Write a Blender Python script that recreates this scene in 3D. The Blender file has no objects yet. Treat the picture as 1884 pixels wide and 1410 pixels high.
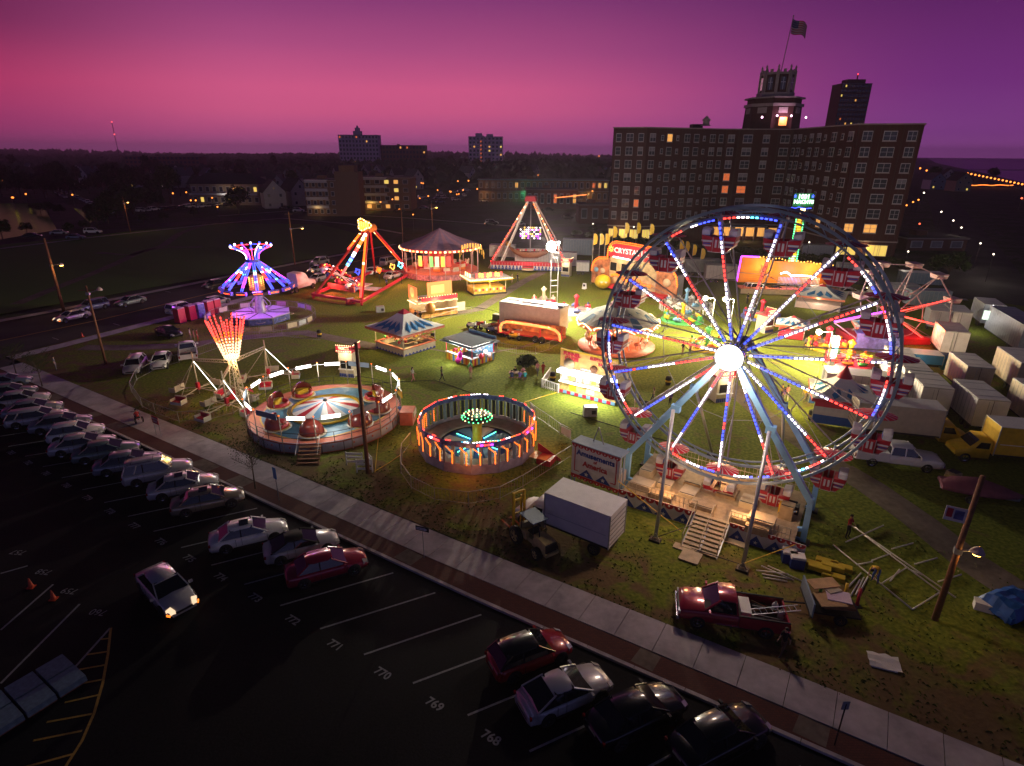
import bpy, math, random
from math import sin, cos, pi, radians as rad
from mathutils import Vector, Matrix, noise
random.seed(7)
SC = bpy.context.scene; COL = SC.collection
# ------------------------------------------------------------------ camera
F0 = 1090.; PIT = rad(21.26); ROLL = rad(0.35); CH = 23.5
cd = bpy.data.cameras.new('camera'); cam = bpy.data.objects.new('camera', cd); COL.objects.link(cam)
cd.sensor_fit = 'HORIZONTAL'; cd.sensor_width = 36.; cd.lens = 36. * F0 / 1884.; cd.clip_end = 40000; cd.clip_start = .5
cam.matrix_world = Matrix.Translation((0, 0, CH)) @ Matrix.Rotation(pi / 2 - PIT, 4, 'X') @ Matrix.Rotation(ROLL, 4, 'Z')
SC.camera = cam
# ------------------------------------------------------------------ world: dusk sky
SC.view_settings.view_transform = 'Standard'; SC.view_settings.look = 'None'
SC.view_settings.exposure = 0; SC.view_settings.gamma = 1
SC.cycles.use_denoising = True; SC.cycles.sample_clamp_indirect = 4; SC.cycles.max_bounces = 5
SC.cycles.diffuse_bounces = 2; SC.cycles.glossy_bounces = 3; SC.cycles.volume_bounces = 0
W = bpy.data.worlds.new('World'); SC.world = W; W.use_nodes = True
nt = W.node_tree; nt.nodes.clear(); N = nt.nodes.new; LK = nt.links.new
def s2l(c): return tuple(((x / 255) / 12.92 if x / 255 <= .04045 else ((x / 255 + .055) / 1.055) ** 2.4) for x in c)
def ramp(nodes, links, src, stops, lin=False):
    r = nodes.new('ShaderNodeValToRGB'); e = r.color_ramp.elements
    while len(e) < len(stops): e.new(.5)
    for k, (p, c) in zip(e, stops): k.position = p; k.color = (*(c if lin else s2l(c)), 1)
    links.new(src, r.inputs[0]); return r.outputs[0]
def math_(nodes, links, op, a, b=None, c=None):
    m = nodes.new('ShaderNodeMath'); m.operation = op
    for i, x in enumerate((a, b, c)):
        if x is None: continue
        if isinstance(x, (int, float)): m.inputs[i].default_value = x
        else: links.new(x, m.inputs[i])
    return m.outputs[0]
tc = N('ShaderNodeTexCoord'); sx = N('ShaderNodeSeparateXYZ'); LK(tc.outputs['Generated'], sx.inputs[0])
wm = lambda op, a, b=None: math_(nt.nodes, nt.links, op, a, b)
el = wm('MULTIPLY', wm('ARCSINE', sx.outputs[2]), 57.2958 / 60.)      # 0..60 degrees -> 0..1
az = wm('MULTIPLY', wm('ARCTAN2', sx.outputs[0], sx.outputs[1]), 57.2958)  # degrees right of the view axis
nz = N('ShaderNodeTexNoise'); nz.inputs['Scale'].default_value = 2.2; nz.inputs['Detail'].default_value = 4
mp = N('ShaderNodeMapping'); mp.inputs['Scale'].default_value = (1, 1, 6); LK(tc.outputs['Generated'], mp.inputs[0]); LK(mp.outputs[0], nz.inputs[0])
el = wm('ADD', el, wm('MULTIPLY', wm('SUBTRACT', nz.outputs[0], .5), .022))
d = 1 / 60.
pink = ramp(nt.nodes, nt.links, el, [(0, (166, 88, 150)), (1.5 * d, (184, 82, 138)), (3.2 * d, (206, 88, 136)), (5.0 * d, (208, 88, 136)),
                                      (8 * d, (172, 74, 128)), (12 * d, (128, 54, 114)), (18 * d, (56, 22, 66)), (30 * d, (18, 20, 42)), (1, (9, 16, 30))])
purp = ramp(nt.nodes, nt.links, el, [(0, (156, 82, 158)), (1.5 * d, (128, 62, 136)), (5 * d, (112, 44, 120)), (9 * d, (98, 36, 104)), (13 * d, (66, 22, 84)),
                                      (20 * d, (30, 16, 52)), (34 * d, (14, 18, 38)), (1, (9, 16, 30))])
leftc = ramp(nt.nodes, nt.links, el, [(0, (134, 58, 112)), (1.5 * d, (150, 50, 104)), (4.5 * d, (168, 46, 96)), (8 * d, (108, 28, 76)), (12 * d, (66, 16, 60)),
                                      (20 * d, (28, 14, 42)), (34 * d, (14, 16, 34)), (1, (9, 16, 30))])
def mr(a, lo, hi):
    m = N('ShaderNodeMapRange'); m.interpolation_type = 'SMOOTHSTEP'; m.inputs[1].default_value = lo; m.inputs[2].default_value = hi
    LK(a, m.inputs[0]); return m.outputs[0]
def mix(f, a, b):
    m = N('ShaderNodeMix'); m.data_type = 'RGBA'; LK(f, m.inputs[0]); LK(a, m.inputs[6]); LK(b, m.inputs[7]); return m.outputs[2]
sky = mix(mr(az, -6, 36), pink, purp)
sky = mix(mr(wm('MULTIPLY', az, -1), 20, 44), sky, leftc)
back = ramp(nt.nodes, nt.links, el, [(0, (88, 80, 126)), (6 * d, (108, 104, 156)), (13 * d, (64, 68, 110)), (22 * d, (22, 28, 48)), (40 * d, (9, 14, 26)), (1, (7, 12, 24))])
sky = mix(mr(wm('ABSOLUTE', az), 70, 120), sky, back)
bg = N('ShaderNodeBackground'); bg.inputs[1].default_value = 1.0; LK(sky, bg.inputs[0])
nsk = N('ShaderNodeTexSky'); nsk.sky_type = 'NISHITA'; nsk.sun_disc = False; nsk.sun_elevation = rad(.3); nsk.sun_rotation = rad(-25)
bg2 = N('ShaderNodeBackground'); bg2.inputs[1].default_value = .0016; LK(nsk.outputs[0], bg2.inputs[0])
ads = N('ShaderNodeAddShader'); LK(bg.outputs[0], ads.inputs[0]); LK(bg2.outputs[0], ads.inputs[1])
wo = N('ShaderNodeOutputWorld'); LK(ads.outputs[0], wo.inputs[0])
sl = bpy.data.lights.new('sun', 'SUN'); sl.energy = .10; sl.angle = rad(14); sl.color = (1, .45, .6)
so = bpy.data.objects.new('sun', sl); COL.objects.link(so); so.rotation_euler = (rad(84), 0, rad(180 + 25))
# ------------------------------------------------------------------ placement helpers
A = rad(-31.97)                                   # heading of the kerb line
def at(u, v, z=0.):                               # the point at height z seen at a pixel of the photograph
    x = u - 942; y = -(v - 705); c, s = cos(ROLL), sin(ROLL)
    x, y = x * c - y * s, x * s + y * c
    r = (x, F0 * cos(PIT) + y * sin(PIT), -F0 * sin(PIT) + y * cos(PIT))
    t = (z - CH) / r[2]; return (r[0] * t, r[1] * t)
def P(a, b): return (a * cos(A) - b * sin(A), a * sin(A) + b * cos(A))   # street frame -> world
def Q(x, y): return (x * cos(A) + y * sin(A), -x * sin(A) + y * cos(A))
# ------------------------------------------------------------------ materials
MT = {}
def M(name, rgb=(.5, .5, .5), rough=.6, metal=0., var=.12, sc=3., bump=0., coat=0., spec=.5, tr=0.):
    if name in MT: return MT[name]
    m = bpy.data.materials.new(name); m.use_nodes = True; t = m.node_tree; b = t.nodes['Principled BSDF']
    b.inputs['Roughness'].default_value = rough; b.inputs['Metallic'].default_value = metal
    b.inputs['Coat Weight'].default_value = coat; b.inputs['Specular IOR Level'].default_value = spec
    b.inputs['Transmission Weight'].default_value = tr
    if var > 0:
        c = t.nodes.new('ShaderNodeTexCoord'); n = t.nodes.new('ShaderNodeTexNoise'); n.inputs['Scale'].default_value = sc; n.inputs['Detail'].default_value = 5
        t.links.new(c.outputs['Object'], n.inputs[0])
        o = ramp(t.nodes, t.links, n.outputs[0], [(.25, tuple(x * (1 - var) for x in rgb)), (.75, tuple(min(1, x * (1 + var)) for x in rgb))], True)
        t.links.new(o, b.inputs['Base Color'])
        if bump:
            bp = t.nodes.new('ShaderNodeBump'); bp.inputs['Strength'].default_value = bump; t.links.new(n.outputs[0], bp.inputs['Height']); t.links.new(bp.outputs[0], b.inputs['Normal'])
    else: b.inputs['Base Color'].default_value = (*rgb, 1)
    MT[name] = m; return m
def E(name, rgb, s, sample=False):
    if name in MT: return MT[name]
    m = bpy.data.materials.new(name); m.use_nodes = True; b = m.node_tree.nodes['Principled BSDF']
    b.inputs['Base Color'].default_value = (*[x * .5 for x in rgb], 1); b.inputs['Emission Color'].default_value = (*rgb, 1); b.inputs['Emission Strength'].default_value = s
    if not sample: m.cycles.emission_sampling = 'NONE'
    MT[name] = m; return m
# ------------------------------------------------------------------ mesh builder
class MB:
    def __init__(s): s.v = []; s.f = []; s.mi = []; s.sm = []; s.ms = []
    def m(s, mat):
        if mat not in s.ms: s.ms.append(mat)
        return s.ms.index(mat)
    def add(s, vs, fs, mat, smooth=False):
        k = len(s.v); s.v += [tuple(p) for p in vs]; i = s.m(mat)
        for f in fs: s.f.append(tuple(k + j for j in f)); s.mi.append(i); s.sm.append(smooth)
        return s
    def box(s, cx, cy, cz, sx, sy, sz, mat, rz=0., tx=1., ty=1.):     # centre, size, turn, taper of the top
        vs = []
        for z, fx, fy in ((-.5, 1, 1), (.5, tx, ty)):
            for x, y in ((-.5, -.5), (.5, -.5), (.5, .5), (-.5, .5)):
                X, Y = x * sx * fx, y * sy * fy; vs.append((cx + X * cos(rz) - Y * sin(rz), cy + X * sin(rz) + Y * cos(rz), cz + z * sz))
        return s.add(vs, [(3, 2, 1, 0), (4, 5, 6, 7), (0, 1, 5, 4), (1, 2, 6, 5), (2, 3, 7, 6), (3, 0, 4, 7)], mat)
    def tube(s, p, q, r, mat, n=6, r1=None, caps=True, smooth=None):
        p = Vector(p); q = Vector(q); r1 = r if r1 is None else r1; d = q - p
        if d.length < 1e-6: return s
        d.normalize(); u = d.cross(Vector((0, 0, 1)) if abs(d.z) < .95 else Vector((1, 0, 0))).normalized(); w = d.cross(u)
        o = pi / 4 if n == 4 else 0
        vs = [c + (u * cos(2 * pi * i / n + o) + w * sin(2 * pi * i / n + o)) * rr for c, rr in ((p, r), (q, r1)) for i in range(n)]
        fs = [(i, (i + 1) % n, n + (i + 1) % n, n + i) for i in range(n)]
        if caps: fs += [tuple(range(n - 1, -1, -1)), tuple(range(n, 2 * n))]
        return s.add(vs, fs, mat, (n > 5) if smooth is None else smooth)
    def path(s, pts, r, mat, n=6, closed=False):
        for a, b in zip(pts, pts[1:] + ([pts[0]] if closed else [])): s.tube(a, b, r, mat, n)
        return s
    def lathe(s, prof, mat, n=20, c=(0, 0, 0), a0=0., a1=2 * pi, smooth=True, axis='z'):
        full = abs(a1 - a0 - 2 * pi) < 1e-6; k = n if full else n + 1; vs = []
        for r, z in prof:
            for i in range(k):
                t = a0 + (a1 - a0) * i / n; x, y = r * cos(t), r * sin(t)
                vs.append((c[0] + x, c[1] + y, c[2] + z) if axis == 'z' else (c[0] + x, c[1] + z, c[2] + y) if axis == 'y' else (c[0] + z, c[1] + x, c[2] + y))
        fs = []
        for j in range(len(prof) - 1):
            for i in range(n):
                i2 = (i + 1) % k; fs.append((j * k + i, j * k + i2, (j + 1) * k + i2, (j + 1) * k + i))
        return s.add(vs, fs, mat, smooth)
    def prism(s, poly, z0, z1, mat, plane='xy', side=None):
        n = len(poly)
        g = {'xy': lambda a, b, c: (a, b, c), 'xz': lambda a, b, c: (a, c, b), 'yz': lambda a, b, c: (c, a, b)}[plane]
        vs = [g(x, y, z0) for x, y in poly] + [g(x, y, z1) for x, y in poly]
        s.add(vs, [tuple(range(n - 1, -1, -1)), tuple(range(n, 2 * n))], mat)
        return s.add(vs, [(i, (i + 1) % n, n + (i + 1) % n, n + i) for i in range(n)], side or mat)
    def sph(s, c, r, mat, n=8, k=5, sz=1.):
        pr = [(r * sin(pi * j / k) + 1e-4, -r * cos(pi * j / k) * sz) for j in range(k + 1)]
        return s.lathe(pr, mat, n, c)
    def loft(s, st, mat, smooth=True, caps=True):
        n = len(st[0]); vs = [p for q in st for p in q]; fs = []
        for j in range(len(st) - 1):
            for i in range(n - 1): fs.append((j * n + i, j * n + i + 1, (j + 1) * n + i + 1, (j + 1) * n + i))
            fs.append((j * n + n - 1, j * n, (j + 1) * n, (j + 1) * n + n - 1))
        s.add(vs, fs, mat, smooth)
        if caps: s.add(st[0], [tuple(range(n))], mat); s.add(st[-1], [tuple(range(n - 1, -1, -1))], mat)
        return s
    def quad(s, a, b, c, d, mat): return s.add([a, b, c, d], [(0, 1, 2, 3)], mat)
    def xf(s, fn): s.v = [tuple(fn(*p)) for p in s.v]; return s
    def mesh(s, name):
        me = bpy.data.meshes.new(name); me.from_pydata(s.v, [], s.f)
        for m in s.ms: me.materials.append(m)
        me.polygons.foreach_set('material_index', s.mi); me.polygons.foreach_set('use_smooth', s.sm); me.update(); return me
    def obj(s, name, parent=None, label=None, loc=None, rz=0.):
        o = bpy.data.objects.new(name, s.mesh(name)); COL.objects.link(o)
        if parent: o.parent = parent
        if label: o['label'] = label
        if loc: o.location = loc
        if rz: o.rotation_euler = (0, 0, rz)
        return o
def tag(o, label, cat, group=None, kind=None):
    if label: o['label'] = label
    if cat: o['category'] = cat
    if group: o['group'] = group
    if kind: o['kind'] = kind
    return o
def thing(name, label, cat, xy, z=0., rz=A, group=None):
    o = bpy.data.objects.new(name, None); COL.objects.link(o); o.empty_display_size = .2
    o.location = (xy[0], xy[1], z); o.rotation_euler = (0, 0, rz); return tag(o, label, cat, group)
KIDS = {}
def dup(root, xy, rz, z=0., label=None, sc=None):
    def cp(o, par):
        c = o.copy(); COL.objects.link(c)
        if par: c.parent = par
        for k in list(o.children): cp(k, c)
        return c
    r = cp(root, None); r.location = (xy[0], xy[1], z); r.rotation_euler = (0, 0, rz)
    if sc: r.scale = sc
    if label: r['label'] = label
    return r
def struct(name, mb, z=None):
    o = mb.obj(name); o['kind'] = 'structure'; return o
def text(s, size, mat, parent, loc, rot=(pi / 2, 0, 0), name='lettering', ext=.012, al='CENTER', bold=0., sx=1.):
    c = bpy.data.curves.new(name, 'FONT'); c.body = s; c.size = size; c.extrude = ext; c.align_x = al; c.align_y = 'CENTER'; c.offset = bold; c.resolution_u = 3
    tmp = bpy.data.objects.new('tmp', c); me = bpy.data.meshes.new_from_object(tmp); me.name = name; bpy.data.objects.remove(tmp); bpy.data.curves.remove(c)
    if not me.materials: me.materials.append(mat)
    me.materials[0] = mat; o = bpy.data.objects.new(name, me); COL.objects.link(o); o.location = loc; o.rotation_euler = rot; o.scale = (sx, 1, 1)
    if parent: o.parent = parent
    return o
def plight(name, parent, loc, w, col=(1, .75, .45), r=.35, kind='POINT'):
    w *= {'floodlight_beam': 6.2, 'globe_light': 4, 'neon_glow': 3.5, 'facade_lamp': .9, 'hub_glow': 5, 'cone_glow': 2, 'tube_glow': 3, 'headlight_beam': .06, 'deck_lamp': 1.1, 'counter_lamp': 1.1, 'strip_glow': 1, 'board_lamp': .7, 'panel_glow': 3.6, 'lamp_light': 3, 'arm_glow': 3, 'leg_glow': 2.8, 'crown_glow': 3, 'awning_glow': 2.2}.get(name, 2.0)
    l = bpy.data.lights.new(name, kind); l.energy = w; l.color = col; l.shadow_soft_size = r
    o = bpy.data.objects.new(name, l); COL.objects.link(o); o.location = loc
    if parent: o.parent = parent
    return o
# common materials
steel = M('galvanised_steel', (.42, .44, .46), .4, .6, .15, 8); dark = M('dark_metal', (.035, .035, .04), .5, .5, .2)
black = M('black_rubber', (.012, .012, .013), .8, 0, .2, 10); white = M('white_paint', (.72, .71, .70), .45, 0, .08, 2)
red = M('red_paint', (.45, .015, .03), .4, 0, .15); blue = M('blue_paint', (.05, .22, .50), .4, 0, .12, 2)
navy = M('navy_paint', (.02, .05, .28), .5, 0, .12); yellow = M('yellow_paint', (.65, .42, .02), .45, 0, .15)
glass = M('dark_glass', (.012, .014, .018), .06, 0, 0, coat=.6); wood = M('weathered_wood', (.20, .085, .04), .75, 0, .35, 6, .3)
chrome = M('chrome', (.7, .7, .72), .15, 1, 0); green = M('green_paint', (.05, .32, .08), .5); orangep = M('orange_paint', (.6, .14, .02), .5)
EW = E('white_led', (1, .86, .95), 5); ER = E('red_led', (1, .04, .03), 5); EB = E('blue_led', (.05, .08, 1), 4); EO = E('orange_led', (1, .17, .015), 2.6)
EWW = E('warm_bulb', (1, .66, .32), 5); EP = E('purple_led', (.6, .06, 1), 4); EG = E('green_led', (.1, 1, .3), 5); EY = E('yellow_bulb', (1, .5, .08), 3.2)
ET = E('tube_light', (1, .95, .9), 5); EC = E('cyan_led', (.1, .7, 1), 6)
# ================================================================== SETTING
def mat_nodes(name):
    m = bpy.data.materials.new(name); m.use_nodes = True; return m, m.node_tree, m.node_tree.nodes['Principled BSDF']
def noise_node(t, scale, det=6, dist=0., vec=None):
    c = t.nodes.new('ShaderNodeTexCoord'); n = t.nodes.new('ShaderNodeTexNoise'); n.inputs['Scale'].default_value = scale; n.inputs['Detail'].default_value = det
    n.inputs['Distortion'].default_value = dist; t.links.new(c.outputs['Object'], n.inputs[0]); return n.outputs[0]
def mixc(t, f, a, b, blend='MIX'):
    m = t.nodes.new('ShaderNodeMix'); m.data_type = 'RGBA'; m.blend_type = blend
    for i, x in ((0, f), (6, a), (7, b)):
        if isinstance(x, (int, float)): m.inputs[i].default_value = x
        elif isinstance(x, tuple): m.inputs[i].default_value = (*x, 1)
        else: t.links.new(x, m.inputs[i])
    return m.outputs[2]
def bump(t, b, h, s=.5, d=.1):
    n = t.nodes.new('ShaderNodeBump'); n.inputs['Strength'].default_value = s; n.inputs['Distance'].default_value = d; t.links.new(h, n.inputs['Height']); t.links.new(n.outputs[0], b.inputs['Normal'])
def lawn_mat(name, g1, g2, dirt, dlo, dhi, edge_=0):
    m, t, b = mat_nodes(name); n1 = noise_node(t, .35, 8, 1.6); n2 = noise_node(t, 4, 9); n3 = noise_node(t, .09, 5, .3)
    g = ramp(t.nodes, t.links, n2, [(.3, g1), (.7, g2)], True)
    f = ramp(t.nodes, t.links, math_(t.nodes, t.links, 'ADD', math_(t.nodes, t.links, 'MULTIPLY', n1, .6), math_(t.nodes, t.links, 'MULTIPLY', n3, .4)), [(dlo, (0, 0, 0)), (dhi, (1, 1, 1))], True)
    if edge_:
        c = t.nodes.new('ShaderNodeTexCoord'); x = t.nodes.new('ShaderNodeSeparateXYZ'); t.links.new(c.outputs['Object'], x.inputs[0]); mm = lambda o, a, b_: math_(t.nodes, t.links, o, a, b_)
        bb = mm('ADD', mm('MULTIPLY', x.outputs[0], .5295), mm('MULTIPLY', x.outputs[1], .848)); e_ = t.nodes.new('ShaderNodeMapRange'); e_.inputs[1].default_value = 25; e_.inputs[2].default_value = 36; e_.inputs[3].default_value = .17; e_.inputs[4].default_value = 0; t.links.new(bb, e_.inputs[0])
        f = ramp(t.nodes, t.links, mm('ADD', e_.outputs[0], mm('ADD', mm('MULTIPLY', n1, .62), mm('MULTIPLY', n3, .38))), [(dlo, (0, 0, 0)), (dhi, (1, 1, 1))], True)
    t.links.new(mixc(t, f, g, mixc(t, n2, tuple(x * .6 for x in dirt), tuple(x * 1.3 for x in dirt))), b.inputs['Base Color'])
    b.inputs['Roughness'].default_value = .95; b.inputs['Specular IOR Level'].default_value = .1; bump(t, b, n2, .6, .06); return m
lawn = lawn_mat('midway_lawn', (.075, .105, .014), (.21, .245, .035), (.17, .115, .06), .545, .66, 1)
parkl = lawn_mat('park_lawn', (.08, .16, .04), (.14, .24, .06), (.16, .12, .09), .6, .72)
groundm = lawn_mat('town_ground', (.04, .06, .03), (.07, .09, .045), (.11, .10, .10), .45, .6)
def stone_mat(name, c1, c2, sc, rough=.85, big=.25):
    m, t, b = mat_nodes(name); n = noise_node(t, sc, 8); n2 = noise_node(t, big, 4, .4)
    c = ramp(t.nodes, t.links, n, [(.3, c1), (.7, c2)], True)
    t.links.new(mixc(t, .35, c, ramp(t.nodes, t.links, n2, [(.35, tuple(x * .6 for x in c1)), (.65, tuple(x * 1.3 for x in c2))], True)), b.inputs['Base Color'])
    b.inputs['Roughness'].default_value = rough; b.inputs['Specular IOR Level'].default_value = .15; bump(t, b, n, .3, .02); return m
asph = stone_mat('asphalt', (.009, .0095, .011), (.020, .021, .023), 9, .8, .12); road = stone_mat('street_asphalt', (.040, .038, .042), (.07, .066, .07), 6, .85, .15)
conc = stone_mat('concrete', (.40, .36, .38), (.54, .48, .51), 3, .9, .6); dirtm = stone_mat('packed_dirt', (.12, .095, .08), (.22, .18, .15), 2.5, .95, .4)
def brick_mat(name, c1, c2, mort, scale, bw=.5, rh=.25, vec='Object', rough=.9):
    m, t, b = mat_nodes(name); c = t.nodes.new('ShaderNodeTexCoord'); k = t.nodes.new('ShaderNodeTexBrick')
    t.links.new(c.outputs[vec], k.inputs[0]); k.inputs['Scale'].default_value = scale; k.inputs['Color1'].default_value = (*c1, 1); k.inputs['Color2'].default_value = (*c2, 1); k.inputs['Mortar'].default_value = (*mort, 1)
    k.inputs['Brick Width'].default_value = bw; k.inputs['Row Height'].default_value = rh; k.inputs['Mortar Size'].default_value = .02
    n = noise_node(t, .6, 5); t.links.new(mixc(t, .5, k.outputs[0], mixc(t, n, tuple(x * .5 for x in c1), c2), 'MIX'), b.inputs['Base Color']); b.inputs['Roughness'].default_value = rough; return m
paver = brick_mat('paver_brick', (.16, .05, .035), (.10, .035, .03), (.03, .02, .02), 2.2)
line = M('road_paint', (.30, .31, .33), .7, 0, .3, 9); yline = M('yellow_road_paint', (.5, .30, .05), .7, 0, .3, 9)
def water_mat(name, rgb, bs, rough=.08, s=.25):
    m, t, b = mat_nodes(name); b.inputs['Base Color'].default_value = (*rgb, 1); b.inputs['Roughness'].default_value = rough; bump(t, b, noise_node(t, bs, 4), s, .2); return m
def sheet(name, ptsab, z, mat, world=False):
    b = MB(); pts = [(p if world else P(*p)) for p in ptsab]; b.add([(x, y, z) for x, y in pts], [tuple(range(len(pts)))], mat); o = struct(name, b)
    return o
def ribbon(b, pts, w, z, mat):
    L = []; n = len(pts)
    for i, p in enumerate(pts):
        q = Vector(pts[min(i + 1, n - 1)]) - Vector(pts[max(i - 1, 0)]); q.normalize(); L.append((p, (-q.y, q.x)))
    ws = w if isinstance(w, list) else [w] * n
    vs = []
    for (p, k), ww in zip(L, ws): vs += [(p[0] + k[0] * ww / 2, p[1] + k[1] * ww / 2, z), (p[0] - k[0] * ww / 2, p[1] - k[1] * ww / 2, z)]
    b.add(vs, [(2 * i, 2 * i + 1, 2 * i + 3, 2 * i + 2) for i in range(n - 1)], mat)
g = MB(); RR = 7000; g.add([(RR * cos(2 * pi * i / 48), RR * sin(2 * pi * i / 48), -.20) for i in range(48)], [tuple(range(48))], groundm); struct('ground', g)
sheet('fairground_lawn', [(-88.5, 25.4), (30, 25.6), (22, 128), (-50, 140), (-94, 128), (-92.5, 60)], 0, lawn)
sheet('park_lawn', [(-113, 24), (-113.5, 70), (-116, 124), (-168, 143), (-200, 125), (-199, 60), (-190, 0), (-140, -30)], .0, parkl)
# the parking lot, its kerb and the brick strip
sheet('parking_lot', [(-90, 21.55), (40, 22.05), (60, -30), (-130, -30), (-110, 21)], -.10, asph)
kb = MB()
for i in range(43):
    a0 = -84 + i * 2.5; a1 = a0 + 2.47; k = lambda a: 21.58 + max(0, a + 16) * .022
    kb.prism([P(a0, k(a0)), P(a1, k(a1)), P(a1, k(a1) + .2), P(a0, k(a0) + .2)], -.1, .045, conc)
struct('kerb', kb)
kf = lambda a: max(0, a + 20) * .019
sheet('brick_strip', [(-84, 21.78), (-16, 21.78), (25, 22.55), (25, 23.75), (-16, 23.1), (-84, 23.02)], .03, paver)
sw = MB(); a = -84.
while a < 24:                                              # sidewalk flags with open joints
    a2 = a + 2.05; k0, k1 = kf(a), kf(a2)
    sw.prism([P(a, 23.05 + k0), P(a2 - .03, 23.05 + k1), P(a2 - .03, 25.35 + k1 * .7), P(a, 25.35 + k0 * .7)], -.05, .05 + random.uniform(-.004, .004), conc); a = a2
struct('sidewalk', sw)
pt = MB()                                                  # dirt patches in the brick strip (tree pits)
for a, w in ((-69, 2.4), (-56.5, 2.2), (-43, 2.6), (-38.4, 2), (-21.5, 1.5), (-6.2, 1.2), (1.3, 1.4), (9, 1.4), (-61, 1.5)):
    pt.add([(*P(a + dx, 22.45 + kf(a) + dy), .036) for dx, dy in ((-w / 2, -.55), (w / 2 * .9, -.6), (w / 2, .5), (-w / 2 * .8, .55))], [(0, 1, 2, 3)], dirtm)
struct('tree_pit_soil', pt)
pm = MB(); sd = (3.4 / 6.38, 5.4 / 6.38)
for i in range(-6, 21):                                    # stall lines
    a0 = -11.89 - 3.222 * i; p = P(a0, 15.46); q = P(a0 + 3.4, 20.9); ribbon(pm, [p, q], .11, -.094, line)
# the near-left group of stalls
lft = [((0, 1053), (50, 1039)), ((0, 1157), (97, 1073)), ((0, 1255), (146, 1109)), ((110, 1255), (202, 1153))]
for p, q in lft: ribbon(pm, [at(*p), at(*q)], .12, -.094, line)
struct('parking_lines', pm)
ym = MB(); ribbon(ym, [at(*p) for p in ((203, 1153), (198, 1200), (188, 1255), (172, 1310), (150, 1360), (118, 1410))], .12, -.094, yline)
for p, q in (((184, 1174), (201, 1172)), ((160, 1202), (199, 1196)), ((136, 1231), (193, 1221)), ((112, 1262), (186, 1248)), ((118, 1290), (181, 1276)), ((85, 1326), (168, 1311)), ((60, 1360), (150, 1342)), ((40, 1410), (132, 1385))): ribbon(ym, [at(*p), at(*q)], .10, -.092, yline)
struct('hatched_marking', ym)
nums = [(768, -10.39), (769, -13.5), (770, -16.73), (771, -20.03), (772, -23.3), (773, -26.5), (774, -29.75), (775, -32.97), (776, -36.15), (777, -39.4), (778, -42.6), (779, -45.8), (780, -49.0), (781, -52.3), (767, -7.15), (782, -55.5), (783, -58.7)]
for n, a in nums:
    p = P(a, 15.1); o = text(str(n), .60, line, None, (p[0], p[1], -.093), (0, 0, A), 'stall_number', 0, bold=.015); o['kind'] = 'structure'
for n, (u, v) in ((757, (33, 1014)), (758, (80, 1050)), (759, (127, 1085)), (760, (180, 1124))):
    p = at(u, v); o = text(str(n), .62, line, None, (p[0], p[1], -.093), (0, 0, A + rad(205)), 'stall_number', 0); o['kind'] = 'structure'
# cross street, far street and roads
def pp(*L): return [at(*p) for p in L]
rd = MB(); cx = [(-99.5, -30), (-98, 20), (-98.5, 45), (-101.5, 70), (-104, 95), (-106, 125), (-107, 133)]
ribbon(rd, [P(*p) for p in cx], [17, 17, 17.5, 17.5, 16, 14, 13], -.055, road); struct('cross_street', rd)
sheet('street_apron', [(-90, 21.5), (-84, 21.6), (-84, 23.05), (-88.2, 28), (-90.5, 28), (-92, 20)], -.05, road)
sk = MB(); ribbon(sk, [P(*p) for p in ((-87.2, 25.3), (-87.6, 31), (-89, 42), (-91, 60), (-93.6, 85), (-96, 118))], 2.0, .05, conc)
ribbon(sk, [P(*p) for p in ((-108.6, 10), (-108.4, 35), (-109.2, 50), (-111.2, 75), (-112.8, 100), (-114, 122))], 1.6, .05, conc); struct('street_sidewalk', sk)
yl = MB(); ribbon(yl, [P(*p) for p in ((-97.0, 0), (-97, 27), (-97.3, 40), (-100.3, 60), (-102.5, 85), (-104.5, 120))], .28, -.048, yline)
for a, b in ((-92.6, 40), (-94, 50), (-95, 60), (-106.5, 47), (-107.6, 56), (-108.6, 66), (-92, 32)): ribbon(yl, [P(a - .9, b), P(a + .9, b)], .14, -.047, line)
struct('centre_line', yl)
fr = MB(); ribbon(fr, pp((-60, 452), (0, 449), (120, 436), (250, 418), (400, 406), (520, 397), (620, 404), (740, 412), (860, 420), (960, 408), (1060, 395), (1120, 385)), [9, 9, 10, 11, 13, 18, 22, 20, 16, 14, 12, 12], -.05, road)
ribbon(fr, pp((820, 452), (920, 432), (1040, 420), (1130, 446), (1250, 492), (1420, 528), (1640, 545), (1884, 560)), [12, 13, 13, 12, 12, 13, 13, 13], -.045, road)
ribbon(fr, pp((140, 420), (110, 385), (85, 362), (60, 345)), 10, -.05, road); ribbon(fr, pp((1830, 560), (1780, 450), (1740, 380), (1712, 340), (1700, 318)), [15, 14, 13, 12, 12], -.05, road); struct('far_roads', fr)
fs = MB(); ribbon(fs, pp((0, 458), (180, 436), (400, 412), (520, 402), (640, 412), (740, 430)), 1.6, .04, conc); ribbon(fs, pp((400, 398), (540, 388), (650, 396), (760, 402), (960, 418)), 1.6, .04, conc); ribbon(fs, pp((1140, 470), (1260, 508), (1400, 520), (1560, 534), (1700, 546), (1780, 552)), 1.5, .04, conc); struct('far_pavement', fs)
dp = MB()
ribbon(dp, pp((30, 560), (90, 535), (160, 508), (220, 482), (260, 462), (310, 455), (370, 455)), 2, .012, dirtm)
ribbon(dp, pp((180, 465), (240, 470), (300, 452), (330, 430), (380, 412)), 2.2, .012, dirtm)
ribbon(dp, pp((1545, 862), (1600, 895), (1690, 958), (1780, 1030), (1884, 1098)), 2.6, .014, dirtm)
ribbon(dp, pp((150, 640), (240, 640), (340, 636), (440, 622), (560, 612), (700, 640)), 2.2, .012, dirtm)
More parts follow.
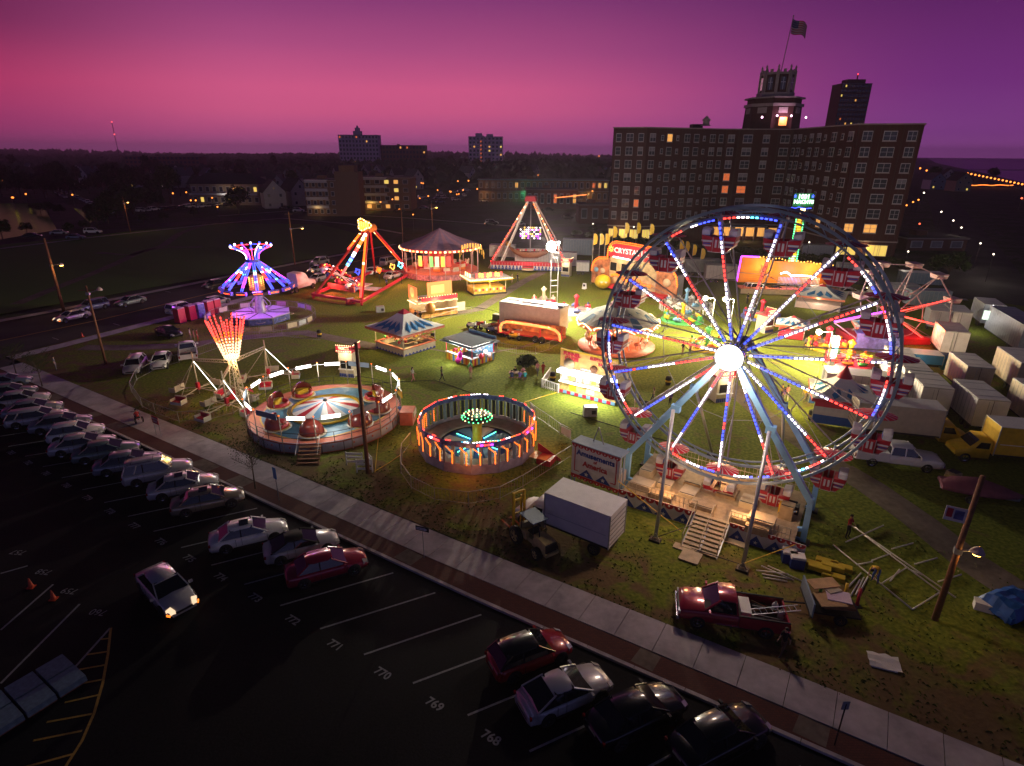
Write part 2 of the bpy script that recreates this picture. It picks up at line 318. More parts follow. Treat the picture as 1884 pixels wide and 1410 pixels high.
ribbon(dp, pp((1000, 500), (960, 520), (880, 570), (800, 582)), 2.0, .012, dirtm)
ribbon(dp, pp((1330, 700), (1400, 760), (1470, 810), (1545, 862)), 2.2, .012, dirtm)
ribbon(dp, pp((1040, 570), (1050, 590), (1010, 620), (960, 640), (860, 655), (780, 640)), .5, .016, dirtm); struct('dirt_path', dp)
wl = water_mat('lake_water', (.26, .17, .11), .6, .35, .3); gn_ = wl.node_tree.nodes.new('ShaderNodeBsdfGlossy'); gn_.inputs['Color'].default_value = (.30, .9, .22, 1); gn_.inputs['Roughness'].default_value = .22   # gloss colour tinted green so the reflected pink sky comes out tan
wl.node_tree.links.new(gn_.outputs[0], [n for n in wl.node_tree.nodes if n.type == 'OUTPUT_MATERIAL'][0].inputs[0])
sheet('lake', pp((-200, 372), (0, 374), (100, 374), (150, 386), (178, 402), (160, 414), (90, 425), (0, 440), (-200, 462)), -.12, wl, True)
sea = water_mat('sea_water', (.10, .06, .13), .05, .3, .3)
sheet('sea', pp((1706, 291), (1722, 300), (1760, 308), (1800, 316), (1884, 336), (2100, 390), (2600, 420)) + [(5800, 700), (5200, 4000), (3000, 5800), (1300, 6500)], -.12, sea, True)
sand = stone_mat('beach_sand', (.14, .12, .11), (.2, .17, .15), .5, .95, .02)
sheet('beach', pp((1700, 300), (1722, 300), (1760, 308), (1800, 316), (1884, 336), (2100, 390), (2100, 420), (1884, 352), (1790, 322), (1740, 312)), -.08, sand, True)
# far-off woods reading as one mass
leafd = M('far_foliage', (.07, .085, .06), .95, 0, .5, .05, spec=.1)
def clump(b, x, y, z, r, h, mat, n=7, k=3):
    vs = []; fs = []
    for j in range(k + 1):
        t = pi * (.04 + .5 * j / k)
        for i in range(n):
            q = 2 * pi * (i + .5 * (j % 2)) / n; rr = r * sin(t) * random.uniform(.7, 1.15); vs.append((x + rr * cos(q), y + rr * sin(q), z + h * cos(t) * random.uniform(.8, 1.1)))
    for j in range(k):
        for i in range(n): fs.append((j * n + i, j * n + (i + 1) % n, (j + 1) * n + (i + 1) % n, (j + 1) * n + i))
    b.add(vs, fs, mat)
w = MB(); random.seed(3)
for i in range(8000):
    u = random.uniform(-900, 1110); dist = 420 * (2600 / 420) ** (random.random() ** .8); x = (u - 942) / 1090 * dist; y = dist
    if -420 < x < 80 and y < 560 and random.random() < .75: continue
    if x < -250 and y < 420: continue
    r = random.uniform(4, 8) * (1 + dist / 2500); hh = random.uniform(7, 13) + 8 * max(0, noise.noise(Vector((x * .002, y * .002, 0)))) + (dist / 2600) ** 2 * 24 * (.5 + noise.noise(Vector((x * .0013, 4.2, y * .0005))))
    clump(w, x, y, -.3, r, hh, leafd, 6, 3)
o = w.obj('distant_woods'); tag(o, 'dark wooded horizon far behind the town', 'woods', kind='stuff')
# grass tufts give the near lawn some life

random.seed(19); tf = MB(); gm = [M('grass_blade_green', (.07, .11, .015), .9, 0, .2), M('grass_blade_dry', (.24, .20, .07), .9, 0, .2), M('grass_blade_dark', (.12, .14, .03), .9, 0, .2)]
for i in range(11000):
    a = random.uniform(-60, 16); bb = 25.5 + 16 * random.random() ** 1.6
    if noise.noise(Vector((a * .35, bb * .5, 0))) < -.12: continue
    x, y = P(a, bb); h = random.uniform(.04, .11); r = random.uniform(0, 3.1); w_ = random.uniform(.04, .12); c_, s_ = cos(r) * w_, sin(r) * w_; tf.add([(x - c_, y - s_, 0), (x + c_, y + s_, 0), (x + c_ * .4 + .02, y + s_ * .5, h)], [(0, 1, 2)], gm[0 if i % 3 else 1 + (i % 2)])
o = tf.obj('grass_tufts'); tag(o, 'rough grass tufts along the lawn edge', 'grass', kind='stuff')
# ================================================================== VEHICLES
def paint(name, rgb, met=.35): return M('paint_' + name, rgb, .28, met, .04, 2, coat=.8)
PA = dict(silver=paint('silver', (.50, .49, .52), .15), white=paint('white', (.82, .82, .82), .0), black=paint('black', (.008, .009, .012), .2), wine=paint('wine', (.34, .014, .045), .2),
          red=paint('red', (.42, .02, .02), .1), grey=paint('grey', (.26, .28, .33), .2), blue=paint('blue', (.14, .18, .28), .2), tan=paint('tan', (.32, .27, .20), .4), green=paint('green', (.16, .22, .22), .2))
hl_off = M('headlight_glass', (.5, .5, .5), .12, .2, 0, coat=.5); tl_off = M('tail_light_red', (.25, .01, .01), .2, 0, 0, coat=.5); hl_on = E('lit_headlight', (1, .72, .45), 1.1); amber = E('lit_amber_lamp', (1, .22, .02), 2); tl_on = E('lit_tail_light', (1, .03, .02), 5)
def wheel_parts(par, x, y, r=.33, w=.22, n=18, hub=chrome):
    b = MB(); b.lathe([(r * .62, -w / 2), (r * .93, -w / 2), (r, -w / 3), (r, w / 3), (r * .93, w / 2), (r * .62, w / 2)], black, n, (0, 0, 0), axis='y')
    t = b.obj('wheel', par, loc=(x, y, r)); s = 1 if y > 0 else -1; q = MB()
    q.lathe([(.001, s * w * .30), (r * .60, s * w * .30), (r * .64, s * w * .46)], dark, n, (0, 0, 0), axis='y')
    for k in range(5):
        a = 2 * pi * k / 5 + .3; q.tube((cos(a) * r * .1, s * w * .42, sin(a) * r * .1), (cos(a) * r * .6, s * w * .42, sin(a) * r * .6), r * .10, hub, 4)
    q.lathe([(.001, s * w * .48), (r * .16, s * w * .46)], hub, 8, (0, 0, 0), axis='y'); q.lathe([(r * .57, s * w * .44), (r * .66, s * w * .48)], hub, n, (0, 0, 0), axis='y'); q.obj('rim', t)
creamp_ = M('number_plate', (.5, .45, .3), .5)
KND = {  # length, half width, height, belt, bonnet, boot, x of: rear glass base, roof rear, roof front, windscreen base
    'sedan': (4.7, .90, 1.44, .95, .86, .96, -1.75, -1.05, .25, 1.10), 'coupe': (4.5, .90, 1.38, .92, .84, .95, -1.85, -.85, .05, 1.0),
    'hatch': (4.2, .88, 1.50, .95, .90, .95, -1.95, -1.45, .15, .95), 'suv': (4.7, .93, 1.74, 1.08, 1.02, 1.05, -2.22, -1.95, .35, 1.05),
    'van': (4.9, .96, 1.80, 1.05, .95, 1.05, -2.35, -2.15, .75, 1.65), 'wagon': (4.7, .90, 1.48, .95, .88, .95, -2.2, -1.85, .30, 1.12)}
def car(label, kind, pm, xy, rz, z=-.10, lit=False, roofm=None, sunroof=False, cat='car', rack=False, name='parked_car', simple=False, group=None):
    L, hw, H, bz, hz, tz, x0, x1, x2, x3 = KND[kind]; t = thing(name, label, cat, xy, z, rz, group); b = MB(); h = L / 2
    def sec(x, w, z, zb=.24):
        r = [(w * .90, zb), (w, zb + .16), (w * 1.0, z * .62), (w * .97, z - .10), (w * .86, z - .015)]
        return [(x, -y, q) for y, q in r] + [(x, 0, z + .02)] + [(x, y, q) for y, q in reversed(r)]
    st = [sec(-h, hw * .76, tz - .22, .34), sec(-h + .10, hw * .90, tz - .07), sec(-h + .45, hw * .97, tz), sec(x0, hw, tz + .005), sec((x0 + x1) / 2, hw, bz + .01), sec(-.3, hw, bz), sec(x2, hw, bz), sec(x3, hw * .985, (bz + hz) / 2 + .03),
          sec(x3 + .35, hw * .97, hz), sec(h - .5, hw * .93, hz - .07), sec(h - .14, hw * .86, hz - .19, .28), sec(h, hw * .70, hz - .34, .36)]
    b.loft(st, pm)
    for sx_ in (-h * .60, h * .615):
        for s in (-1, 1): b.lathe([(.001, s * (hw + .004)), (.39, s * (hw + .004)), (.41, s * hw * .92)], black, 16, (sx_, 0, .36), axis='y')
    for s in (-1, 1): b.box(0, s * (hw + .004), .30, L * .42, .02, .10, dark)                     # sill
    for x in (x0 + .95, xm_ := (x1 + x2) / 2 - .05, x3 - .05): [b.box(x, s * (hw + .004), .66, .018, .012, .50, dark) for s in (-1, 1)]
    b.box(-h - .012, 0, .70, .02, .5, .12, creamp_)
    b.box(h - .02, 0, .50, .05, hw * 1.0, .12, dark); b.box(-h + .02, 0, .46, .05, hw * 1.1, .10, dark)
    b.obj('body', t)
    rw = hw * .70; bw = hw * .90; g_ = MB()
    ring = lambda x, z, w: [(x, -w, z), (x, w, z)]
    zt = H - .03; xm = (x1 + x2) / 2
    vs = [(x0, -bw, bz), (x0, bw, bz), (x1, -rw, zt), (x1, rw, zt), (x2, -rw, zt), (x2, rw, zt), (x3, -bw, bz - .02), (x3, bw, bz - .02)]
    g_.add(vs, [(0, 2, 3, 1), (2, 4, 5, 3), (4, 6, 7, 5), (0, 6, 4, 2), (1, 3, 5, 7)], glass); g_.obj('windows', t)
    r = MB(); rm = roofm or pm
    rs = lambda x, w, z: [(x, -w, z - .05), (x, -w * .96, z), (x, 0, z + .035), (x, w * .96, z), (x, w, z - .05)]
    r.loft([rs(x1 - .10, rw * .98, zt - .03), rs(x1 + .15, rw * 1.02, zt + .015), rs(xm, rw * 1.04, zt + .03), rs(x2 - .15, rw * 1.03, zt + .015), rs(x2 + .08, rw * .99, zt - .03)], rm)
    for s in (-1, 1):
        for p, q in (((x0, bw, bz), (x1, rw, zt)), ((x3, bw, bz), (x2, rw, zt)), ((xm - .05, bw + .005, bz), (xm - .05, rw + .01, zt))):
            r.tube((p[0], s * p[1], p[2]), (q[0], s * q[1], q[2]), .045, rm if p[0] != xm - .05 else black, 4)
        if kind in ('suv', 'van', 'wagon'): r.tube((x0 + .75, s * bw, bz), (x1 + .75, s * rw, zt), .06, rm, 4)
        if rack: r.tube((x1 + .1, s * rw * .9, zt + .09), (x2 - .1, s * rw * .9, zt + .09), .02, chrome, 4)
    if sunroof: r.box(x2 - .45, 0, zt + .075, .55, rw * 1.1, .015, glass)
    if rack:
        for x in (x1 + .4, x2 - .5): r.tube((x, -rw * .9, zt + .1), (x, rw * .9, zt + .1), .02, dark, 4)
    r.obj('roof', t)
    if not simple:
        for sx_ in (-h * .60, h * .615):
            for s in (-1, 1): wheel_parts(t, sx_, s * (hw - .09))
        for s in (-1, 1):
            q = MB(); q.loft([[(h - .34, s * hw * .90, hz - .30), (h - .34, s * hw * .90, hz - .14), (h - .05, s * hw * .74, hz - .25), (h - .02, s * hw * .74, hz - .38)], [(h - .30, s * hw * .60, hz - .30), (h - .36, s * hw * .60, hz - .07), (h - .06, s * hw * .48, hz - .20), (h + .012, s * hw * .48, hz - .36)]], hl_on if lit else hl_off, False); q.obj('headlight', t)
            if lit: q = MB(); q.box(h - .16, s * hw * .84, hz - .40, .22, .10, .10, amber, -s * .5); q.obj('indicator', t)
            q = MB(); q.box(-h + .10, s * hw * .76, tz - .20, .10, hw * .34, .15, tl_off, s * .35); q.obj('tail_light', t)
            q = MB(); q.box(x3 - .18, s * (hw + .11), bz + .03, .12, .20, .13, pm); q.obj('mirror', t)
    else:
        q = MB()
        for sx_ in (-h * .60, h * .615):
            for s in (-1, 1): q.lathe([(.001, s * .11), (.3, s * .11), (.33, s * .06), (.33, -s * .1)], black, 10, (sx_, s * (hw - .08), .33), axis='y')
        q.obj('wheels', t)
    return t
STD = A + rad(57.8)
def stall(u, v, lab, kind, col, **k):           # the photo pixel under the middle of the car
    xy = at(u, v, .5); return car(lab, kind, PA[col], xy, STD + k.pop('dr', 0), **k)
G_ = 'cars parked nose-in along the kerb'
for u, v, lab, kind, col, k in (
    (1325, 1352, 'black car reflecting the wheel lights, lowest in the front kerb row', 'sedan', 'black', {}),
    (1172, 1310, 'black sedan with ferris wheel lights mirrored on its bonnet, beside the silver coupe', 'sedan', 'black', {}),
    (1040, 1270, 'silver two-door coupe parked between a red car and a black sedan', 'coupe', 'silver', {}),
    (975, 1200, 'small bright red hatchback with black roof', 'hatch', 'red', dict(roofm=PA['black'])),
    (601, 1040, 'dark wine-red sedan parked beside the open-top car', 'sedan', 'wine', {}),
    (555, 1001, 'silver open-top beetle-shaped car with black folded roof', 'coupe', 'silver', dict(roofm=M('black_canvas', (.01, .01, .012), .9))),
    (458, 981, 'white sedan with sunroof, first after the empty stall numbered 775', 'sedan', 'white', dict(sunroof=True)),
    (383, 919, 'champagne sedan with dark sunroof parked near the leafless sapling', 'sedan', 'tan', dict(sunroof=True)),
    (338, 892, 'silver sedan between the boxy wagon and the champagne sedan', 'sedan', 'silver', dict(sunroof=True)),
    (291, 867, 'silver boxy wagon with roof rack in the kerb row', 'suv', 'silver', dict(rack=True)),
    (236, 850, 'dark grey low sedan just beyond the boxy wagon', 'sedan', 'grey', {}),
    (196, 829, 'dark green-grey saloon parked close beside a pale sedan', 'sedan', 'green', {}),
    (152, 817, 'pale blue-silver sedan, second beyond the dark grey low sedan', 'sedan', 'silver', {}),
    (140, 795, 'white small hatchback with dark windows, red mirror glint', 'hatch', 'white', {}),
    (112, 778, 'grey-green sedan beside the long pale wagon', 'sedan', 'grey', {}),
    (68, 768, 'long pale wagon near the left end of the kerb row', 'wagon', 'silver', {}),
    (60, 752, 'slate sedan showing its roof beyond the long pale wagon', 'sedan', 'grey', {}),
    (38, 735, 'silver sedan, fourth from the far end of the kerb row', 'sedan', 'silver', {}),
    (15, 722, 'teal-grey sedan, third from the far end of the kerb row', 'sedan', 'green', {}),
    (8, 703, 'dark sedan cut by the left picture edge, far end of the kerb row', 'sedan', 'blue', {})):
    stall(u, v, lab, kind, col, group=G_, **k)
dc = car('silver coupe driving through the parking lot with its headlights on', 'sedan', PA['silver'], at(305, 1080, .6), A + rad(-8), lit=True, name='moving_car')
plight('headlight_beam', dc, (3.2, .5, .5), 6, (1, .8, .5), .1); plight('headlight_beam', dc, (3.2, -.5, .5), 6, (1, .8, .5), .1)
# cars on the side street and on the grass
SD = A + rad(97)
car('silver sedan driving along the side street with headlights glowing', 'sedan', PA['silver'], at(134, 588), SD + pi, lit=True, name='moving_car')
for u, v, lab, kd, c, r in ((170, 566, 'dark sports utility parked at the far kerb behind the silver sedan', 'suv', 'blue', pi), (240, 556, 'dark green sedan parked at the far kerb of the side street', 'sedan', 'green', pi),
                        (395, 525, 'black sedan parked at the far kerb by the purple-lit ride', 'sedan', 'black', pi), (588, 484, 'dark wagon parked at the far kerb with roof shine, left of the swinging ride', 'suv', 'grey', pi),
                        (400, 556, 'dark hatchback driving behind the portable toilets', 'hatch', 'green', 0), (335, 570, 'white pickup-style wagon parked behind the portable toilets', 'suv', 'white', 0),
                        (716, 483, 'silver minivan on the side street beyond the orange-legged ride', 'van', 'silver', 0), (690, 500, 'white low car passing behind the orange-legged ride', 'sedan', 'white', 0), (724, 508, 'pale blue sedan behind the ride fence by the canopy', 'sedan', 'silver', 0),
                        (311, 613, 'black low coupe parked on the grass beside the pavement', 'coupe', 'black', -1.72), (590, 512, 'dark sedan on the street behind the white truck cab', 'sedan', 'grey', 0)):
    car(lab, kd, PA[c], at(u, v, .4), SD + r, z=-.03, group='cars on the side street' if u != 311 else None)
car('dark saloon coming up the side street with lit headlights, left of the swinging ride', 'sedan', PA['grey'], at(584, 497, .4), SD + pi, z=-.03, lit=True, name='moving_car')
for u, v, lab, kd, c, r in ((248, 673, 'silver wagon parked on the grass left of the white rounded saloon', 'wagon', 'silver', -.62), (297, 665, 'white rounded saloon parked on the grass between the wagon and the pickup', 'sedan', 'white', -.62)):
    car(lab, kd, PA[c], at(u, v, .5), A + r + rad(-3), z=0)
def pickup(lab, pm, xy, rz, crew=False, service=False, z=0.):
    t = thing('pickup_truck', lab, 'pickup truck', xy, z, rz); L = 6.3 if crew else 5.5; h = L / 2; hw = 1.0; b = MB(); cx0 = -.75 if crew else -.25
    def sec(x, w, z, zb=.42):
        r = [(w * .93, zb), (w, zb + .15), (w, z * .7), (w * .98, z - .08), (w * .90, z)]
        return [(x, -y, q) for y, q in r] + [(x, 0, z + .02)] + [(x, y, q) for y, q in reversed(r)]
    x3 = 1.35 if not crew else 1.5
    b.loft([sec(cx0, hw, 1.18), sec(x3, hw, 1.18), sec(x3 + .4, hw, 1.16), sec(h - .35, hw * .97, 1.10), sec(h - .05, hw * .9, .98), sec(h, hw * .85, .8)], pm)
    b.box(h + .03, 0, .55, .14, 1.95, .22, chrome); b.box(h - .01, 0, .85, .06, 1.3, .22, dark); b.box(-h - .02, 0, .50, .14, 1.9, .18, chrome)
    for s in (-1, 1): b.box(-.2, s * 1.0, .50, 2.0, .10, .07, chrome)
    b.obj('body', t); g_ = MB(); x0 = cx0 + .06; zt = 1.83
    g_.add([(x0, -.90, 1.17), (x0, .90, 1.17), (x0 + .12, -.72, zt), (x0 + .12, .72, zt), (x3 - .65, -.72, zt), (x3 - .65, .72, zt), (x3 + .12, -.90, 1.17), (x3 + .12, .90, 1.17)], [(0, 2, 3, 1), (2, 4, 5, 3), (4, 6, 7, 5), (0, 6, 4, 2), (1, 3, 5, 7)], glass); g_.obj('windows', t)
    r = MB(); rs = lambda x, w, z: [(x, -w, z - .05), (x, -w * .95, z), (x, 0, z + .03), (x, w * .95, z), (x, w, z - .05)]
    r.loft([rs(x0 + .05, .72, zt), rs(x0 + .25, .76, zt + .04), rs(x3 - .9, .76, zt + .04), rs(x3 - .58, .72, zt)], pm)
    for s in (-1, 1):
        for p, q in (((x0, .90), (x0 + .12, .73)), ((x3 + .12, .90), (x3 - .65, .73))): r.tube((p[0], s * p[1], 1.17), (q[0], s * q[1], zt), .06, pm, 4)
        if crew: r.tube((.35, s * .91, 1.17), (.35, s * .74, zt), .05, pm, 4)
    r.obj('roof', t); q = MB(); xb = (-h + cx0) / 2; lb = h + cx0 - .04
    if service:
        q.box(xb, .85, .95, lb, .36, .75, pm); q.box(xb, -.85, .95, lb, .36, .75, pm); q.box(xb, 0, .66, lb, 1.4, .1, dark); q.box(-h + .05, 0, .9, .08, 1.4, .5, pm)
    else:
        for s in (-1, 1): q.box(xb, s * .94, .82, lb, .13, .68, pm); q.tube((-h, s * .94, 1.18), (cx0, s * .94, 1.18), .05, dark, 4)
        q.box(xb, 0, .60, lb, 1.85, .08, dark); q.box(-h + .05, 0, .83, .09, 1.85, .62, pm)
    q.obj('truck_bed', t)
    for x in (-h * .60, h * .64):
        for s in (-1, 1): wheel_parts(t, x, s * .90, .40, .26)
    for s in (-1, 1):
        q = MB(); q.box(h - .02, s * .78, .86, .10, .30, .20, hl_off); q.obj('headlight', t); q = MB(); q.box(-h - .005, s * .90, .90, .06, .16, .3, tl_off); q.obj('tail_light', t)
        q = MB(); q.box(x3 - .1, s * 1.16, 1.28, .1, .24, .22, pm); q.obj('mirror', t)
    return t
pickup('white pickup with cap parked on the grass behind the arm ride', PA['white'], at(346, 650, .5), A + rad(150))
pickup('white crew-cab service truck with side boxes beside the ferris wheel', PA['white'], at(1648, 838, .8), A + rad(17), True, True)
rp = pickup('maroon pickup loaded with a ladder and water jugs on the lawn edge', PA['wine'], at(1345, 1120, .8), A + rad(180 + 20))
px, py = rp.location[:2]; r0 = rp.rotation_euler[2]
def rel(o, x, y): r = o.rotation_euler[2]; return (o.location[0] + x * cos(r) - y * sin(r), o.location[1] + x * sin(r) + y * cos(r))
ld = thing('ladder', 'aluminium ladder sticking out of the maroon pickup bed', 'ladder', rel(rp, -1.9, .1), .98, r0 + rad(12)); b = MB()
for s in (-1, 1): b.tube((-1.5, s * .2, .35), (1.3, s * .2, 0), .03, steel, 4)
for i in range(9): x = -1.3 + i * .3; b.tube((x, -.2, .33 - i * .0375), (x, .2, .33 - i * .0375), .018, steel, 5)
b.obj('rails', ld)
for i, (x, y) in enumerate(((-2.3, -.55), (-2.5, .0))):
    b = MB(); b.lathe([(.01, 0), (.16, .02), (.17, .36), (.12, .46), (.05, .52), (.05, .58)], white, 12); o = b.obj('water_jug', None, loc=(*rel(rp, x, y), .65)); tag(o, ('white water jug at the tailgate, nearer the bed side', 'white water jug standing behind the other jug in the bed')[i], 'jug', 'jugs in the maroon pickup')
b = MB(); b.box(0, 0, .25, .5, 1.2, .5, white); b.box(0, 0, .52, .54, 1.24, .05, white); o = b.obj('tool_box', None, loc=(*rel(rp, -.65, 0), .65), rz=r0); tag(o, 'pale tool box across the front of the maroon pickup bed', 'tool box')
b = MB()
for i in range(12): b.tube((-.9 + random.uniform(-.4, .2), random.uniform(-.6, .6), .1 + .02 * i), (.5, random.uniform(-.6, .6), .12 + .02 * i), .03, random.choice((wood, dark, steel)), 5)
o = b.obj('scrap_pipes', None, loc=(*rel(rp, -1.6, -.1), .65), rz=r0); tag(o, 'jumbled dark pipes and boards under the ladder in the pickup bed', 'scrap')
greyb_ = M('faint_grey_lettering', (.45, .46, .5), .6)
def boxtruck(lab, bodym, cabm, xy, rz, L=5.2, W=2.35, Hb=2.5, name='box_truck', boxside=None, nose=True):
    t = thing(name, lab, 'box truck', xy, 0, rz); b = MB(); z0 = .95
    b.box(0, 0, z0 + Hb / 2, L, W, Hb, bodym); b.box(0, 0, z0 + Hb + .02, L + .04, W + .04, .05, white)
    for sx_ in (-1, 1):
        for s in (-1, 1): b.box(sx_ * L / 2, s * W / 2, z0 + Hb / 2, .07, .07, Hb + .03, steel)
    for s in (-1, 1): b.box(0, s * (W / 2 + .005), z0 + .06, L, .03, .12, dark)
    if boxside: b.box(0, -W / 2 - .01, z0 + Hb * .40, L * .9, .012, .06, boxside); b.box(0, -W / 2 - .01, z0 + Hb * .32, L * .9, .012, .04, boxside); b.box(0, W / 2 + .01, z0 + Hb * .40, L * .9, .012, .06, boxside)
    for i in range(6): b.box(-L / 2 - .012, 0, z0 + .25 + i * (Hb - .3) / 6, .015, W - .25, .025, dark)
    b.box(0, 0, .75, L * .96, .9, .3, dark); b.obj('cargo_box', t); q = MB(); x = L / 2 + .12
    S = lambda X, w, z, zb=.5: [(X, -w, zb), (X, -w, z - .12), (X, -w * .9, z), (X, w * .9, z), (X, w, z - .12), (X, w, zb)]
    if nose: q.loft([S(x, .98, 2.1), S(x + .9, .98, 2.1), S(x + 1.5, .98, 1.35), S(x + 2.0, .96, 1.22), S(x + 2.4, .88, 1.0)], cabm)
    else: q.loft([S(x, 1.0, 2.3), S(x + 1.4, 1.0, 2.25), S(x + 1.75, .98, 1.5), S(x + 1.8, .95, 1.1)], cabm)
    q.box(x + (2.42 if nose else 1.85), 0, .55, .12, 1.9, .2, chrome); q.obj('cab', t)
    q = MB(); fx = x + 1.2 if nose else x + 1.6
    q.add([(x + .92, -.82, 2.03), (x + .92, .82, 2.03), (x + 1.47, .88, 1.42), (x + 1.47, -.88, 1.42)] if nose else [(x + 1.43, -.85, 2.2), (x + 1.43, .85, 2.2), (x + 1.77, .88, 1.53), (x + 1.77, -.88, 1.53)], [(0, 1, 2, 3)], glass); q.v = [(a + .02, b_, c + .02) for a, b_, c in q.v]; q.obj('windscreen', t)
    for s in (-1, 1):
        q = MB(); q.add([(x + .15, s * .992, 1.35), (x + 1.15, s * .992, 1.35), (x + .85, s * .985, 1.9), (x + .15, s * .985, 1.9)], [(0, 1, 2, 3)], glass); q.obj('side_window', t)
    for xx in (-L * .27, x + (1.65 if nose else .9)):
        for s in (-1, 1): wheel_parts(t, xx, s * (W / 2 - .22 if xx < 0 else .86), .42, .28)
    return t
bt = boxtruck('white box truck parked behind the forklift near the sidewalk', white, white, at(1074, 975, .8), A + pi - rad(3), 4.6, 2.3, 2.35, boxside=greyb_)
boxtruck('yellow-cab box truck with a long pale box behind the white service truck', M('cream_panel', (.52, .45, .33), .5), yellow, at(1640, 790, .8), A + rad(17), 6.6)
bt2 = boxtruck('yellow box truck at the right picture edge', yellow, yellow, at(1878, 835, .8), A + pi + rad(20), 5.2, boxside=white)
def trailer(lab, m, xy, rz, L=6., W=2.4, Hb=2.5, roofm=None, extra=None, name='box_trailer', z0=.7, ribs=True, pin=True):
    t = thing(name, lab, 'trailer', xy, 0, rz); b = MB(); b.box(0, 0, z0 + Hb / 2, L, W, Hb, m)
    if ribs:
        n = int(L / .62)
        for i in range(n + 1):
            x = -L / 2 + .02 + (L - .04) * i / n
            for s in (-1, 1): b.box(x, s * (W / 2 + .008), z0 + Hb / 2, .035, .02, Hb, steel)
    for s in (-1, 1):
        b.box(0, s * W / 2, z0 + .03, L + .04, .07, .10, dark); b.box(0, s * W / 2, z0 + Hb, L + .05, .07, .07, steel)
        b.box(s * L / 2, 0, z0 + Hb, .07, W + .05, .07, steel)
    b.box(-L / 2 - .02, 0, z0 + Hb / 2, .02, .03, Hb - .1, dark); b.box(-L / 2 - .03, .35, z0 + Hb / 2, .03, .04, Hb - .3, steel)
    b.box(0, 0, z0 - .12, L * .9, 1.0, .2, dark); b.obj('box_body', t)
    r = MB(); r.box(0, 0, z0 + Hb + .04, L, W, .04, roofm or white)
    for i in range(3): r.box(-L / 3 + i * L / 3, 0, z0 + Hb + .065, .05, W * .96, .02, steel)
    r.obj('roof', t)
    for x in (-L * .30, -L * .30 + .85):
        for s in (-1, 1): wheel_parts(t, x, s * (W / 2 - .18), .36, .24, 12)
    if pin: q = MB(); q.tube((L / 2, .5, z0 - .1), (L / 2 + 1.1, 0, z0 - .2), .05, dark, 5); q.tube((L / 2, -.5, z0 - .1), (L / 2 + 1.1, 0, z0 - .2), .05, dark, 5); q.obj('drawbar', t)
    return t
greyp = M('grey_panel', (.30, .32, .36), .5, .1); bluegrey = M('blue_grey_panel', (.20, .27, .36), .5, .1); creamp = M('cream_panel', (.52, .45, .33), .5)
pinkp = M('pale_pink_panel', (.55, .42, .42), .5); tarb = M('blue_tarpaulin', (.015, .09, .36), .45, 0, .4, 1.5, .6)
for u, v, lab, m, dr, L, H_, W_ in ((1700, 745, 'white trailer with pinkish roof right of the ferris wheel rim', white, 105, 4.6, 2.6, 2.5), (1790, 765, 'white trailer with pale ridged roof left of the yellow box truck', white, 108, 5.2, 2.6, 2.5),
        (1742, 640, 'grey trailer with a dark scrawl on its end, beyond the pink-roofed trailer', white, 100, 5.0, 2.7, 2.6), (1812, 588, 'grey box trailer standing farthest at the right lawn edge', greyp, 100, 5.2, 2.7, 2.6),
        (1868, 700, 'white fifth-wheel trailer with two small dark vents on its end', creamp, 104, 6.0, 2.8, 2.6), (1600, 722, 'long white semi trailer lying behind the tent', white, 15, 9.0, 2.0, 2.4),
        (1905, 770, 'tall cream trailer cut by the right picture edge', creamp, 106, 6, 2.8, 2.6)):
    trailer(lab, m, at(u, v, .7), A + rad(dr), L, W_, H_)
for i, (u, v, lab, m, L, H_) in enumerate(((925, 472, 'white trailer at the left end of the row behind the swinging ship', white, 6, 2.7), (985, 482, 'long white semi trailer behind the swinging ship mast', white, 9, 2.7), (1035, 488, 'white trailer with light roof, third in the row behind the ship', greyp, 6, 2.8), (1062, 468, 'blue trailer rising behind the trailer row', bluegrey, 7, 3.6),
        (1290, 500, 'grey trailer behind the arched funhouse end', greyp, 7, 2.6), (1325, 512, 'white utility trailer with a dark door beyond the wheel spokes', white, 6, 2.6), (1500, 470, 'plain trailer parked behind the orange backdrop ride', greyp, 7, 2.5), (1640, 548, 'silver trailer behind the skeletal wheel, left one', greyp, 7, 2.4), (1702, 560, 'silver trailer behind the skeletal wheel, right one', bluegrey, 6, 2.4), (1072, 498, 'small white cargo trailer beside the funhouse', white, 2.6, 1.8))):
    trailer(lab, m, at(u, v, .7), A + rad(24), L, 2.4, H_, roofm=m)
# white truck cab by the purple ride
tc_ = thing('truck_cab', 'white sleeper truck cab parked beyond the purple-lit ride', 'truck', at(556, 528, .5), 0, SD); b = MB()
S = lambda X, w, z, zb=.7: [(X, -w, zb), (X, -w, z - .2), (X, -w * .85, z), (X, w * .85, z), (X, w, z - .2), (X, w, zb)]
b.loft([S(-2.2, 1.15, 3.3), S(-.6, 1.15, 3.4), S(.2, 1.1, 3.0), S(.8, 1.1, 1.9), S(2.2, 1.0, 1.7), S(2.6, .9, 1.3)], white); b.box(-3.2, 0, .75, 3, .9, .2, dark); b.obj('cab', tc_)
q = MB(); q.add([(.25, -.95, 2.9), (.25, .95, 2.9), (.82, .98, 2.0), (.82, -.98, 2.0)], [(0, 1, 2, 3)], glass); q.v = [(x + .03, y, z + .02) for x, y, z in q.v]; q.obj('windscreen', tc_)
for x in (-3.6, -2.5, 1.6):
    for s in (-1, 1): wheel_parts(tc_, x, s * 1.0, .5, .3, 12)
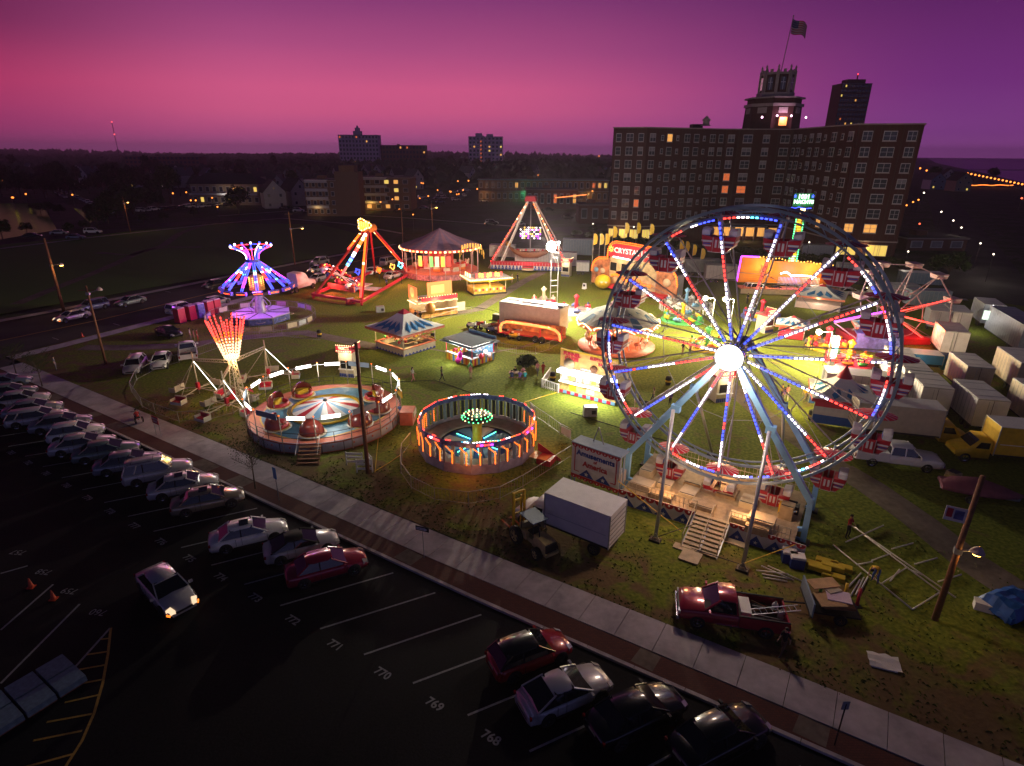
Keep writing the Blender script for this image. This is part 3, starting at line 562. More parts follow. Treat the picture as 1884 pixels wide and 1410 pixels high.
# forklift
cf = M('worn_cream_paint', (.50, .40, .17), .5, 0, .3, 3)
fk = thing('forklift', 'cream rough-terrain forklift with yellow mast beside the box truck', 'forklift', at(983, 992, .6), 0, A + pi - rad(24)); b = MB()
b.box(-1.05, 0, .95, 1.3, .95, .75, cf, tx=.96, ty=.85); b.box(-1.72, 0, .95, .12, .8, .6, dark); b.box(-1.78, 0, .62, .25, 1.0, .18, cf); b.box(.1, 0, .72, 1.6, .8, .3, cf); b.box(.35, .45, .95, .5, .25, .5, cf); b.box(.35, -.45, .95, .5, .25, .5, cf); b.box(.9, 0, 1.2, .25, .9, .5, cf); b.tube((-.8, .2, 1.3), (-.8, .2, 1.8), .04, dark); b.obj('chassis', fk)
b = MB(); b.box(.1, 0, 1.15, .5, .5, .12, black); b.box(-.15, 0, 1.4, .1, .5, .45, black); b.obj('seat', fk)
b = MB()
for x, y in ((-.55, .5), (-.55, -.5), (.75, .5), (.75, -.5)): b.tube((x, y, 1.2), (x * .9, y * .95, 2.25), .03, dark, 4)
b.box(.1, 0, 2.28, 1.5, 1.2, .05, bluegrey); b.obj('canopy', fk)
b = MB()
for s in (-1, 1): b.box(1.75, s * .42, 1.7, .16, .12, 3.0, yellow); b.box(1.9, s * .28, 1.5, .12, .1, 2.6, yellow)
for z in (.5, 1.6, 2.6, 3.15): b.box(1.8, 0, z, .1, .9, .12, yellow)
b.obj('mast', fk); b = MB()
for s in (-1, 1): b.box(2.6, s * .35, .32, 1.3, .13, .06, orangep); b.box(2.02, s * .35, .55, .08, .13, .5, orangep)
b.obj('forks', fk)
for x, y, r in ((1.0, .72, .62), (1.0, -.72, .62), (-1.1, .62, .42), (-1.1, -.62, .42)): wheel_parts(fk, x, y, r, .34, 16, cf)
for u, v, lab, m, dr, L, H_, W_ in ((1668, 712, 'white trailer squeezed between the tent and the pink-roofed trailer', white, 104, 4.6, 2.6, 2.4), (1648, 690, 'plain grey trailer beyond the lower right rim of the wheel', greyp, 100, 5, 2.5, 2.4), (1775, 705, 'cream trailer between the ridged trailer and the fifth-wheel trailer', creamp, 106, 5, 2.6, 2.4), (1862, 625, 'long dark-roofed semi trailer with a strip light on its edge', greyp, 103, 11, 3.2, 2.8), (1755, 598, 'white trailer beside the red light bars', white, 98, 5, 2.4, 2.4),
        (1720, 595, 'grey trailer behind the red light bars', greyp, 95, 5, 2.3, 2.4), (1690, 522, 'low blue-roofed trailer behind the top of the skeletal wheel', bluegrey, 20, 7, 2.2, 2.4), (1560, 505, 'white van-like trailer beyond the backdrop ride at right', white, 20, 4.5, 2.2, 2.3)):
    trailer(lab, m, at(u, v, .7), A + rad(dr), L, W_, H_, roofm=bluegrey if 'dark' in lab else None)
bk = boxtruck('blue truck with open bed parked behind the pink-roofed trailer', blue, blue, at(1690, 668, .8), A + rad(15), 4.0, 2.2, 1.2)
fl_ = at(1826, 612); t = thing('strip_light', 'slanting white strip light with a lit board beside the long semi trailer', 'lit sign', fl_, 0, A + rad(103)); b = MB(); b.box(0, 0, 1.6, .12, .12, 3.2, steel); b.obj('post', t); b = MB()
for k in range(3): b.tube((-3 + k * 2.2, 0, 3.4), (-1.3 + k * 2.2, 0, 3.3), .09, ET, 5)
b.obj('tubes', t); b = MB(); b.box(-1.2, .9, 2.6, 2.4, .08, 1.3, E('lit_board_mint', (.8, 1, .85), .9), 1.2); b.obj('board', t); plight('strip_glow', t, (-1, 3.4, 2.2), 160, (1, .9, .8), .4)
# ================================================================== RIDES
def atY(u, v, Y):                                 # the point at ground depth Y behind a pixel
    x, y = at(u, v, CH - 1.) ; 
    t = Y / y; return (x * t, Y, CH - t)
def atYs(u, v, Y):
    xx = u - 942; yy = -(v - 705); c, s = cos(ROLL), sin(ROLL); xx, yy = xx * c - yy * s, xx * s + yy * c
    r = (xx, F0 * cos(PIT) + yy * sin(PIT), -F0 * sin(PIT) + yy * cos(PIT)); t = Y / r[1]; return (r[0] * t, Y, CH + r[2] * t)
def edge(u0, v0, u1, v1, z=0.):
    p, q = at(u0, v0, z), at(u1, v1, z); return p, math.atan2(q[1] - p[1], q[0] - p[0]), math.dist(p, q)
def lerp(p, q, t): return tuple(a + (b - a) * t for a, b in zip(p, q))
LEDM = dict(W=EW, R=ER, B=EB, O=EO, Y=EWW, P=EP, G=EG, C=EC, T=ET)
def leds(b, p, q, pat, w=.07, fill=.6):           # a string of separate lamps along a line
    n = len(pat)
    for i, ch in enumerate(pat):
        if ch in LEDM:
            a = lerp(p, q, (i + .5 - fill / 2) / n); c = lerp(p, q, (i + .5 + fill / 2) / n); b.tube(a, c, w, LEDM[ch], 4)
def bulbs(b, p, q, n, mat, r=.06):
    for i in range(n): b.box(*lerp(p, q, (i + .5) / n), r * 2, r * 2, r * 2, mat, .6)
# ------------------------------------------------------------------ ferris wheel
frame = M('wheel_blue_grey', (.17, .24, .36), .45, .2, .15, 1.5); legm = M('wheel_light_blue', (.25, .52, .85), .45, .1, .12, 1.5); steelr = M('dull_steel', (.33, .33, .36), .5, .5, .2, 4)
WX = (14.08, 35.90); WR = 8.5; WZ = 11.55; WA = rad(-31.97); PH = -0.23019
fw = thing('ferris_wheel', 'giant ferris wheel with striped red gondolas and lit red white and blue spokes', 'ferris wheel', WX, 0, WA)
def rimpt(i, r, y): a = PH + 2 * pi * i / 15; return (r * sin(a), y, WZ + r * cos(a))
for y, nm in ((.02, 'front_rim'), (2.7, 'rear_rim')):
    b = MB(); K = 75
    for r in (WR + .50, WR + .12):
        for k in range(K):
            a0, a1 = 2 * pi * k / K, 2 * pi * (k + 1) / K
            b.tube((r * sin(a0), y, WZ + r * cos(a0)), (r * sin(a1), y, WZ + r * cos(a1)), .115 if r > WR + .3 else .07, frame, 4, caps=False)
    for k in range(45):
        a0, a1 = 2 * pi * k / 45, 2 * pi * (k + .5) / 45
        b.tube(((WR + .5) * sin(a0), y, WZ + (WR + .5) * cos(a0)), ((WR + .12) * sin(a1), y, WZ + (WR + .12) * cos(a1)), .035, frame, 4, caps=False)
    o = b.obj(nm, fw)
    if y < 1: frim = o
SP = ['BBBBWWWWWWWWWRRRRRRWWWBBBB', 'BBBBWWWWWWWWRRRRRRWWWWWBBB', 'BBBBBWWWWWWWWWWRRRRWWWWWWW', 'BBBBBBBBWWWWWWWRRRRRRRWWWW', 'WBBBBBBBBWWWWWWRRRRRRRRWWW', 'WWWBBBBBBBBBWWWWWWRRRRRRRR', 'WWWWWWBBBBBBBBWWWWWWRRRRRR', 'RWWWWWBBBBBBBBBBWWRRRRRRRR', 'RRRWWWBBRBBBBRRBBBWWWWWWWR', 'RRRRRRWWWWWWBBBBBBBBWWWWWR', 'RRRRRRRWWWWWWWWWBBBBBBBWWW', 'WRRRRRRRRRWWWWWWWBBBRBBBBB', 'WWWWRRRRRRRRRWWWWWBBBBBBBB', 'WWWWWWWWRRRRRRRRRWWWWWBBBB', 'BBBWWWWWWWRRRRRRRWWWWWBBBB']
RIM = ['RRRWWWCCBBBB', '', ' RRR WWWWBB ', 'RRRWWWWWBBB ', 'RR RRWWWWBBB', '', 'WRRRWCWWRR  ', 'BBB BWWWW   ', 'BBBBWWWWRRRR', '', 'RRRRWWWWBBBB', 'RRBWWWWWBBB ', '', '', ' RRR  WWBBBB']
for i in range(15):
    b = MB(); h0 = rimpt(i, .55, .05); e0 = rimpt(i, WR + .1, .05); t_ = 2 * pi * i / 15 + PH; tx, tz = cos(t_), -sin(t_)
    for s in (-1, 1): b.tube((h0[0] + tx * s * .09, .12, h0[2] + tz * s * .09), (e0[0] + tx * s * .09, .12, e0[2] + tz * s * .09), .035, steelr, 4, caps=False)
    for k in range(14):
        p = lerp(h0, e0, k / 14); q = lerp(h0, e0, (k + 1) / 14); s = 1 if k % 2 else -1
        b.tube((p[0] + tx * s * .09, .12, p[2] + tz * s * .09), (q[0] - tx * s * .09, .12, q[2] - tz * s * .09), .018, steelr, 3, caps=False)
    b.tube(rimpt(i, .5, 2.65), rimpt(i, WR + .1, 2.7), .055, steelr, 5, caps=False)
    m1, m2 = rimpt(i, WR * .60, .12), rimpt(i, WR * .60, 2.7); b.tube(m1, m2, .03, steelr, 4); b.tube(rimpt(i, WR * .6, .12), rimpt(i, .6, 2.7), .025, steelr, 4, caps=False)
    b.tube(rimpt(i + .0, WR * .60, 1.4), rimpt(i + 1, WR * .60, 1.4), .022, steelr, 4, caps=False); b.tube(rimpt(i, WR * .6, 2.7), rimpt(i, WR + .1, .1), .022, steelr, 4, caps=False)
    b.tube(rimpt(i, WR + .3, .0), rimpt(i, WR + .3, 2.7), .06, frame, 6); sp = b.obj('spoke', fw)
    l = MB(); l.tube(rimpt(i, 1.0, .03), rimpt(i, WR - .12, .03), .05, navy, 4); leds(l, rimpt(i, .95, -.04), rimpt(i, WR - .12, -.04), SP[i], .062); l.obj('led_strip', sp)
b = MB()
for i, pat in enumerate(RIM):
    if pat:
        n = len(pat)
        for k, ch in enumerate(pat):
            if ch in LEDM: b.tube(rimpt(i + .06 + .88 * (k + .2) / n, WR - .02, -.05), rimpt(i + .06 + .88 * (k + .8) / n, WR - .02, -.05), .062, LEDM[ch], 4)
b.obj('led_strip', frim)
b = MB(); hubm = E('hub_disc_light', (1, .97, .9), 1.5, True); b.lathe([(.001, -1.10), (.84, -1.10), (.86, -1.06), (.86, -.98)], hubm, 40, (0, 0, WZ + .1), axis='y'); b.lathe([(.87, -1.12), (.92, -1.10), (.92, -.92), (.87, -.90), (.3, -.85)], chrome, 40, (0, 0, WZ + .1), axis='y')
hd = b.obj('hub_disc', fw); b = MB()
for x, z, w in ((-.35, .05, .18), (-.1, -.1, .12), (.12, .06, .15), (.38, .0, .2), (.0, -.32, .1), (.22, -.28, .14)): b.tube((x - w / 2, -1.11, WZ + .1 + z), (x + w / 2, -1.11, WZ + .1 + z + .05), .012, dark, 3)
b.obj('worn_lettering', hd)
b = MB(); b.lathe([(.35, -.2), (.42, -.15), (.42, 2.9), (.3, 3.0)], dark, 16, (0, 0, WZ), axis='y')
for y in (.1, 2.7): b.lathe([(.3, y - .05), (.62, y - .05), (.62, y + .05), (.3, y + .05)], steelr, 20, (0, 0, WZ), axis='y')
b.obj('hub', fw); plight('hub_glow', fw, (0, -2.4, WZ - .5), 320, (1, .74, .55), .8)
fanr = M('fan_red', (.70, .02, .05), .45)
def bent(par, sy, y):                              # one A frame
    for s in (-1, 1):
        b = MB(); b.tube((s * .15, y, WZ + .1), (s * 3.05, y, WZ - 4.2), .25, legm, 4); b.tube((s * 3.02, y, WZ - 4.15), (s * 6.05, y, 3.1), .27, legm, 4)
        b.tube((s * 6.05, y, 3.35), (s * 6.1, y, .1), .24, legm, 4); b.tube((s * 6.05, y, 1.0), (s * 3.6, y, .35), .17, legm, 4); b.tube((s * 6.05, y, .2), (s * 3.6, y, .3), .10, legm, 4)
        b.tube((s * 1.0, y - .1, WZ - 1.6), (s * 5.8, y - .1, 3.6), .04, steelr, 4); b.box(s * 3.04, y, WZ - 4.2, .6, .42, .5, legm, 0); b.box(s * 6.1, y, .07, .8, .7, .14, dark); b.obj('leg', par)
bent(fw, -1, -.62); bent(fw, 1, 3.75)
for s, fx in ((-1, -2.05), (1, 3.4)):
    b = MB(); b.tube((fx, -5.6, .25), (s * 3.05, -1.2, WZ - 4.1), .12, steel, 8); b.box(fx, -5.6, .08, .7, .5, .16, dark); b.tube((fx - .25, -5.6, .1), (fx, -5.6, .55), .05, steel, 4); b.tube((fx + .25, -5.6, .1), (fx, -5.6, .55), .05, steel, 4); b.obj('outrigger', fw)
    b = MB(); b.tube((fx, 8.3, .25), (s * 3.05, 3.9, WZ - 4.1), .11, steel, 8); b.box(fx, 8.3, .08, .7, .5, .16, dark); b.obj('outrigger', fw)
b = MB()
for p, q in (((-2.0, -5.6, .3), (.2, -4.6, 1.6)), ((-5.9, -2.9, 1.9), (-.6, -5.0, .9)), ((-.5, -5.2, .05), (3.4, -5.6, .4)), ((3.4, -5.6, .5), (5.8, -3.0, 1.2))): b.tube(p, q, .03, yellow if p[0] in (-5.9, 3.4) else dark, 4)
b.obj('guy_strap', fw)
# deck, pads, fascia with stars
dk = M('deck_plate', (.42, .32, .20), .5, .2, .25, 3); padm = M('beige_pad', (.50, .40, .26), .6, 0, .2, 2)
b = MB(); b.box(0, .9, .95, 11.4, 6.6, .12, dk)
for x in (-5.5, -2.8, 0, 2.8, 5.5):
    for y in (-2, 1, 3.8): b.tube((x, y, 0), (x, y, .9), .06, steelr, 5)
b.box(0, 1.2, .5, 10.5, 1.2, .5, dark); deck = b.obj('deck', fw)
b = MB(); random.seed(5)
for x, y, w, d, h in ((-4.6, -1.4, 1.5, 1.2, .5), (-3.0, -1.9, 1.6, 1.0, .35), (-3.2, -.5, 1.0, .9, .45), (-1.5, -.4, 1.1, 1.4, .3), (-1.6, .9, 1.2, .9, .35), (2.3, -1.9, 1.3, .9, .4), (3.6, -1.9, 1.6, 1.2, .75), (3.5, -2.7, 1.4, .5, .5), (.8, 1.2, 1.3, 1.6, .2), (2.4, .4, 1.1, 1.3, .45), (-4.9, .6, .9, 1.2, .6), (4.8, .2, .8, .8, 1.0), (-.2, -1.6, 1.6, 1.0, .3)):
    b.box(x, y, 1.01 + h / 2, w, d, h, random.choice((padm, dk, creamp)), random.uniform(-.06, .06)); b.box(x, y - d / 2 + .1, 1.03 + h, w * .9, .05, .03, dark)
b.obj('loading_pads', fw)
b = MB(); b.box(4.6, .7, 1.4, .7, .6, .8, yellow); b.box(5.2, 1.1, 1.3, .5, .6, .6, dark); b.tube((4.3, .3, 1.1), (5.4, .3, 1.6), .06, chrome, 6); b.tube((4.3, .9, 1.9), (5.3, .9, 1.9), .08, dark, 6); b.obj('drive_unit', fw)
skirtw = M('white_canvas', (.62, .60, .60), .8, 0, .12, 2, .3)
def fascia(par, x0, x1, y, z0, z1, n, nm='fascia'):
    b = MB(); b.box((x0 + x1) / 2, y, (z0 + z1) / 2, x1 - x0, .05, z1 - z0, skirtw); w = (x1 - x0) / n; H = z1 - z0
    for i in range(n):
        cx = x0 + w * (i + .5); b.prism([(cx - w * .48, z0 + .02), (cx + w * .48, z0 + .02), (cx, z0 + H * .68)], y - .03, y - .045, navy, 'xz')
        st = [(cx + (.13 if k % 2 == 0 else .05) * w * sin(pi * k / 5), z0 + H * .24 + (.13 if k % 2 == 0 else .05) * w * cos(pi * k / 5)) for k in range(10)]
        b.prism(st, y - .05, y - .058, white, 'xz')
        for k in range(2):
            c2 = x0 + w * (i + .25 + .5 * k); b.prism([(c2 + w * .25 * cos(pi + pi * j / 8), z1 + w * .28 * sin(pi + pi * j / 8)) for j in range(9)], y - .03, y - .05, red, 'xz')
            b.sph((c2, y - .05, z1 - w * .10), w * .05, white, 6, 4)
    return b.obj(nm, par)
fascia(fw, -5.9, -.45, -2.75, .05, 1.2, 4); fascia(fw, 1.85, 6.4, -2.75, .05, 1.2, 4)
b = MB()                                            # stair
for k in range(9):
    z = 1.05 - k * .115; b.box(.7, -2.6 - k * .33, z - .03, 2.2, .30, .06, padm); b.box(.7, -2.44 - k * .33, z - .1, 2.2, .02, .09, dk)
for x in (-.42, .7, 1.82):
    b.tube((x, -2.5, 1.0), (x, -5.4, .05), .05, steel, 4); b.tube((x, -2.4, 1.95), (x, -5.3, 1.0), .03, creamp, 5)
    for y, z in ((-2.4, 1.95), (-5.3, 1.0), (-3.85, 1.48)): b.tube((x, y, z), (x, y, z - .95), .03, creamp, 5)
b.obj('stairs', fw); b = MB(); b.box(.4, -6.1, .12, 1.2, 1.2, .05, padm); b.box(.4, -6.1, .06, 1.1, 1.1, .08, dk); b.obj('ramp', fw)
b = MB()
for x0, x1, y in ((1.8, 5.4, -2.6), (-5.5, -.4, -2.6), (-5.6, 5.6, 4.1)):
    n = int((x1 - x0) / .9) + 1
    for z in (1.5, 1.95): b.tube((x0, y, z), (x1, y, z), .025, creamp, 5)
    for k in range(n * 3 + 1): x = x0 + (x1 - x0) * k / (n * 3); b.tube((x, y, 1.0), (x, y, 1.95), .014 if k % 3 else .03, creamp, 4)
b.obj('railing', fw)
for x, y in ((-2.5, -2.2), (2.6, -2.2), (0, 4)): plight('deck_lamp', fw, (x, y, 2.4), 170, (1, .50, .20), .3)
# gondolas (one per spoke end; they hang, so each is a thing of its own)
gred = M('gondola_red', (.30, .012, .03), .4, 0, .15); gwh = M('gondola_white', (.44, .44, .50), .5, 0, .12)
def gondola_parts(t):
    b = MB(); K = 14
    for k in range(K):
        a0, a1 = 2 * pi * k / K, 2 * pi * (k + 1) / K; e = lambda a, f=1: (1.22 * f * cos(a), .95 * f * sin(a), .16 - .22 * f)
        am = a1 - .09; b.add([(0, 0, .16), e(a0), e(am)], [(0, 1, 2)], fanr); b.add([(0, 0, .16), e(am), e(a1)], [(0, 1, 2)], white if k % 1 == 0 else fanr)
        b.add([(0, 0, .08), e(a0, .99)[:2] + (-.09,), e(a1, .99)[:2] + (-.09,)], [(0, 2, 1)], pinkp)
    b.obj('canopy', t)
    b = MB(); b.tube((0, 0, .2), (0, 0, -2.3), .055, steelr, 6); b.tube((0, -1.25, 0), (0, 1.25, 0), .06, frame, 6); b.obj('hanger', t)
    pr = [(-1.14, -1.42), (-1.02, -2.0), (-.62, -2.42), (.62, -2.42), (1.02, -2.0), (1.14, -1.42), (.34, -1.55), (-.34, -1.55)]
    b = MB(); b.prism([pr[0], pr[1], pr[2], (-.36, -2.44), (-.36, -1.55)], -.62, .62, gred, 'xz'); b.prism([(.36, -1.55), (.36, -2.44), pr[3], pr[4], pr[5]], -.62, .62, gred, 'xz')
    for s in (-1, 1):
        for z0, z1, x0, x1 in ((-1.74, -1.86, .40, 1.06), (-2.04, -2.13, .44, .96)):
            for y in (-.635, .635): b.add([(s * x0, y, z0), (s * x1, y, z0), (s * (x1 - .05), y, z1), (s * x0, y, z1)], [(0, 1, 2, 3)], gwh)
            b.add([(s * (x1 + .075), -.6, z0 + .01), (s * (x1 + .075), .6, z0 + .01), (s * (x1 + .05), .6, z1), (s * (x1 + .05), -.6, z1)], [(0, 1, 2, 3)], gwh)
        for y in (-.64, .64): b.box(s * .74, y, -1.95, .5, .012, .07, navy)
    b.box(0, 0, -2.47, 1.3, 1.1, .1, greyp); tub = b.obj('tub', t)
    b = MB()
    for y in (-.66, .66): b = MB(); b.box(0, y, -2.0, .62, .05, .92, gred); [b.box(s * .12, y * 1.05, -1.93, .13, .02, .5, gwh) for s in (-1, 1)]; [b.tube((s * .34, y, -1.52), (s * .30, y, -2.48), .03, gwh, 4) for s in (-1, 1)]; b.tube((-.34, y, -2.47), (.34, y, -2.47), .035, gwh, 4); b.obj('door', t)
    for s in (-1, 1):
        b = MB(); sec = [(-.60, -1.45), (-.58, -1.12), (-.42, -.98), (.42, -.98), (.58, -1.12), (.60, -1.45)]
        st = [[(s * x, y * f, -1.45 + (z + 1.45) * f) for y, z in sec] for x, f in ((1.14, 1.0), (1.05, 1.02), (.62, .9))]
        b.loft(st, gwh, False); b.box(s * .60, 0, -1.28, .03, .86, .30, navy); b.obj('seat_hood', t)
gz = []
pos = ('near the top left of the rim', 'near the top right of the rim', 'at the upper right of the rim', 'at the right, just above hub height', 'on the right side, just below hub height, in front of the trucks', 'at the lower right in front of the white pickup', 'at the bottom right beyond the blue leg', 'low over the loading deck, right of the stairs', 'lowest, above the stair top', 'low over the deck, left of the stairs', 'at the lower left beside the large banner', 'on the left side before the snack stand', 'at the left, just above hub height', 'at the upper left before the round tent', 'at the upper left before the funhouse sign')
def wpt(i): p = rimpt(i, WR + .3, 1.36); return (WX[0] + p[0] * cos(WA) - p[1] * sin(WA), WX[1] + p[0] * sin(WA) + p[1] * cos(WA)), p[2]
p0, z0 = wpt(0); gp = thing('gondola', 'red gondola ' + pos[0], 'gondola', p0, z0, WA, 'gondolas of the ferris wheel'); gondola_parts(gp); gp.scale = (.93, .93, .96)
for i in range(1, 15): p0, z0 = wpt(i); dup(gp, p0, WA, z0, 'red gondola ' + pos[i])
# the large banner left of the wheel
p, r, L = edge(1047, 905, 1140, 942); p2 = at(1050, 893)
bn = thing('banner', 'large white banner reading Amusements of America left of the ferris wheel', 'banner', p2, 0, r); L = 4.0
b = MB(); b.box(L / 2, 0, 2.35, L, .07, 2.6, skirtw); b.obj('canvas', bn); b = MB()
for i in range(8):
    cx = L * (i + .5) / 8; w = L / 16
    for zz, sgn in ((3.62, 1), (1.06, 1)): b.prism([(cx + w * cos(pi + pi * j / 8), zz + w * .95 * sin(pi + pi * j / 8)) for j in range(9)], -.05, -.07, red, 'xz'); b.sph((cx, -.07, zz - .1), .05, white, 6, 4)
b.box(L / 2, -.055, 3.68, L, .03, .12, red); b.box(L / 2, -.055, 1.10, L, .03, .10, red)
for x in (.28, L - .28): b.box(x, -.05, 2.45, .07, .02, 2.0, red); b.box(x + (.2 if x < 1 else -.2), -.05, 1.46, .4, .02, .06, red)
for cx in (L * .33, L * .68): b.prism([(cx - .62, 1.18), (cx + .62, 1.18), (cx, 1.82)], -.05, -.065, navy, 'xz'); b.prism([(cx + (.19 if k % 2 == 0 else .08) * sin(pi * k / 5), 1.42 + (.19 if k % 2 == 0 else .08) * cos(pi * k / 5)) for k in range(10)], -.07, -.08, white, 'xz')
b.obj('trim', bn); text('Amusements', .60, navy, bn, (L / 2, -.06, 3.02), bold=.018); text('of', .34, red, bn, (L / 2, -.06, 2.62), bold=.01); text('America', .60, red, bn, (L / 2, -.06, 2.22), bold=.018)
b = MB(); b.box(L / 2, .55, 1.9, L, .9, .9, steelr); b.box(L / 2, .55, 3.72, L + .1, 1.3, .08, bluegrey)
for x in (0, L): b.tube((x, .5, 0), (x, .5, 3.7), .06, frame, 5); b.tube((x, .05, 0), (x, .05, 3.8), .05, frame, 5)
b.tube((1.2, .9, 3.7), (1.6, .9, 5.0), .04, steelr, 4); b.tube((1.6, .9, 5.0), (2.1, .9, 3.7), .04, steelr, 4); b.obj('frame', bn)
# ------------------------------------------------------------------ tilt ride
TC = P(-41.3, 33.6); TR = 6.85
tl = thing('tilt_ride', 'round tilting car ride with blue floor, red shells and white light tubes', 'ride', TC, 0, A)
flb = M('ride_floor_blue', (.10, .28, .42), .4, .1, .3, 1.2); coral = M('coral_paint', (.55, .16, .10), .5, 0, .2, 2); pale = M('pale_panel', (.42, .46, .55), .5, 0, .15, 2)
b = MB(); K = 48
def fz(r, a): return 1.02 + (.16 * cos(3 * a) if r > 2 else 0)
for j in range(4):
    r0_, r1_ = (2.7, 4.4, 5.6, 5.75, 6.75)[j:j + 2]; mt_ = (flb, flb, yellow, coral)[j]
    for k in range(K):
        a0, a1 = 2 * pi * k / K, 2 * pi * (k + 1) / K; f = (.4 if j == 3 else 1)
        Z = lambda r, a: 1.02 + .14 * cos(3 * a + .5) * (0 if r < 3 or r > 6 else 1)
        b.add([(r0_ * cos(a0), r0_ * sin(a0), Z(r0_, a0)), (r1_ * cos(a0), r1_ * sin(a0), Z(r1_, a0)), (r1_ * cos(a1), r1_ * sin(a1), Z(r1_, a1)), (r0_ * cos(a1), r0_ * sin(a1), Z(r0_, a1))], [(0, 1, 2, 3)], mt_)
b.obj('floor', tl)
b = MB(); b.lathe([(6.75, 1.05), (6.8, 1.0), (6.78, .12), (6.7, .1)], pale, 24); b.lathe([(6.86, 1.04), (6.86, .93), (6.80, .93)], coral, 24); b.lathe([(6.84, .2), (6.84, .12), (6.7, .12)], coral, 24)
for k in range(24): a = 2 * pi * k / 24; b.box(6.72 * cos(a + pi / 24), 6.72 * sin(a + pi / 24), .6, .1, .14, .16, coral, a + pi / 24); b.tube((6.83 * cos(a), 6.83 * sin(a), .1), (6.83 * cos(a), 6.83 * sin(a), 1.0), .03, dark, 4)
b.obj('side_panels', tl)
b = MB(); K = 20; lb = M('light_blue_paint', (.16, .36, .60), .5)
for k in range(K):
    a0, a1 = 2 * pi * k / K, 2 * pi * (k + 1) / K; b.add([(0, 0, 2.1), (3.0 * cos(a0), 3.0 * sin(a0), 1.25), (3.0 * cos(a1), 3.0 * sin(a1), 1.25)], [(0, 1, 2)], (lb, white, red, white)[k % 4])
b.lathe([(2.95, 1.25), (3.4, 1.12), (3.45, 1.3), (3.05, 1.46)], yellow, 20); b.lathe([(3.05, 1.47), (3.4, 1.36)], M('olive_trim', (.10, .10, .02), .5), 20); b.sph((0, 0, 2.05), .22, dark, 8, 5); b.obj('center_cone', tl)
plight('centre_lamp', tl, (.0, 2.0, 2.7), 50, (1, .8, .5), .2)
disk = M('pale_turntable', (.55, .50, .42), .5, .1, .15, 2)
for k, (deg, turn) in enumerate(((200, 3.6), (165, 3.1), (70, 1.0), (32, .4), (-5, 5.6), (262, 4.4), (305, 5.2))):
    a = rad(deg) - A + rad(-32); x, y = 4.85 * cos(a), 4.85 * sin(a)
    b = MB(); b.lathe([(.001, 1.16), (1.15, 1.16), (1.2, 1.10)], disk, 20, (x, y, 0)); b.lathe([(1.05, 1.165), (1.0, 1.17), (.9, 1.165)], yellow, 20, (x, y, 0)); b.obj('turntable', tl)
    b = MB(); t0 = turn; S_ = []
    for j in range(9):                              # half-shell hood
        t = pi * (.0 + j / 8.); S_.append([(x + (1.1 * sin(pi * .5 * q / 5 + .0)) * cos(t0 + t - pi / 2), y + (1.1 * sin(pi * .5 * q / 5)) * sin(t0 + t - pi / 2), 1.25 + 1.25 * cos(pi * .5 * q / 5)) for q in range(6)])
    hv = [p for s_ in S_ for p in s_]; hf = [(j * 6 + q, j * 6 + q + 1, (j + 1) * 6 + q + 1, (j + 1) * 6 + q) for j in range(8) for q in range(5)]
    b.add(hv, hf, M('shell_maroon', (.20, .03, .02), .25, coat=.6), True); b.lathe([(.96, 1.25), (1.0, 1.42), (.94, 1.55)], (white, yellow)[k % 2], 14, (x, y, 0), t0 - pi / 2, t0 + pi / 2)
    b.lathe([(.6, 1.2), (.8, 1.5), (.9, 1.5), (.9, 1.18)], red, 12, (x, y, 0), t0 + pi / 2, t0 + 1.5 * pi); b.box(x + .15 * cos(t0), y + .15 * sin(t0), 1.45, .3, 1.2, .45, yellow, t0); b.obj('tub_car', tl)
b = MB(); K = 30
for z in (1.5, 1.95):
    for k in range(K):
        a0, a1 = 2 * pi * k / K, 2 * pi * (k + 1) / K
        if k in (17, 18): continue
        b.tube((6.8 * cos(a0), 6.8 * sin(a0), z), (6.8 * cos(a1), 6.8 * sin(a1), z), .025, dark, 4)
for k in range(K): a = 2 * pi * k / K; b.tube((6.8 * cos(a), 6.8 * sin(a), 1), (6.8 * cos(a), 6.8 * sin(a), 1.95), .025, dark, 4)
b.obj('railing', tl)
K = 15                                              # lamp posts round the deck carrying the light tubes
for k in range(K):
    a0 = 2 * pi * k / K; a1 = 2 * pi * (k + 1) / K; b = MB(); b.tube((6.85 * cos(a0), 6.85 * sin(a0), .1), (6.85 * cos(a0), 6.85 * sin(a0), 3.45), .045, creamp, 6); b.sph((6.85 * cos(a0), 6.85 * sin(a0), 3.5), .07, EO, 6, 4); pst = b.obj('post', tl)
    lit = k not in (1, 4, 9, 11, 14)
    b = MB(); p = (6.85 * cos(a0), 6.85 * sin(a0), 3.3); q = (6.85 * cos(a1), 6.85 * sin(a1), 3.3); b.tube(lerp(p, q, .04), lerp(p, q, .96), .03, dark if not lit else steel, 4)
    if lit:
        for dz in (-.1, .1): pp_, qq_ = lerp(p, q, .22), lerp(p, q, .74); b.tube((pp_[0], pp_[1], 3.3 + dz), (qq_[0], qq_[1], 3.3 + dz), .06, ET, 6)
    else: pp_, qq_ = lerp(p, q, .1), lerp(p, q, .9); b.box(*lerp(p, q, .5), .06, math.dist(pp_, qq_), .5, bluegrey, (a0 + a1) / 2)
    b.obj('tube_light', pst)
for x, y in ((5, -4), (-5, 4), (5, 4.5), (-4.5, -5), (0, 0)): plight('tube_glow', tl, (x, y, 3.6), 95, (1, .93, .8), .6)
b = MB(); a = rad(-52)                              # stairs towards the pavement
c_, s_ = cos(a), sin(a)
for k in range(5): b.box(0 + (7.1 + k * .32) * c_, (7.1 + k * .32) * s_, .93 - k * .19, .34, 1.7, .07, wood, a)
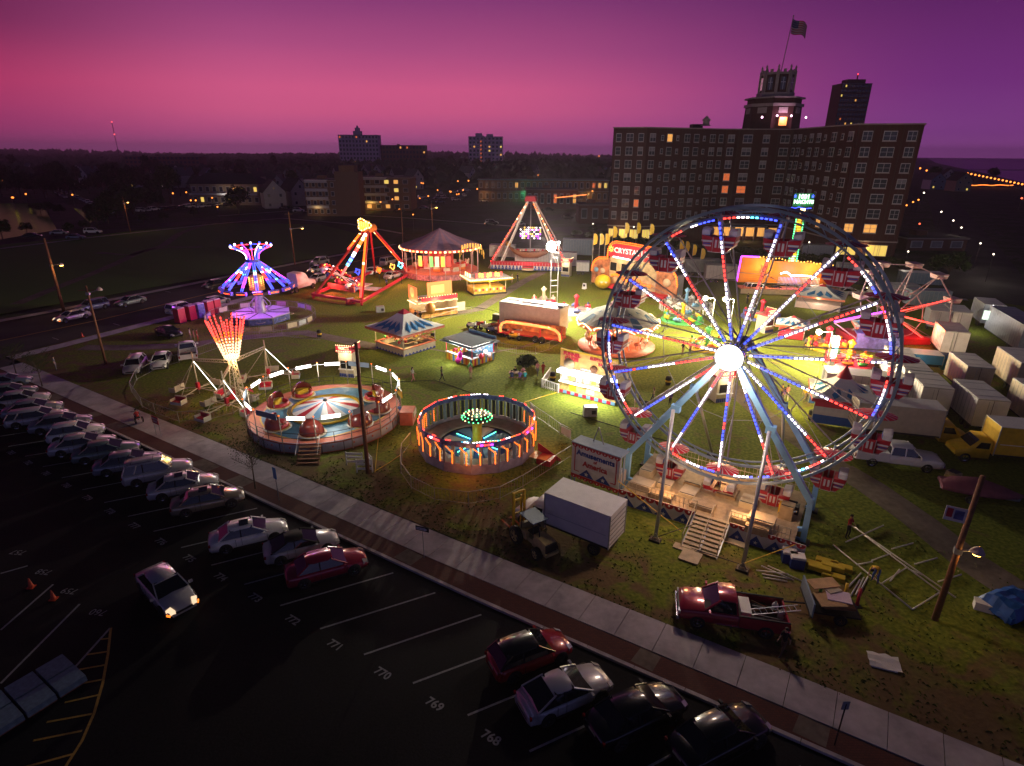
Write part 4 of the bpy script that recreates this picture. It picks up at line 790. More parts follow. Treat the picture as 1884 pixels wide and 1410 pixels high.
for s in (-1, 1): b.tube((7.0 * c_ - s * .85 * s_, 7.0 * s_ + s * .85 * c_, 1.0), (8.6 * c_ - s * .85 * s_, 8.6 * s_ + s * .85 * c_, .05), .06, wood, 4); b.tube((7.0 * c_ - s * .85 * s_, 7.0 * s_ + s * .85 * c_, 1.95), (8.6 * c_ - s * .85 * s_, 8.6 * s_ + s * .85 * c_, 1.0), .03, white, 4)
b.obj('stairs', tl)
b = MB(); a = rad(30); c_, s_ = cos(a), sin(a); b.box(7.6 * c_, 7.6 * s_, .7, 1.2, 1.6, 1.3, coral, a); b.box(7.9 * c_, 7.9 * s_, 1.0, .8, 1.3, .5, creamp, a); b.box(7.0 * c_, 7.0 * s_, 3.0, .08, 1.3, .7, M('lit_yellow_board', (.7, .45, .02), .5), a + .5); b.obj('operator_booth', tl)
# ------------------------------------------------------------------ ring of light panels
RCx = P(-26.55, 37.0); RR_ = 4.95; NS = 14
rg = thing('ring_ride', 'round ride walled by orange-lit posts with a green mushroom light inside', 'ride', RCx, 0, A + rad(4)); purpm = M('dusty_purple_panel', (.42, .32, .42), .5, 0, .3, 2)
mur = M('purple_mural', (.10, .12, .36), .5, 0, .7, 3)
for k in range(NS):
    a0, a1 = 2 * pi * (k - .5) / NS, 2 * pi * (k + .5) / NS; p = (RR_ * cos(a0), RR_ * sin(a0)); q = (RR_ * cos(a1), RR_ * sin(a1)); am = 2 * pi * k / NS; n_ = (cos(am), sin(am))
    L_ = math.dist(p, q); b = MB(); X = lambda t, z, o=0.: (p[0] + (q[0] - p[0]) * t + n_[0] * o, p[1] + (q[1] - p[1]) * t + n_[1] * o, z)
    b.box(*X(.5, .45), .08, L_, .85, purpm, am); b.box(*X(.5, 2.55), .08, L_, .42, mur, am); front = 7 < ((k + 14) % 14) < 14 or k == 0
    for t in (.0, .34, .66): b.box(*X(t, 1.6), .14, .14 if t == 0 else .26, 1.6, steelr if t == 0 else bluegrey, am)
    o_ = .1 if True else 0
    warm = k in (3, 4) ; tall = k in (3, 4, 5, 6)
    if not tall:
        for t in (.32, .85):
            leds(b, X(t, 2.0, .14), X(t, .85, .14), 'OOOOOOOO', .045, .8); leds(b, X(t - .24, 2.35, .14), X(t + .05, 1.75, .14), 'OOOOO', .045, .8)
        if k in (1, 2, 7, 8):
            for t in (.32, .85): leds(b, X(t, 2.2, -.10), X(t, 1.1, -.10), 'OOOOOO', .04, .6)
    else:
        for t in (.17, .5, .83): b.box(*X(t, 1.6), .04, .25, 1.4, dark, am)
    leds(b, X(.05, 2.80, .0), X(.95, 2.80, .0), ('RRRRRRRR', 'OOWWRROO', 'RR    RR', '   RR   ', 'RR    WW', 'WWWWRROO', 'RRWWOORR')[k % 7], .045, .6)
    if not tall and k % 2 == 0: leds(b, X(.2, 2.56, .08), X(.8, 2.56, .08), ('RPRRP', 'RWRRR', 'OROWR')[k % 3], .07, .8)
    b.obj('wall_section', rg)
for k in range(4): a = 2 * pi * k / 4 + .4; plight('panel_glow', rg, (5.6 * cos(a), 5.6 * sin(a), 1.8), 26, (1, .32, .06), .5)
b = MB(); b.lathe([(4.8, .55), (3.3, .55), (3.25, .35)], M('tread_plate', (.33, .27, .24), .5, .3, .2, 2), 28); b.lathe([(3.2, .3), (.3, .34)], navy, 28)
for k in range(8):
    a = 2 * pi * k / 8 + .2; b.add([(.7 * cos(a), .7 * sin(a), .36), (2.9 * cos(a - .22), 2.9 * sin(a - .22), .37), (3.05 * cos(a), 3.05 * sin(a), .37), (2.9 * cos(a + .22), 2.9 * sin(a + .22), .37)], [(0, 1, 2, 3)], lb if k % 2 else white)
    leds(b, (.8 * cos(a + .4), .8 * sin(a + .4), .42), (2.5 * cos(a + .4), 2.5 * sin(a + .4), .42), 'CGCGCGCG', .04, .6)
b.obj('floor', rg)
b = MB(); b.lathe([(.55, .3), (.42, .5), (.40, 2.0), (.5, 2.3), (.3, 2.4)], yellow, 14); b.obj('post', rg)
b = MB(); b.lathe([(.3, 2.35), (1.0, 2.55), (1.25, 2.75), (1.1, 2.95), (.6, 3.05), (.01, 3.08)], dark, 24)
for r_, z, n in ((1.28, 2.75, 20), (1.1, 2.98, 18), (.75, 3.08, 12), (.35, 3.12, 6)):
    for k in range(n): a = 2 * pi * k / n; b.sph((r_ * cos(a), r_ * sin(a), z), .06, (EG, EG, EWW, EG)[k % 4] if r_ > .8 else EWW, 5, 3)
b.obj('mushroom_light', rg); plight('mushroom_glow', rg, (0, 0, 3.5), 35, (.35, 1, .5), .3); plight('floor_glow', rg, (0, -1.5, 1.3), 12, (.4, 1, .8), .2)
b = MB(); b.box(5.9, .2, .45, 1.6, 1.2, .05, dk); b.box(6.4, .2, .25, 1.2, 1.2, .5, red); b.prism([(5.3, .5), (7.4, -.1), (7.4, .2), (5.3, 1.2)], .9, .95, red, 'xz'); b.obj('entrance_ramp', rg)
# ------------------------------------------------------------------ scrambler with lit cone
SX = P(-52.8, 32.3)
sc_ = thing('scrambler_ride', 'spinning arm ride with a tall flared cone of red and white bulbs', 'ride', SX, 0, A); trus = M('cream_steel', (.55, .48, .33), .5, .1, .12)
b = MB()
for x, y in ((.5, .5), (-.5, .5), (-.5, -.5), (.5, -.5)): b.tube((x, y, .1), (x * .45, y * .45, 4.3), .05, trus, 4)
for k in range(8):
    z = .4 + k * .5; f0, f1 = 1 - .55 * z / 4.3, 1 - .55 * (z + .5) / 4.3
    for x, y in ((1, 1), (-1, 1), (-1, -1), (1, -1)): b.tube((x * .5 * f0, y * .5 * f0, z), (-y * .5 * f1, x * .5 * f1, z + .5), .025, trus, 4)
for k in range(6): a = 2 * pi * k / 6; b.tube((0, 0, .4), (2.1 * cos(a), 2.1 * sin(a), .15), .07, trus, 4); b.add([(.4 * cos(a), .4 * sin(a), 1.3), (1.5 * cos(a - .3), 1.5 * sin(a - .3), .6), (1.5 * cos(a + .3), 1.5 * sin(a + .3), .6)], [(0, 1, 2)], red if k % 2 else white)
b.obj('mast', sc_)
b = MB(); K = 20; z0_, z1_ = 4.4, 8.5; EK = E('cone_bulb', (1, .62, .38), 2.2)
for k in range(K):
    a = 2 * pi * k / K; r0_, r1_ = .62, 1.75; b.tube((r0_ * cos(a), r0_ * sin(a), z0_), (r1_ * cos(a), r1_ * sin(a), z1_), .02, dark, 3)
    for j in range(14):
        f = (j + .5) / 14; r = r0_ + (r1_ - r0_) * f; 
        if j > 11 + (k * 5 % 4): continue
        m_ = EK if f < .42 else (EO if f < .6 else ER); p = (r * cos(a), r * sin(a), z0_ + 4.1 * f); q = (r * 1.03 * cos(a), r * 1.03 * sin(a), z0_ + 4.1 * f + .18); b.tube(p, q, .065, m_, 4)
b.lathe([(.55, 4.35), (.65, 4.4), (.6, 4.7)], EK, 16); b.obj('light_cone', sc_); plight('cone_glow', sc_, (0, 0, 4.0), 320, (1, .62, .28), .6); plight('cone_glow', sc_, (0, 0, 6.6), 130, (1, .25, .08), .6)
redv = M('red_vinyl', (.50, .02, .05), .45)
for tgt, ph in (((355, 664), .3), ((487, 641), .8), ((440, 700), .1)):
    w_ = at(*tgt, 3.9); dx, dy = w_[0] - SX[0], w_[1] - SX[1]; X = dx * cos(A) + dy * sin(A); Y = -dx * sin(A) + dy * cos(A)
    if tgt[0] == 440: X, Y = 2.2, -2.6
    b = MB(); zt = 3.9 if tgt[0] != 440 else 3.4
    for dz, dy_ in ((0, 0), (.35, .12), (.35, -.12)): b.tube((0, 0, 3.9 + dz), (X, Y + dy_, zt + dz * .6), .035, trus, 4)
    for k in range(10): p, q = lerp((0, 0, 3.9), (X, Y, zt), k / 10), lerp((0, 0, 4.25), (X, Y, zt + .2), (k + .5) / 10); b.tube(p, q, .02, trus, 3); b.tube(q, lerp((0, 0, 3.9), (X, Y, zt), (k + 1) / 10), .02, trus, 3)
    b.tube((X, Y, zt + .9), (X, Y, .9), .07, trus, 6)
    for s in range(4):
        a = ph + pi / 2 * s; e = (X + 2.3 * cos(a), Y + 2.3 * sin(a)); b.tube((X, Y, 1.0), (*e, .75), .05, trus, 4); b.tube((X, Y, zt), (*e, .9), .025, trus if s else ET, 4); b.tube((X + 1.1 * cos(a + .3), Y + 1.1 * sin(a + .3), .85), (*e, .95), .03, trus, 3)
        f = (X + 1.3 * cos(a + .8), Y + 1.3 * sin(a + .8)); b.tube((X, Y, .95), (*f, .8), .025, trus, 3)
    b.box(X, Y, 1.2, .3, .3, .8, red, ph); arm = b.obj('arm', sc_)
    for s in range(4):
        a = ph + pi / 2 * s; e = (X + 2.75 * cos(a), Y + 2.75 * sin(a)); c = MB(); r_ = a + pi / 2
        F = lambda x, y, z: (e[0] + x * cos(r_) - y * sin(r_), e[1] + x * sin(r_) + y * cos(r_), z)
        c.box(*F(0, 0, .45), 1.3, .75, .08, pale, r_); c.box(*F(0, .36, .75), 1.3, .08, .62, creamp, r_); c.box(*F(0, .30, .72), 1.15, .06, .5, redv, r_); c.box(*F(.62, 0, .65), .07, .75, .42, creamp, r_); c.box(*F(-.62, 0, .65), .07, .75, .42, creamp, r_); c.box(*F(0, 0, .56), 1.1, .5, .12, redv, r_); c.box(*F(0, -.38, .5), 1.25, .06, .25, pale, r_); c.obj('seat', arm)
def ringfence(lab, cx, pts, h=1.1, z=0., post=steel, closed=True, panels=0, name='fence', cat='fence', gap=()):
    t = thing(name, lab, cat, cx, 0, 0.); L = [(x - cx[0], y - cx[1]) for x, y in pts]; n = len(L); m = n if closed else n - 1
    for i in range(m):
        if i in gap: continue
        p, q = L[i], L[(i + 1) % n]; d = math.dist(p, q); b = MB(); b.tube((*p, h), (*q, h), .028, post, 5); b.tube((*p, .15), (*q, .15), .022, post, 4); b.tube((*p, 0), (*p, h), .03, post, 5)
        k = max(2, int(d / .28))
        for j in range(1, k): x = lerp(p, q, j / k); b.tube((*x, .15), (*x, h), .009, post, 3, caps=False)
        if panels and (i * 7) % 5 < panels: b.box(*lerp(p, q, .5), .6, d * .8, .03, .7, (pale, creamp, pinkp)[i % 3], math.atan2(q[1] - p[1], q[0] - p[0]))
        b.obj('fence_panel', t)
    return t
def ell(c, rx, ry, n, a0=0., a1=2 * pi, rot=A): return [(c[0] + rx * cos(t) * cos(rot) - ry * sin(t) * sin(rot), c[1] + rx * cos(t) * sin(rot) + ry * sin(t) * cos(rot)) for t in [a0 + (a1 - a0) * k / n for k in range(n)]]
def pixpts(*L): return [at(*p) for p in L]
gala = M('dull_galvanised', (.34, .33, .30), .5, .4, .2, 5)
ringfence('crowd barrier ring around the spinning arm ride', SX, pixpts((455, 745), (430, 762), (382, 775), (330, 778), (286, 762), (262, 750), (242, 722), (252, 700), (290, 680), (330, 668), (440, 628), (520, 620), (590, 628)), closed=False, post=gala)
ringfence('bent row of crowd barriers in front of the orange-lit ring ride', RCx, pixpts((756, 818), (740, 838), (738, 872), (757, 900), (800, 922), (862, 930), (920, 920), (962, 898), (1050, 842)), closed=False, post=gala)
ringfence('barriers behind the orange-lit ring ride', at(1010, 790), pixpts((975, 760), (985, 768), (1010, 785), (1030, 800), (1052, 812)), closed=False, post=gala, panels=2)
# ------------------------------------------------------------------ purple and blue swing ride
BX = at(482, 588); tb = thing('swing_ride', 'tall ride glowing purple and blue with a flared neon crown', 'ride', BX, 0, A + rad(8)); lilac = M('lilac_panel', (.50, .42, .62), .4, 0, .15, 2)
b = MB(); b.prism([(4.3 * cos(pi / 8 + k * pi / 4), 4.3 * sin(pi / 8 + k * pi / 4)) for k in range(8)], 1.0, 1.15, lilac)
for k in range(8): a = k * pi / 4 + pi / 8; b.tube((4.2 * cos(a), 4.2 * sin(a), 0), (4.2 * cos(a), 4.2 * sin(a), 1), .08, steelr, 5); b.tube((1 * cos(a), 1 * sin(a), 1.2), (4.2 * cos(a), 4.2 * sin(a), 1.2), .05, dark, 4)
for k in range(8): a = k * pi / 4; b.box(3.95 * cos(a), 3.95 * sin(a), .55, .08, 3.0, .8, mur, a); b.lathe([(.55, 0), (.62, .02), (.55, .06)], creamp, 14, (4.0 * cos(a), 4.0 * sin(a), .55))
b.obj('platform', tb)
b = MB(); b.lathe([(.9, 1.15), (.7, 2.0), (.6, 4.2), (.85, 4.6)], steelr, 12); b.lathe([(.35, 4.6), (.3, 9.4)], dark, 10)
for k in range(6): a = k * pi / 3; b.path([((1.0 + .6 * sin(j)) * cos(a), (1.0 + .6 * sin(j)) * sin(a), 1.3 + j * .55) for j in range(5)], .06, steelr, 5)
b.obj('tower', tb)
b = MB()
for k in range(10):
    a = 2 * pi * k / 10; b.box(.75 * cos(a), .75 * sin(a), 5.5, .08, .35, 1.9, M('gilt', (.6, .35, .05), .4, .3), a)
    for j in range(7): b.sph((.95 * cos(a), .95 * sin(a), 4.7 + j * .27), .11, EY, 5, 3)
b.lathe([(.7, 4.5), (1.1, 4.55), (.9, 6.5), (.2, 6.9)], M('gilt', (.6, .35, .05), .4, .3), 12); b.obj('centre_bell', tb)
for k in range(14):
    a = 2 * pi * k / 14 + .15; p = (.9 * cos(a), .9 * sin(a), 8.5); q = (4.7 * cos(a), 4.7 * sin(a), 5.2); b = MB(); b.tube(p, q, .07, dark, 4)
    for s in (-1, 1):
        o = (-sin(a) * .12 * s, cos(a) * .12 * s); leds(b, (p[0] + o[0], p[1] + o[1], p[2] + .08), (q[0] + o[0], q[1] + o[1], q[2] + .08), ('BBBBBCWWBBBBCBBBBB', 'BBBBBBWRRRRPBBBBBB', 'PPPPBBBBBPPPPPPPBB')[k % 3], .075, .7)
    b.box(q[0] * 1.04, q[1] * 1.04, 4.9, .5, 1.4, .5, mur, a); leds(b, (q[0] * 1.09 - sin(a) * .6, q[1] * 1.09 + cos(a) * .6, 4.9), (q[0] * 1.09 + sin(a) * .6, q[1] * 1.09 - cos(a) * .6, 4.9), 'RORO', .08, .9); b.obj('arm', tb)
    b = MB(); pts = [((.85 + 1.9 * (j / 7) ** 2.2) * cos(a) * 1, (.85 + 1.9 * (j / 7) ** 2.2) * sin(a), 9.0 + 1.75 * (j / 7) ** .8) for j in range(8)]
    for u_, v_ in zip(pts, pts[1:]): b.tube(u_, v_, .06, (EB, EP, ER, EB, EW)[k % 5], 4)
    b.sph((2.75 * cos(a), 2.75 * sin(a), 10.9), .16, EW if k % 2 else EB, 7, 5); b.obj('crown_rib', tb)
b = MB(); K = 30
for k in range(K): a0, a1 = 2 * pi * k / K, 2 * pi * (k + .8) / K; b.tube((2.7 * cos(a0), 2.7 * sin(a0), 10.7), (2.7 * cos(a1), 2.7 * sin(a1), 10.7), .07, ER if k % 6 < 4 else EB, 4)
b.lathe([(.5, 8.4), (1.0, 8.6), (.8, 9.1)], mur, 12); b.obj('crown_ring', tb)
plight('crown_glow', tb, (0, 0, 11.6), 260, (.45, .08, 1), .6); plight('arm_glow', tb, (3, -3, 5.4), 420, (.55, .12, 1), .8); plight('arm_glow', tb, (-3, 3, 5.2), 300, (.55, .12, 1), .8); plight('arm_glow', tb, (-2, -3.5, 3.6), 200, (.9, .2, .6), .6)
ringfence('oval fence with posters around the purple-lit swing ride', BX, ell(BX, 8.2, 7.4, 26), closed=True, post=gala, panels=3)
# ------------------------------------------------------------------ orange pendulum ride
PXc = P(-79.5, 77); pn = thing('pendulum_ride', 'red-legged swinging ride with glowing orange legs and tilted seat ring', 'ride', PXc, 0, A)
def lc(w, o): d = (w[0] - o[0], w[1] - o[1]); return (d[0] * cos(A) + d[1] * sin(A), -d[0] * sin(A) + d[1] * cos(A))
ap = (1.9, -0.2, 11.0); feet = [lc(at(575, 546, .3), PXc), lc(at(665, 560, .3), PXc), lc(at(759, 498, 1.0), PXc), lc(at(690, 500, .5), PXc)]
for i, f in enumerate(feet):
    b = MB(); top = (ap[0] + (.5 if i in (1, 2) else -.5), ap[1] + (.8 if i > 1 else -.8), 10.6); b.tube(top, (*f, .1), .24, red, 4)
    if i != 3:
        d = Vector((*f, .1)) - Vector(top); 
        for s in (-1, 1): off = Vector((-.1 + .0, -.27, .05)) if i < 2 else Vector((-.15, -.25, .1)); a_ = Vector(top) + d * .04 + off + Vector((s * .13, 0, 0)); c_ = Vector(top) + d * (.9 if i else .28) + off + Vector((s * .13, 0, 0)); leds(b, a_, c_, 'YOOOOOOOOOOYOOOOOOOORRRR', .10, .85)
    b.obj('leg', pn)
b = MB(); b.lathe([(.01, -1.3), (.7, -1.2), (.75, 1.2), (.01, 1.3)], orangep, 14, ap, axis='y')
sw_ = []
for k in range(26): a = 2 * pi * k / 26; rr = 1.15 + .28 * cos(3 * a); b.sph((ap[0] + rr * cos(a) * 1.25 + .2, ap[1] - 1.4, ap[2] + .75 + rr * sin(a) * .75), .13, EY if k % 2 else EWW, 5, 4)
b.box(ap[0] + .2, ap[1] - 1.3, ap[2] + .75, 2.6, .12, 1.5, M('gilt', (.6, .35, .05), .4, .3)); 
for k in range(5): b.box(ap[0] - .8 + k * .5, ap[1] - 1.42, ap[2] + .8 + .1 * (k % 2), .28, .08, .85, EY)
b.obj('head_sign', pn)
g0 = atYs(628, 508, PXc[1] - 2); gl = lc(g0, PXc); gc = (gl[0], gl[1], g0[2]); b = MB(); axv = (Vector(gc) - Vector(ap)).normalized()
b.tube(ap, gc, .28, white, 6)
leds(b, lerp(ap, gc, .10), lerp(ap, gc, .78), 'WYYOOYRRWWBCBC', .38, .9); b.obj('swing_arm', pn)
u_ = axv.cross(Vector((0, 0, 1))).normalized(); w_ = axv.cross(u_); b = MB(); K = 24; RG = 3.3; PT = lambda k, r, o: tuple(Vector(gc) + u_ * r * cos(2 * pi * k / K) + w_ * r * sin(2 * pi * k / K) + axv * o)
for k in range(K): b.tube(PT(k, RG, 0), PT(k + 1, RG, 0), .16, red, 5)
for k in range(0, K, 3): b.tube(gc, PT(k, RG, 0), .07, white, 4)
for k in range(0, K): b.sph(PT(k + .5, RG + .05, -.2), .12, (EY, ER, EO, EW, ER, EY)[k % 6], 5, 4)
b.obj('seat_ring', pn)
for k in range(0, K, 2):
    b = MB(); p = PT(k, RG + .3, .3); b.sph(p, .55, (redv, white, mur)[k % 3], 7, 5); b.tube(PT(k, RG + .1, .0), PT(k, RG + .75, .7), .08, dark, 4); b.obj('seat', pn)
b = MB(); fl_ = [feet[0], feet[1], feet[2], feet[3]]
for i in range(4): p, q = fl_[i], fl_[(i + 1) % 4]; b.tube((*p, .7), (*q, .7), .28, redv, 4)
b.box(-1, -1, .9, 4, 3, .12, pinkp, .2); b.box(2.5, -2, .8, 4, 2.4, .1, pale, .3); b.box(-3, 1, 1.0, 1, .8, .8, red); b.box(-1, -5.2, 1.1, 7, .2, .9, coral, -.05); b.obj('base', pn)
plight('leg_glow', pn, (4, -5, 3), 330, (1, .22, .06), .5); plight('leg_glow', pn, (-3, -6, 2.6), 420, (1, .13, .12), .5); plight('leg_glow', pn, (3, 5, 4), 330, (1, .3, .1), .5); plight('head_glow', pn, (0, -3, 11), 170, (1, .6, .15), .5)
q = atYs(637, 497, PXc[1] + 3)
for u, v, m_, lab in ((658, 500, EB, 'cluster of blue bulbs left of the jack-o-lantern lamp'), (697, 497, EO, 'round glowing orange lamp on a stand behind the swinging ride'), (722, 491, EY, 'yellow oval bulb ring beside the blue and green bulbs'), (737, 488, EC, 'small blue and green bulb cluster near the canopy ride')):
    w_ = atYs(u, v, PXc[1] + 5); t = thing('bulb_sign', lab, 'lit sign', w_[:2], 0, A); b = MB(); b.tube((0, 0, 0), (0, 0, w_[2]), .05, dark, 5); b.obj('stand', t); b = MB()
    for k in range(9): a = 2 * pi * k / 9; r_ = .55 if k % 2 else .4; b.sph((r_ * 1.2 * cos(a), 0, w_[2] + r_ * sin(a)), .13, m_, 6, 4)
    if m_ is EO: b.sph((0, .1, w_[2]), .4, EO, 8, 6)
    b.obj('bulbs', t)
# ------------------------------------------------------------------ canopy ride with the tunnel cars
tentp = M('purple_canvas', (.28, .17, .32), .8, 0, .2, 1.5, .2); HC = atYs(811, 480, 122)[:2]
hm = thing('canopy_ride', 'big round ride under a striped purple tent roof with bulb-lit rim', 'ride', HC, 0, A); b = MB(); K = 32; RH = 8.1
for k in range(K):
    a0, a1 = 2 * pi * k / K, 2 * pi * (k + 1) / K; m_ = tentp if k % 2 else M('dull_pink_canvas', (.42, .20, .30), .8, 0, .2, 1.5, .2)
    for (r0_, z0_), (r1_, z1_) in (((.05, 9.3), (3.6, 7.6)), ((3.6, 7.6), (RH, 6.0)), ((RH, 6.0), (RH + .05, 5.5))):
        b.add([(r0_ * cos(a0), r0_ * sin(a0), z0_), (r1_ * cos(a0), r1_ * sin(a0), z1_), (r1_ * cos(a1), r1_ * sin(a1), z1_), (r0_ * cos(a1), r0_ * sin(a1), z0_)], [(0, 1, 2, 3)], m_ if z1_ > 5.8 else red)
b.obj('tent_roof', hm); b = MB()
for k in range(56): a = 2 * pi * k / 56; b.box((RH + .12) * cos(a), (RH + .12) * sin(a), 5.72, .14, .42, .30, EWW if k % 2 else E('soft_orange_bulb', (1, .33, .10), 4), a)
b.obj('rim_bulbs', hm)
for k in range(16): a = 2 * pi * k / 16; b = MB(); b.tube((7.7 * cos(a), 7.7 * sin(a), 0), (7.7 * cos(a), 7.7 * sin(a), 5.9), .07, pinkp, 6); b.obj('post', hm)
b = MB(); b.lathe([(7.6, 1.2), (4.0, 1.6), (2.5, 1.8)], coral, 28); b.lathe([(7.7, .1), (7.75, 1.2)], M('pink_mural', (.5, .18, .2), .5, 0, .7, 2), 28); b.lathe([(2.6, 1.5), (2.6, 4.6), (3.0, 5.0)], M('red_mural', (.4, .06, .05), .5, 0, .9, 1.5), 20); b.obj('platform', hm)
for k in range(18):
    a = 2 * pi * k / 18; z = 1.9 + .5 * sin(3 * a); b = MB(); b.box(5.3 * cos(a), 5.3 * sin(a), z, .9, 1.4, .6, (orangep, redv, pinkp)[k % 3], a, .8); b.box(5.7 * cos(a), 5.7 * sin(a), z + .5, .15, 1.3, .6, creamp, a); b.obj('ride_car', hm)
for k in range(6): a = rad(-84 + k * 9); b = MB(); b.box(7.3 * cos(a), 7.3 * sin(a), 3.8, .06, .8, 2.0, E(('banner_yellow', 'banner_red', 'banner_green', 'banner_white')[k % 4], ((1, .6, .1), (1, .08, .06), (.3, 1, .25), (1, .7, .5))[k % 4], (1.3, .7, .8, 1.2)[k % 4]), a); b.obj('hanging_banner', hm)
for a in range(0, 360, 60): plight('canopy_lamp', hm, (6.2 * cos(rad(a)), 6.2 * sin(rad(a)), 4.9), 170, (1, .42, .22), .4)
plight('front_fill', hm, (2, -11, 4), 350, (1, .4, .25), .6)  # added fill light in front of the canopy ride, no lamp stands there
st_ = at(868, 470, 6); t = thing('arched_sign', 'arched yellow sign frame standing above the canopy rim at the right', 'sign', st_, 5.4, A + rad(35)); b = MB()
for k in range(12): a = pi * k / 11; b.tube((2.2 * cos(a), 0, 1.3 * sin(a)), (2.2 * cos(a) * 1.0, 0, 1.3 * sin(a) + 1.2), .09, M('gilt', (.6, .35, .05), .4, .3), 4); 
for k in range(8): x = -1.7 + k * .48; b.box(x, -.05, 1.9 + .5 * (1 - (x / 2) ** 2), .28, .12, .8, E('dim_sign_amber', (1, .42, .08), .8), 0)
b.obj('frame', t)
# ------------------------------------------------------------------ swinging ship
SHC = atYs(975, 490, 129)[:2]; sh = thing('ship_ride', 'swinging ship ride hung between tall bulb-lit A-frame legs', 'ride', SHC, 0, rad(-8)); b = MB(); zt = atYs(978, 368, 129)[2]
for y in (-2.2, 2.2):
    for s in (-1, 1):
        for dx in (0, 1.1): b = b if 0 else MB(); b.tube((s * .5, y * .6, zt), (s * (8.6 - dx * 1.9), y * 1.3, .4), .17, white if dx else M('dusty_rose_steel', (.45, .30, .30), .5), 4); leg_ = b.obj('leg', sh)
        if y < 0: b = MB(); leds(b, (s * .6, y * .6 - .3, zt - .5), (s * 8.2, y * 1.3 - .3, 1.6), 'OYOYOYORORORORORRRRRR' if s < 0 else 'OOOYOYOYOYORRRRRRRRRRR', .15, .45); b.obj('bulb_string', leg_)
b = MB(); b.box(0, 0, zt + .3, 2.4, 3.4, 1.0, redv, 0, .8, .9); b.obj('head', sh)
b = MB(); b.tube((0, 0, zt), (0, 0, 3.4), .12, steelr, 6)
S2 = lambda x, w, z0, z1: [(x, -w, z1), (x, -w * .7, z0 + .2), (x, 0, z0), (x, w * .7, z0 + .2), (x, w, z1)]
b.loft([S2(-4.6, .1, 4.4, 4.8), S2(-3.6, .8, 3.2, 4.2), S2(-1.6, 1.2, 2.3, 3.6), S2(1.6, 1.2, 2.3, 3.6), S2(3.6, .8, 3.2, 4.2), S2(4.6, .1, 4.4, 4.8)], wood); b.sph((-4.8, 0, 5.2), .6, M('gilt', (.6, .35, .05), .4, .3), 8, 5)
for k in range(12): b.sph((-3.3 + k * .6, 0, 4.0), .28, (pinkp, red, creamp)[k % 3], 6, 4)
b.obj('ship', sh)
b = MB(); b.box(0, 0, 7.6, 4.6, .2, 2.6, dark)
for i in range(11):
    for j in range(6):
        if random.random() < .75: b.box(-2.1 + i * .42, -.15, 6.5 + j * .44, .22, .1, .22, random.choice((EW, EW, EY, EP)))
b.obj('name_sign', sh)
fascia(sh, -8, -1.2, -3.9, .4, 2.0, 9); fascia(sh, 1.2, 8, -3.9, .4, 2.0, 9); b = MB(); b.box(0, 0, .9, 15, 7.4, .2, redv); b.box(0, -4.4, .6, 2.2, 1.6, .2, padm)
for k in range(26): x = -7.6 + k * .61; b.prism([(x - .28, 1.3), (x + .28, 1.3), (x + .28, 2.1), (x - .28, 2.1)], -3.97, -3.99, redv, 'xz')
b.obj('platform', sh); plight('ship_lamp', sh, (0, -6, 4), 420, (1, .62, .45), .5)
# ------------------------------------------------------------------ light tower, white trailer and the motorcycle track
p, r, L = edge(918, 608, 1028, 625); wt = trailer('long white trailer with vents on its roof in the middle of the midway', M('warm_white_panel', (.60, .55, .52), .5), (p[0] + .5 * L * cos(r) - 1.6 * sin(r), p[1] + .5 * L * sin(r) + 1.6 * cos(r)), r, L, 3.0, 3.2, ribs=False, z0=.9, pin=False)
b = MB(); b.box(-3.2, .3, 4.25, 1.6, .6, .12, white, .3); b.box(0, .2, 4.28, 3.2, 1.3, .1, white); b.box(3, .6, 4.25, 1.2, .7, .1, white); b.box(4.4, -.6, 4.35, .8, .8, .35, greyp); b.obj('roof_hatch', wt)
tw = thing('light_tower', 'tall ladder-like light tower with a glaring white floodlight', 'light tower', at(1018, 575, .5), 0, A + .3); b = MB()
for x in (-.55, .55): b.tube((x, 0, 0), (x, 0, 11.2), .07, steel, 5)
for z in (1, 3.6, 4.6, 5.4, 8.8, 9.6, 10.6, 11.1): b.tube((-.55, 0, z), (.55, 0, z + .15), .05, white, 4)
b.obj('mast', tw); b = MB(); b.box(-.5, -.5, 10.6, .9, .4, .8, E('floodlight', (1, .93, .82), 30, True)); b.sph((-.5, -.6, 10.6), .75, MT['floodlight'], 12, 8); b.box(.6, -.3, 11.2, .3, .3, .3, EW); b.obj('floodlight_and_glare', tw)  # glowing ball added over the lamp box stands in for its glare
plight('floodlight_beam', tw, (-.6, -1.3, 10.8), 8500, (1, .86, .62), .35); plight('floodlight_beam', tw, (-.4, 1.2, 10.8), 3500, (1, .86, .62), .35)
mt = thing('motorcycle_trailer', 'orange open trailer framed by a glowing neon arch in front of the white trailer', 'trailer', at(975, 622, .4), 0, r + rad(2)); b = MB()
b.box(0, .6, .75, 9.2, 1.8, .12, coral); b.box(0, 1.4, 1.5, 9.0, .08, 1.3, M('amber_mural', (.55, .22, .08), .5, 0, .8, 1.2)); 
for x in (-4.6, 1.6, 4.6): b.tube((x, -.3, .5), (x, -.3, 2.4), .07, redv, 4)
for s in (-.3, 1.4): b.tube((-4.6, s, .7), (4.6, s, .7), .12, redv, 4)
b.obj('platform', mt); b = MB(); arch = [(-4.2, .8), (-4.25, 1.5), (-4.0, 2.0), (-3.3, 2.3), (-2.2, 2.35), (2.6, 2.25), (3.7, 2.05), (4.3, 1.6), (4.45, 1.0), (4.45, .7)]
for u_, v_ in zip(arch, arch[1:]): b.tube((u_[0], -.42, u_[1]), (v_[0], -.42, v_[1]), .10, EWW, 6); b.tube((u_[0], -.38, u_[1]), (v_[0], -.38, v_[1]), .17, E('neon_orange', (1, .25, .06), 2.5), 6)
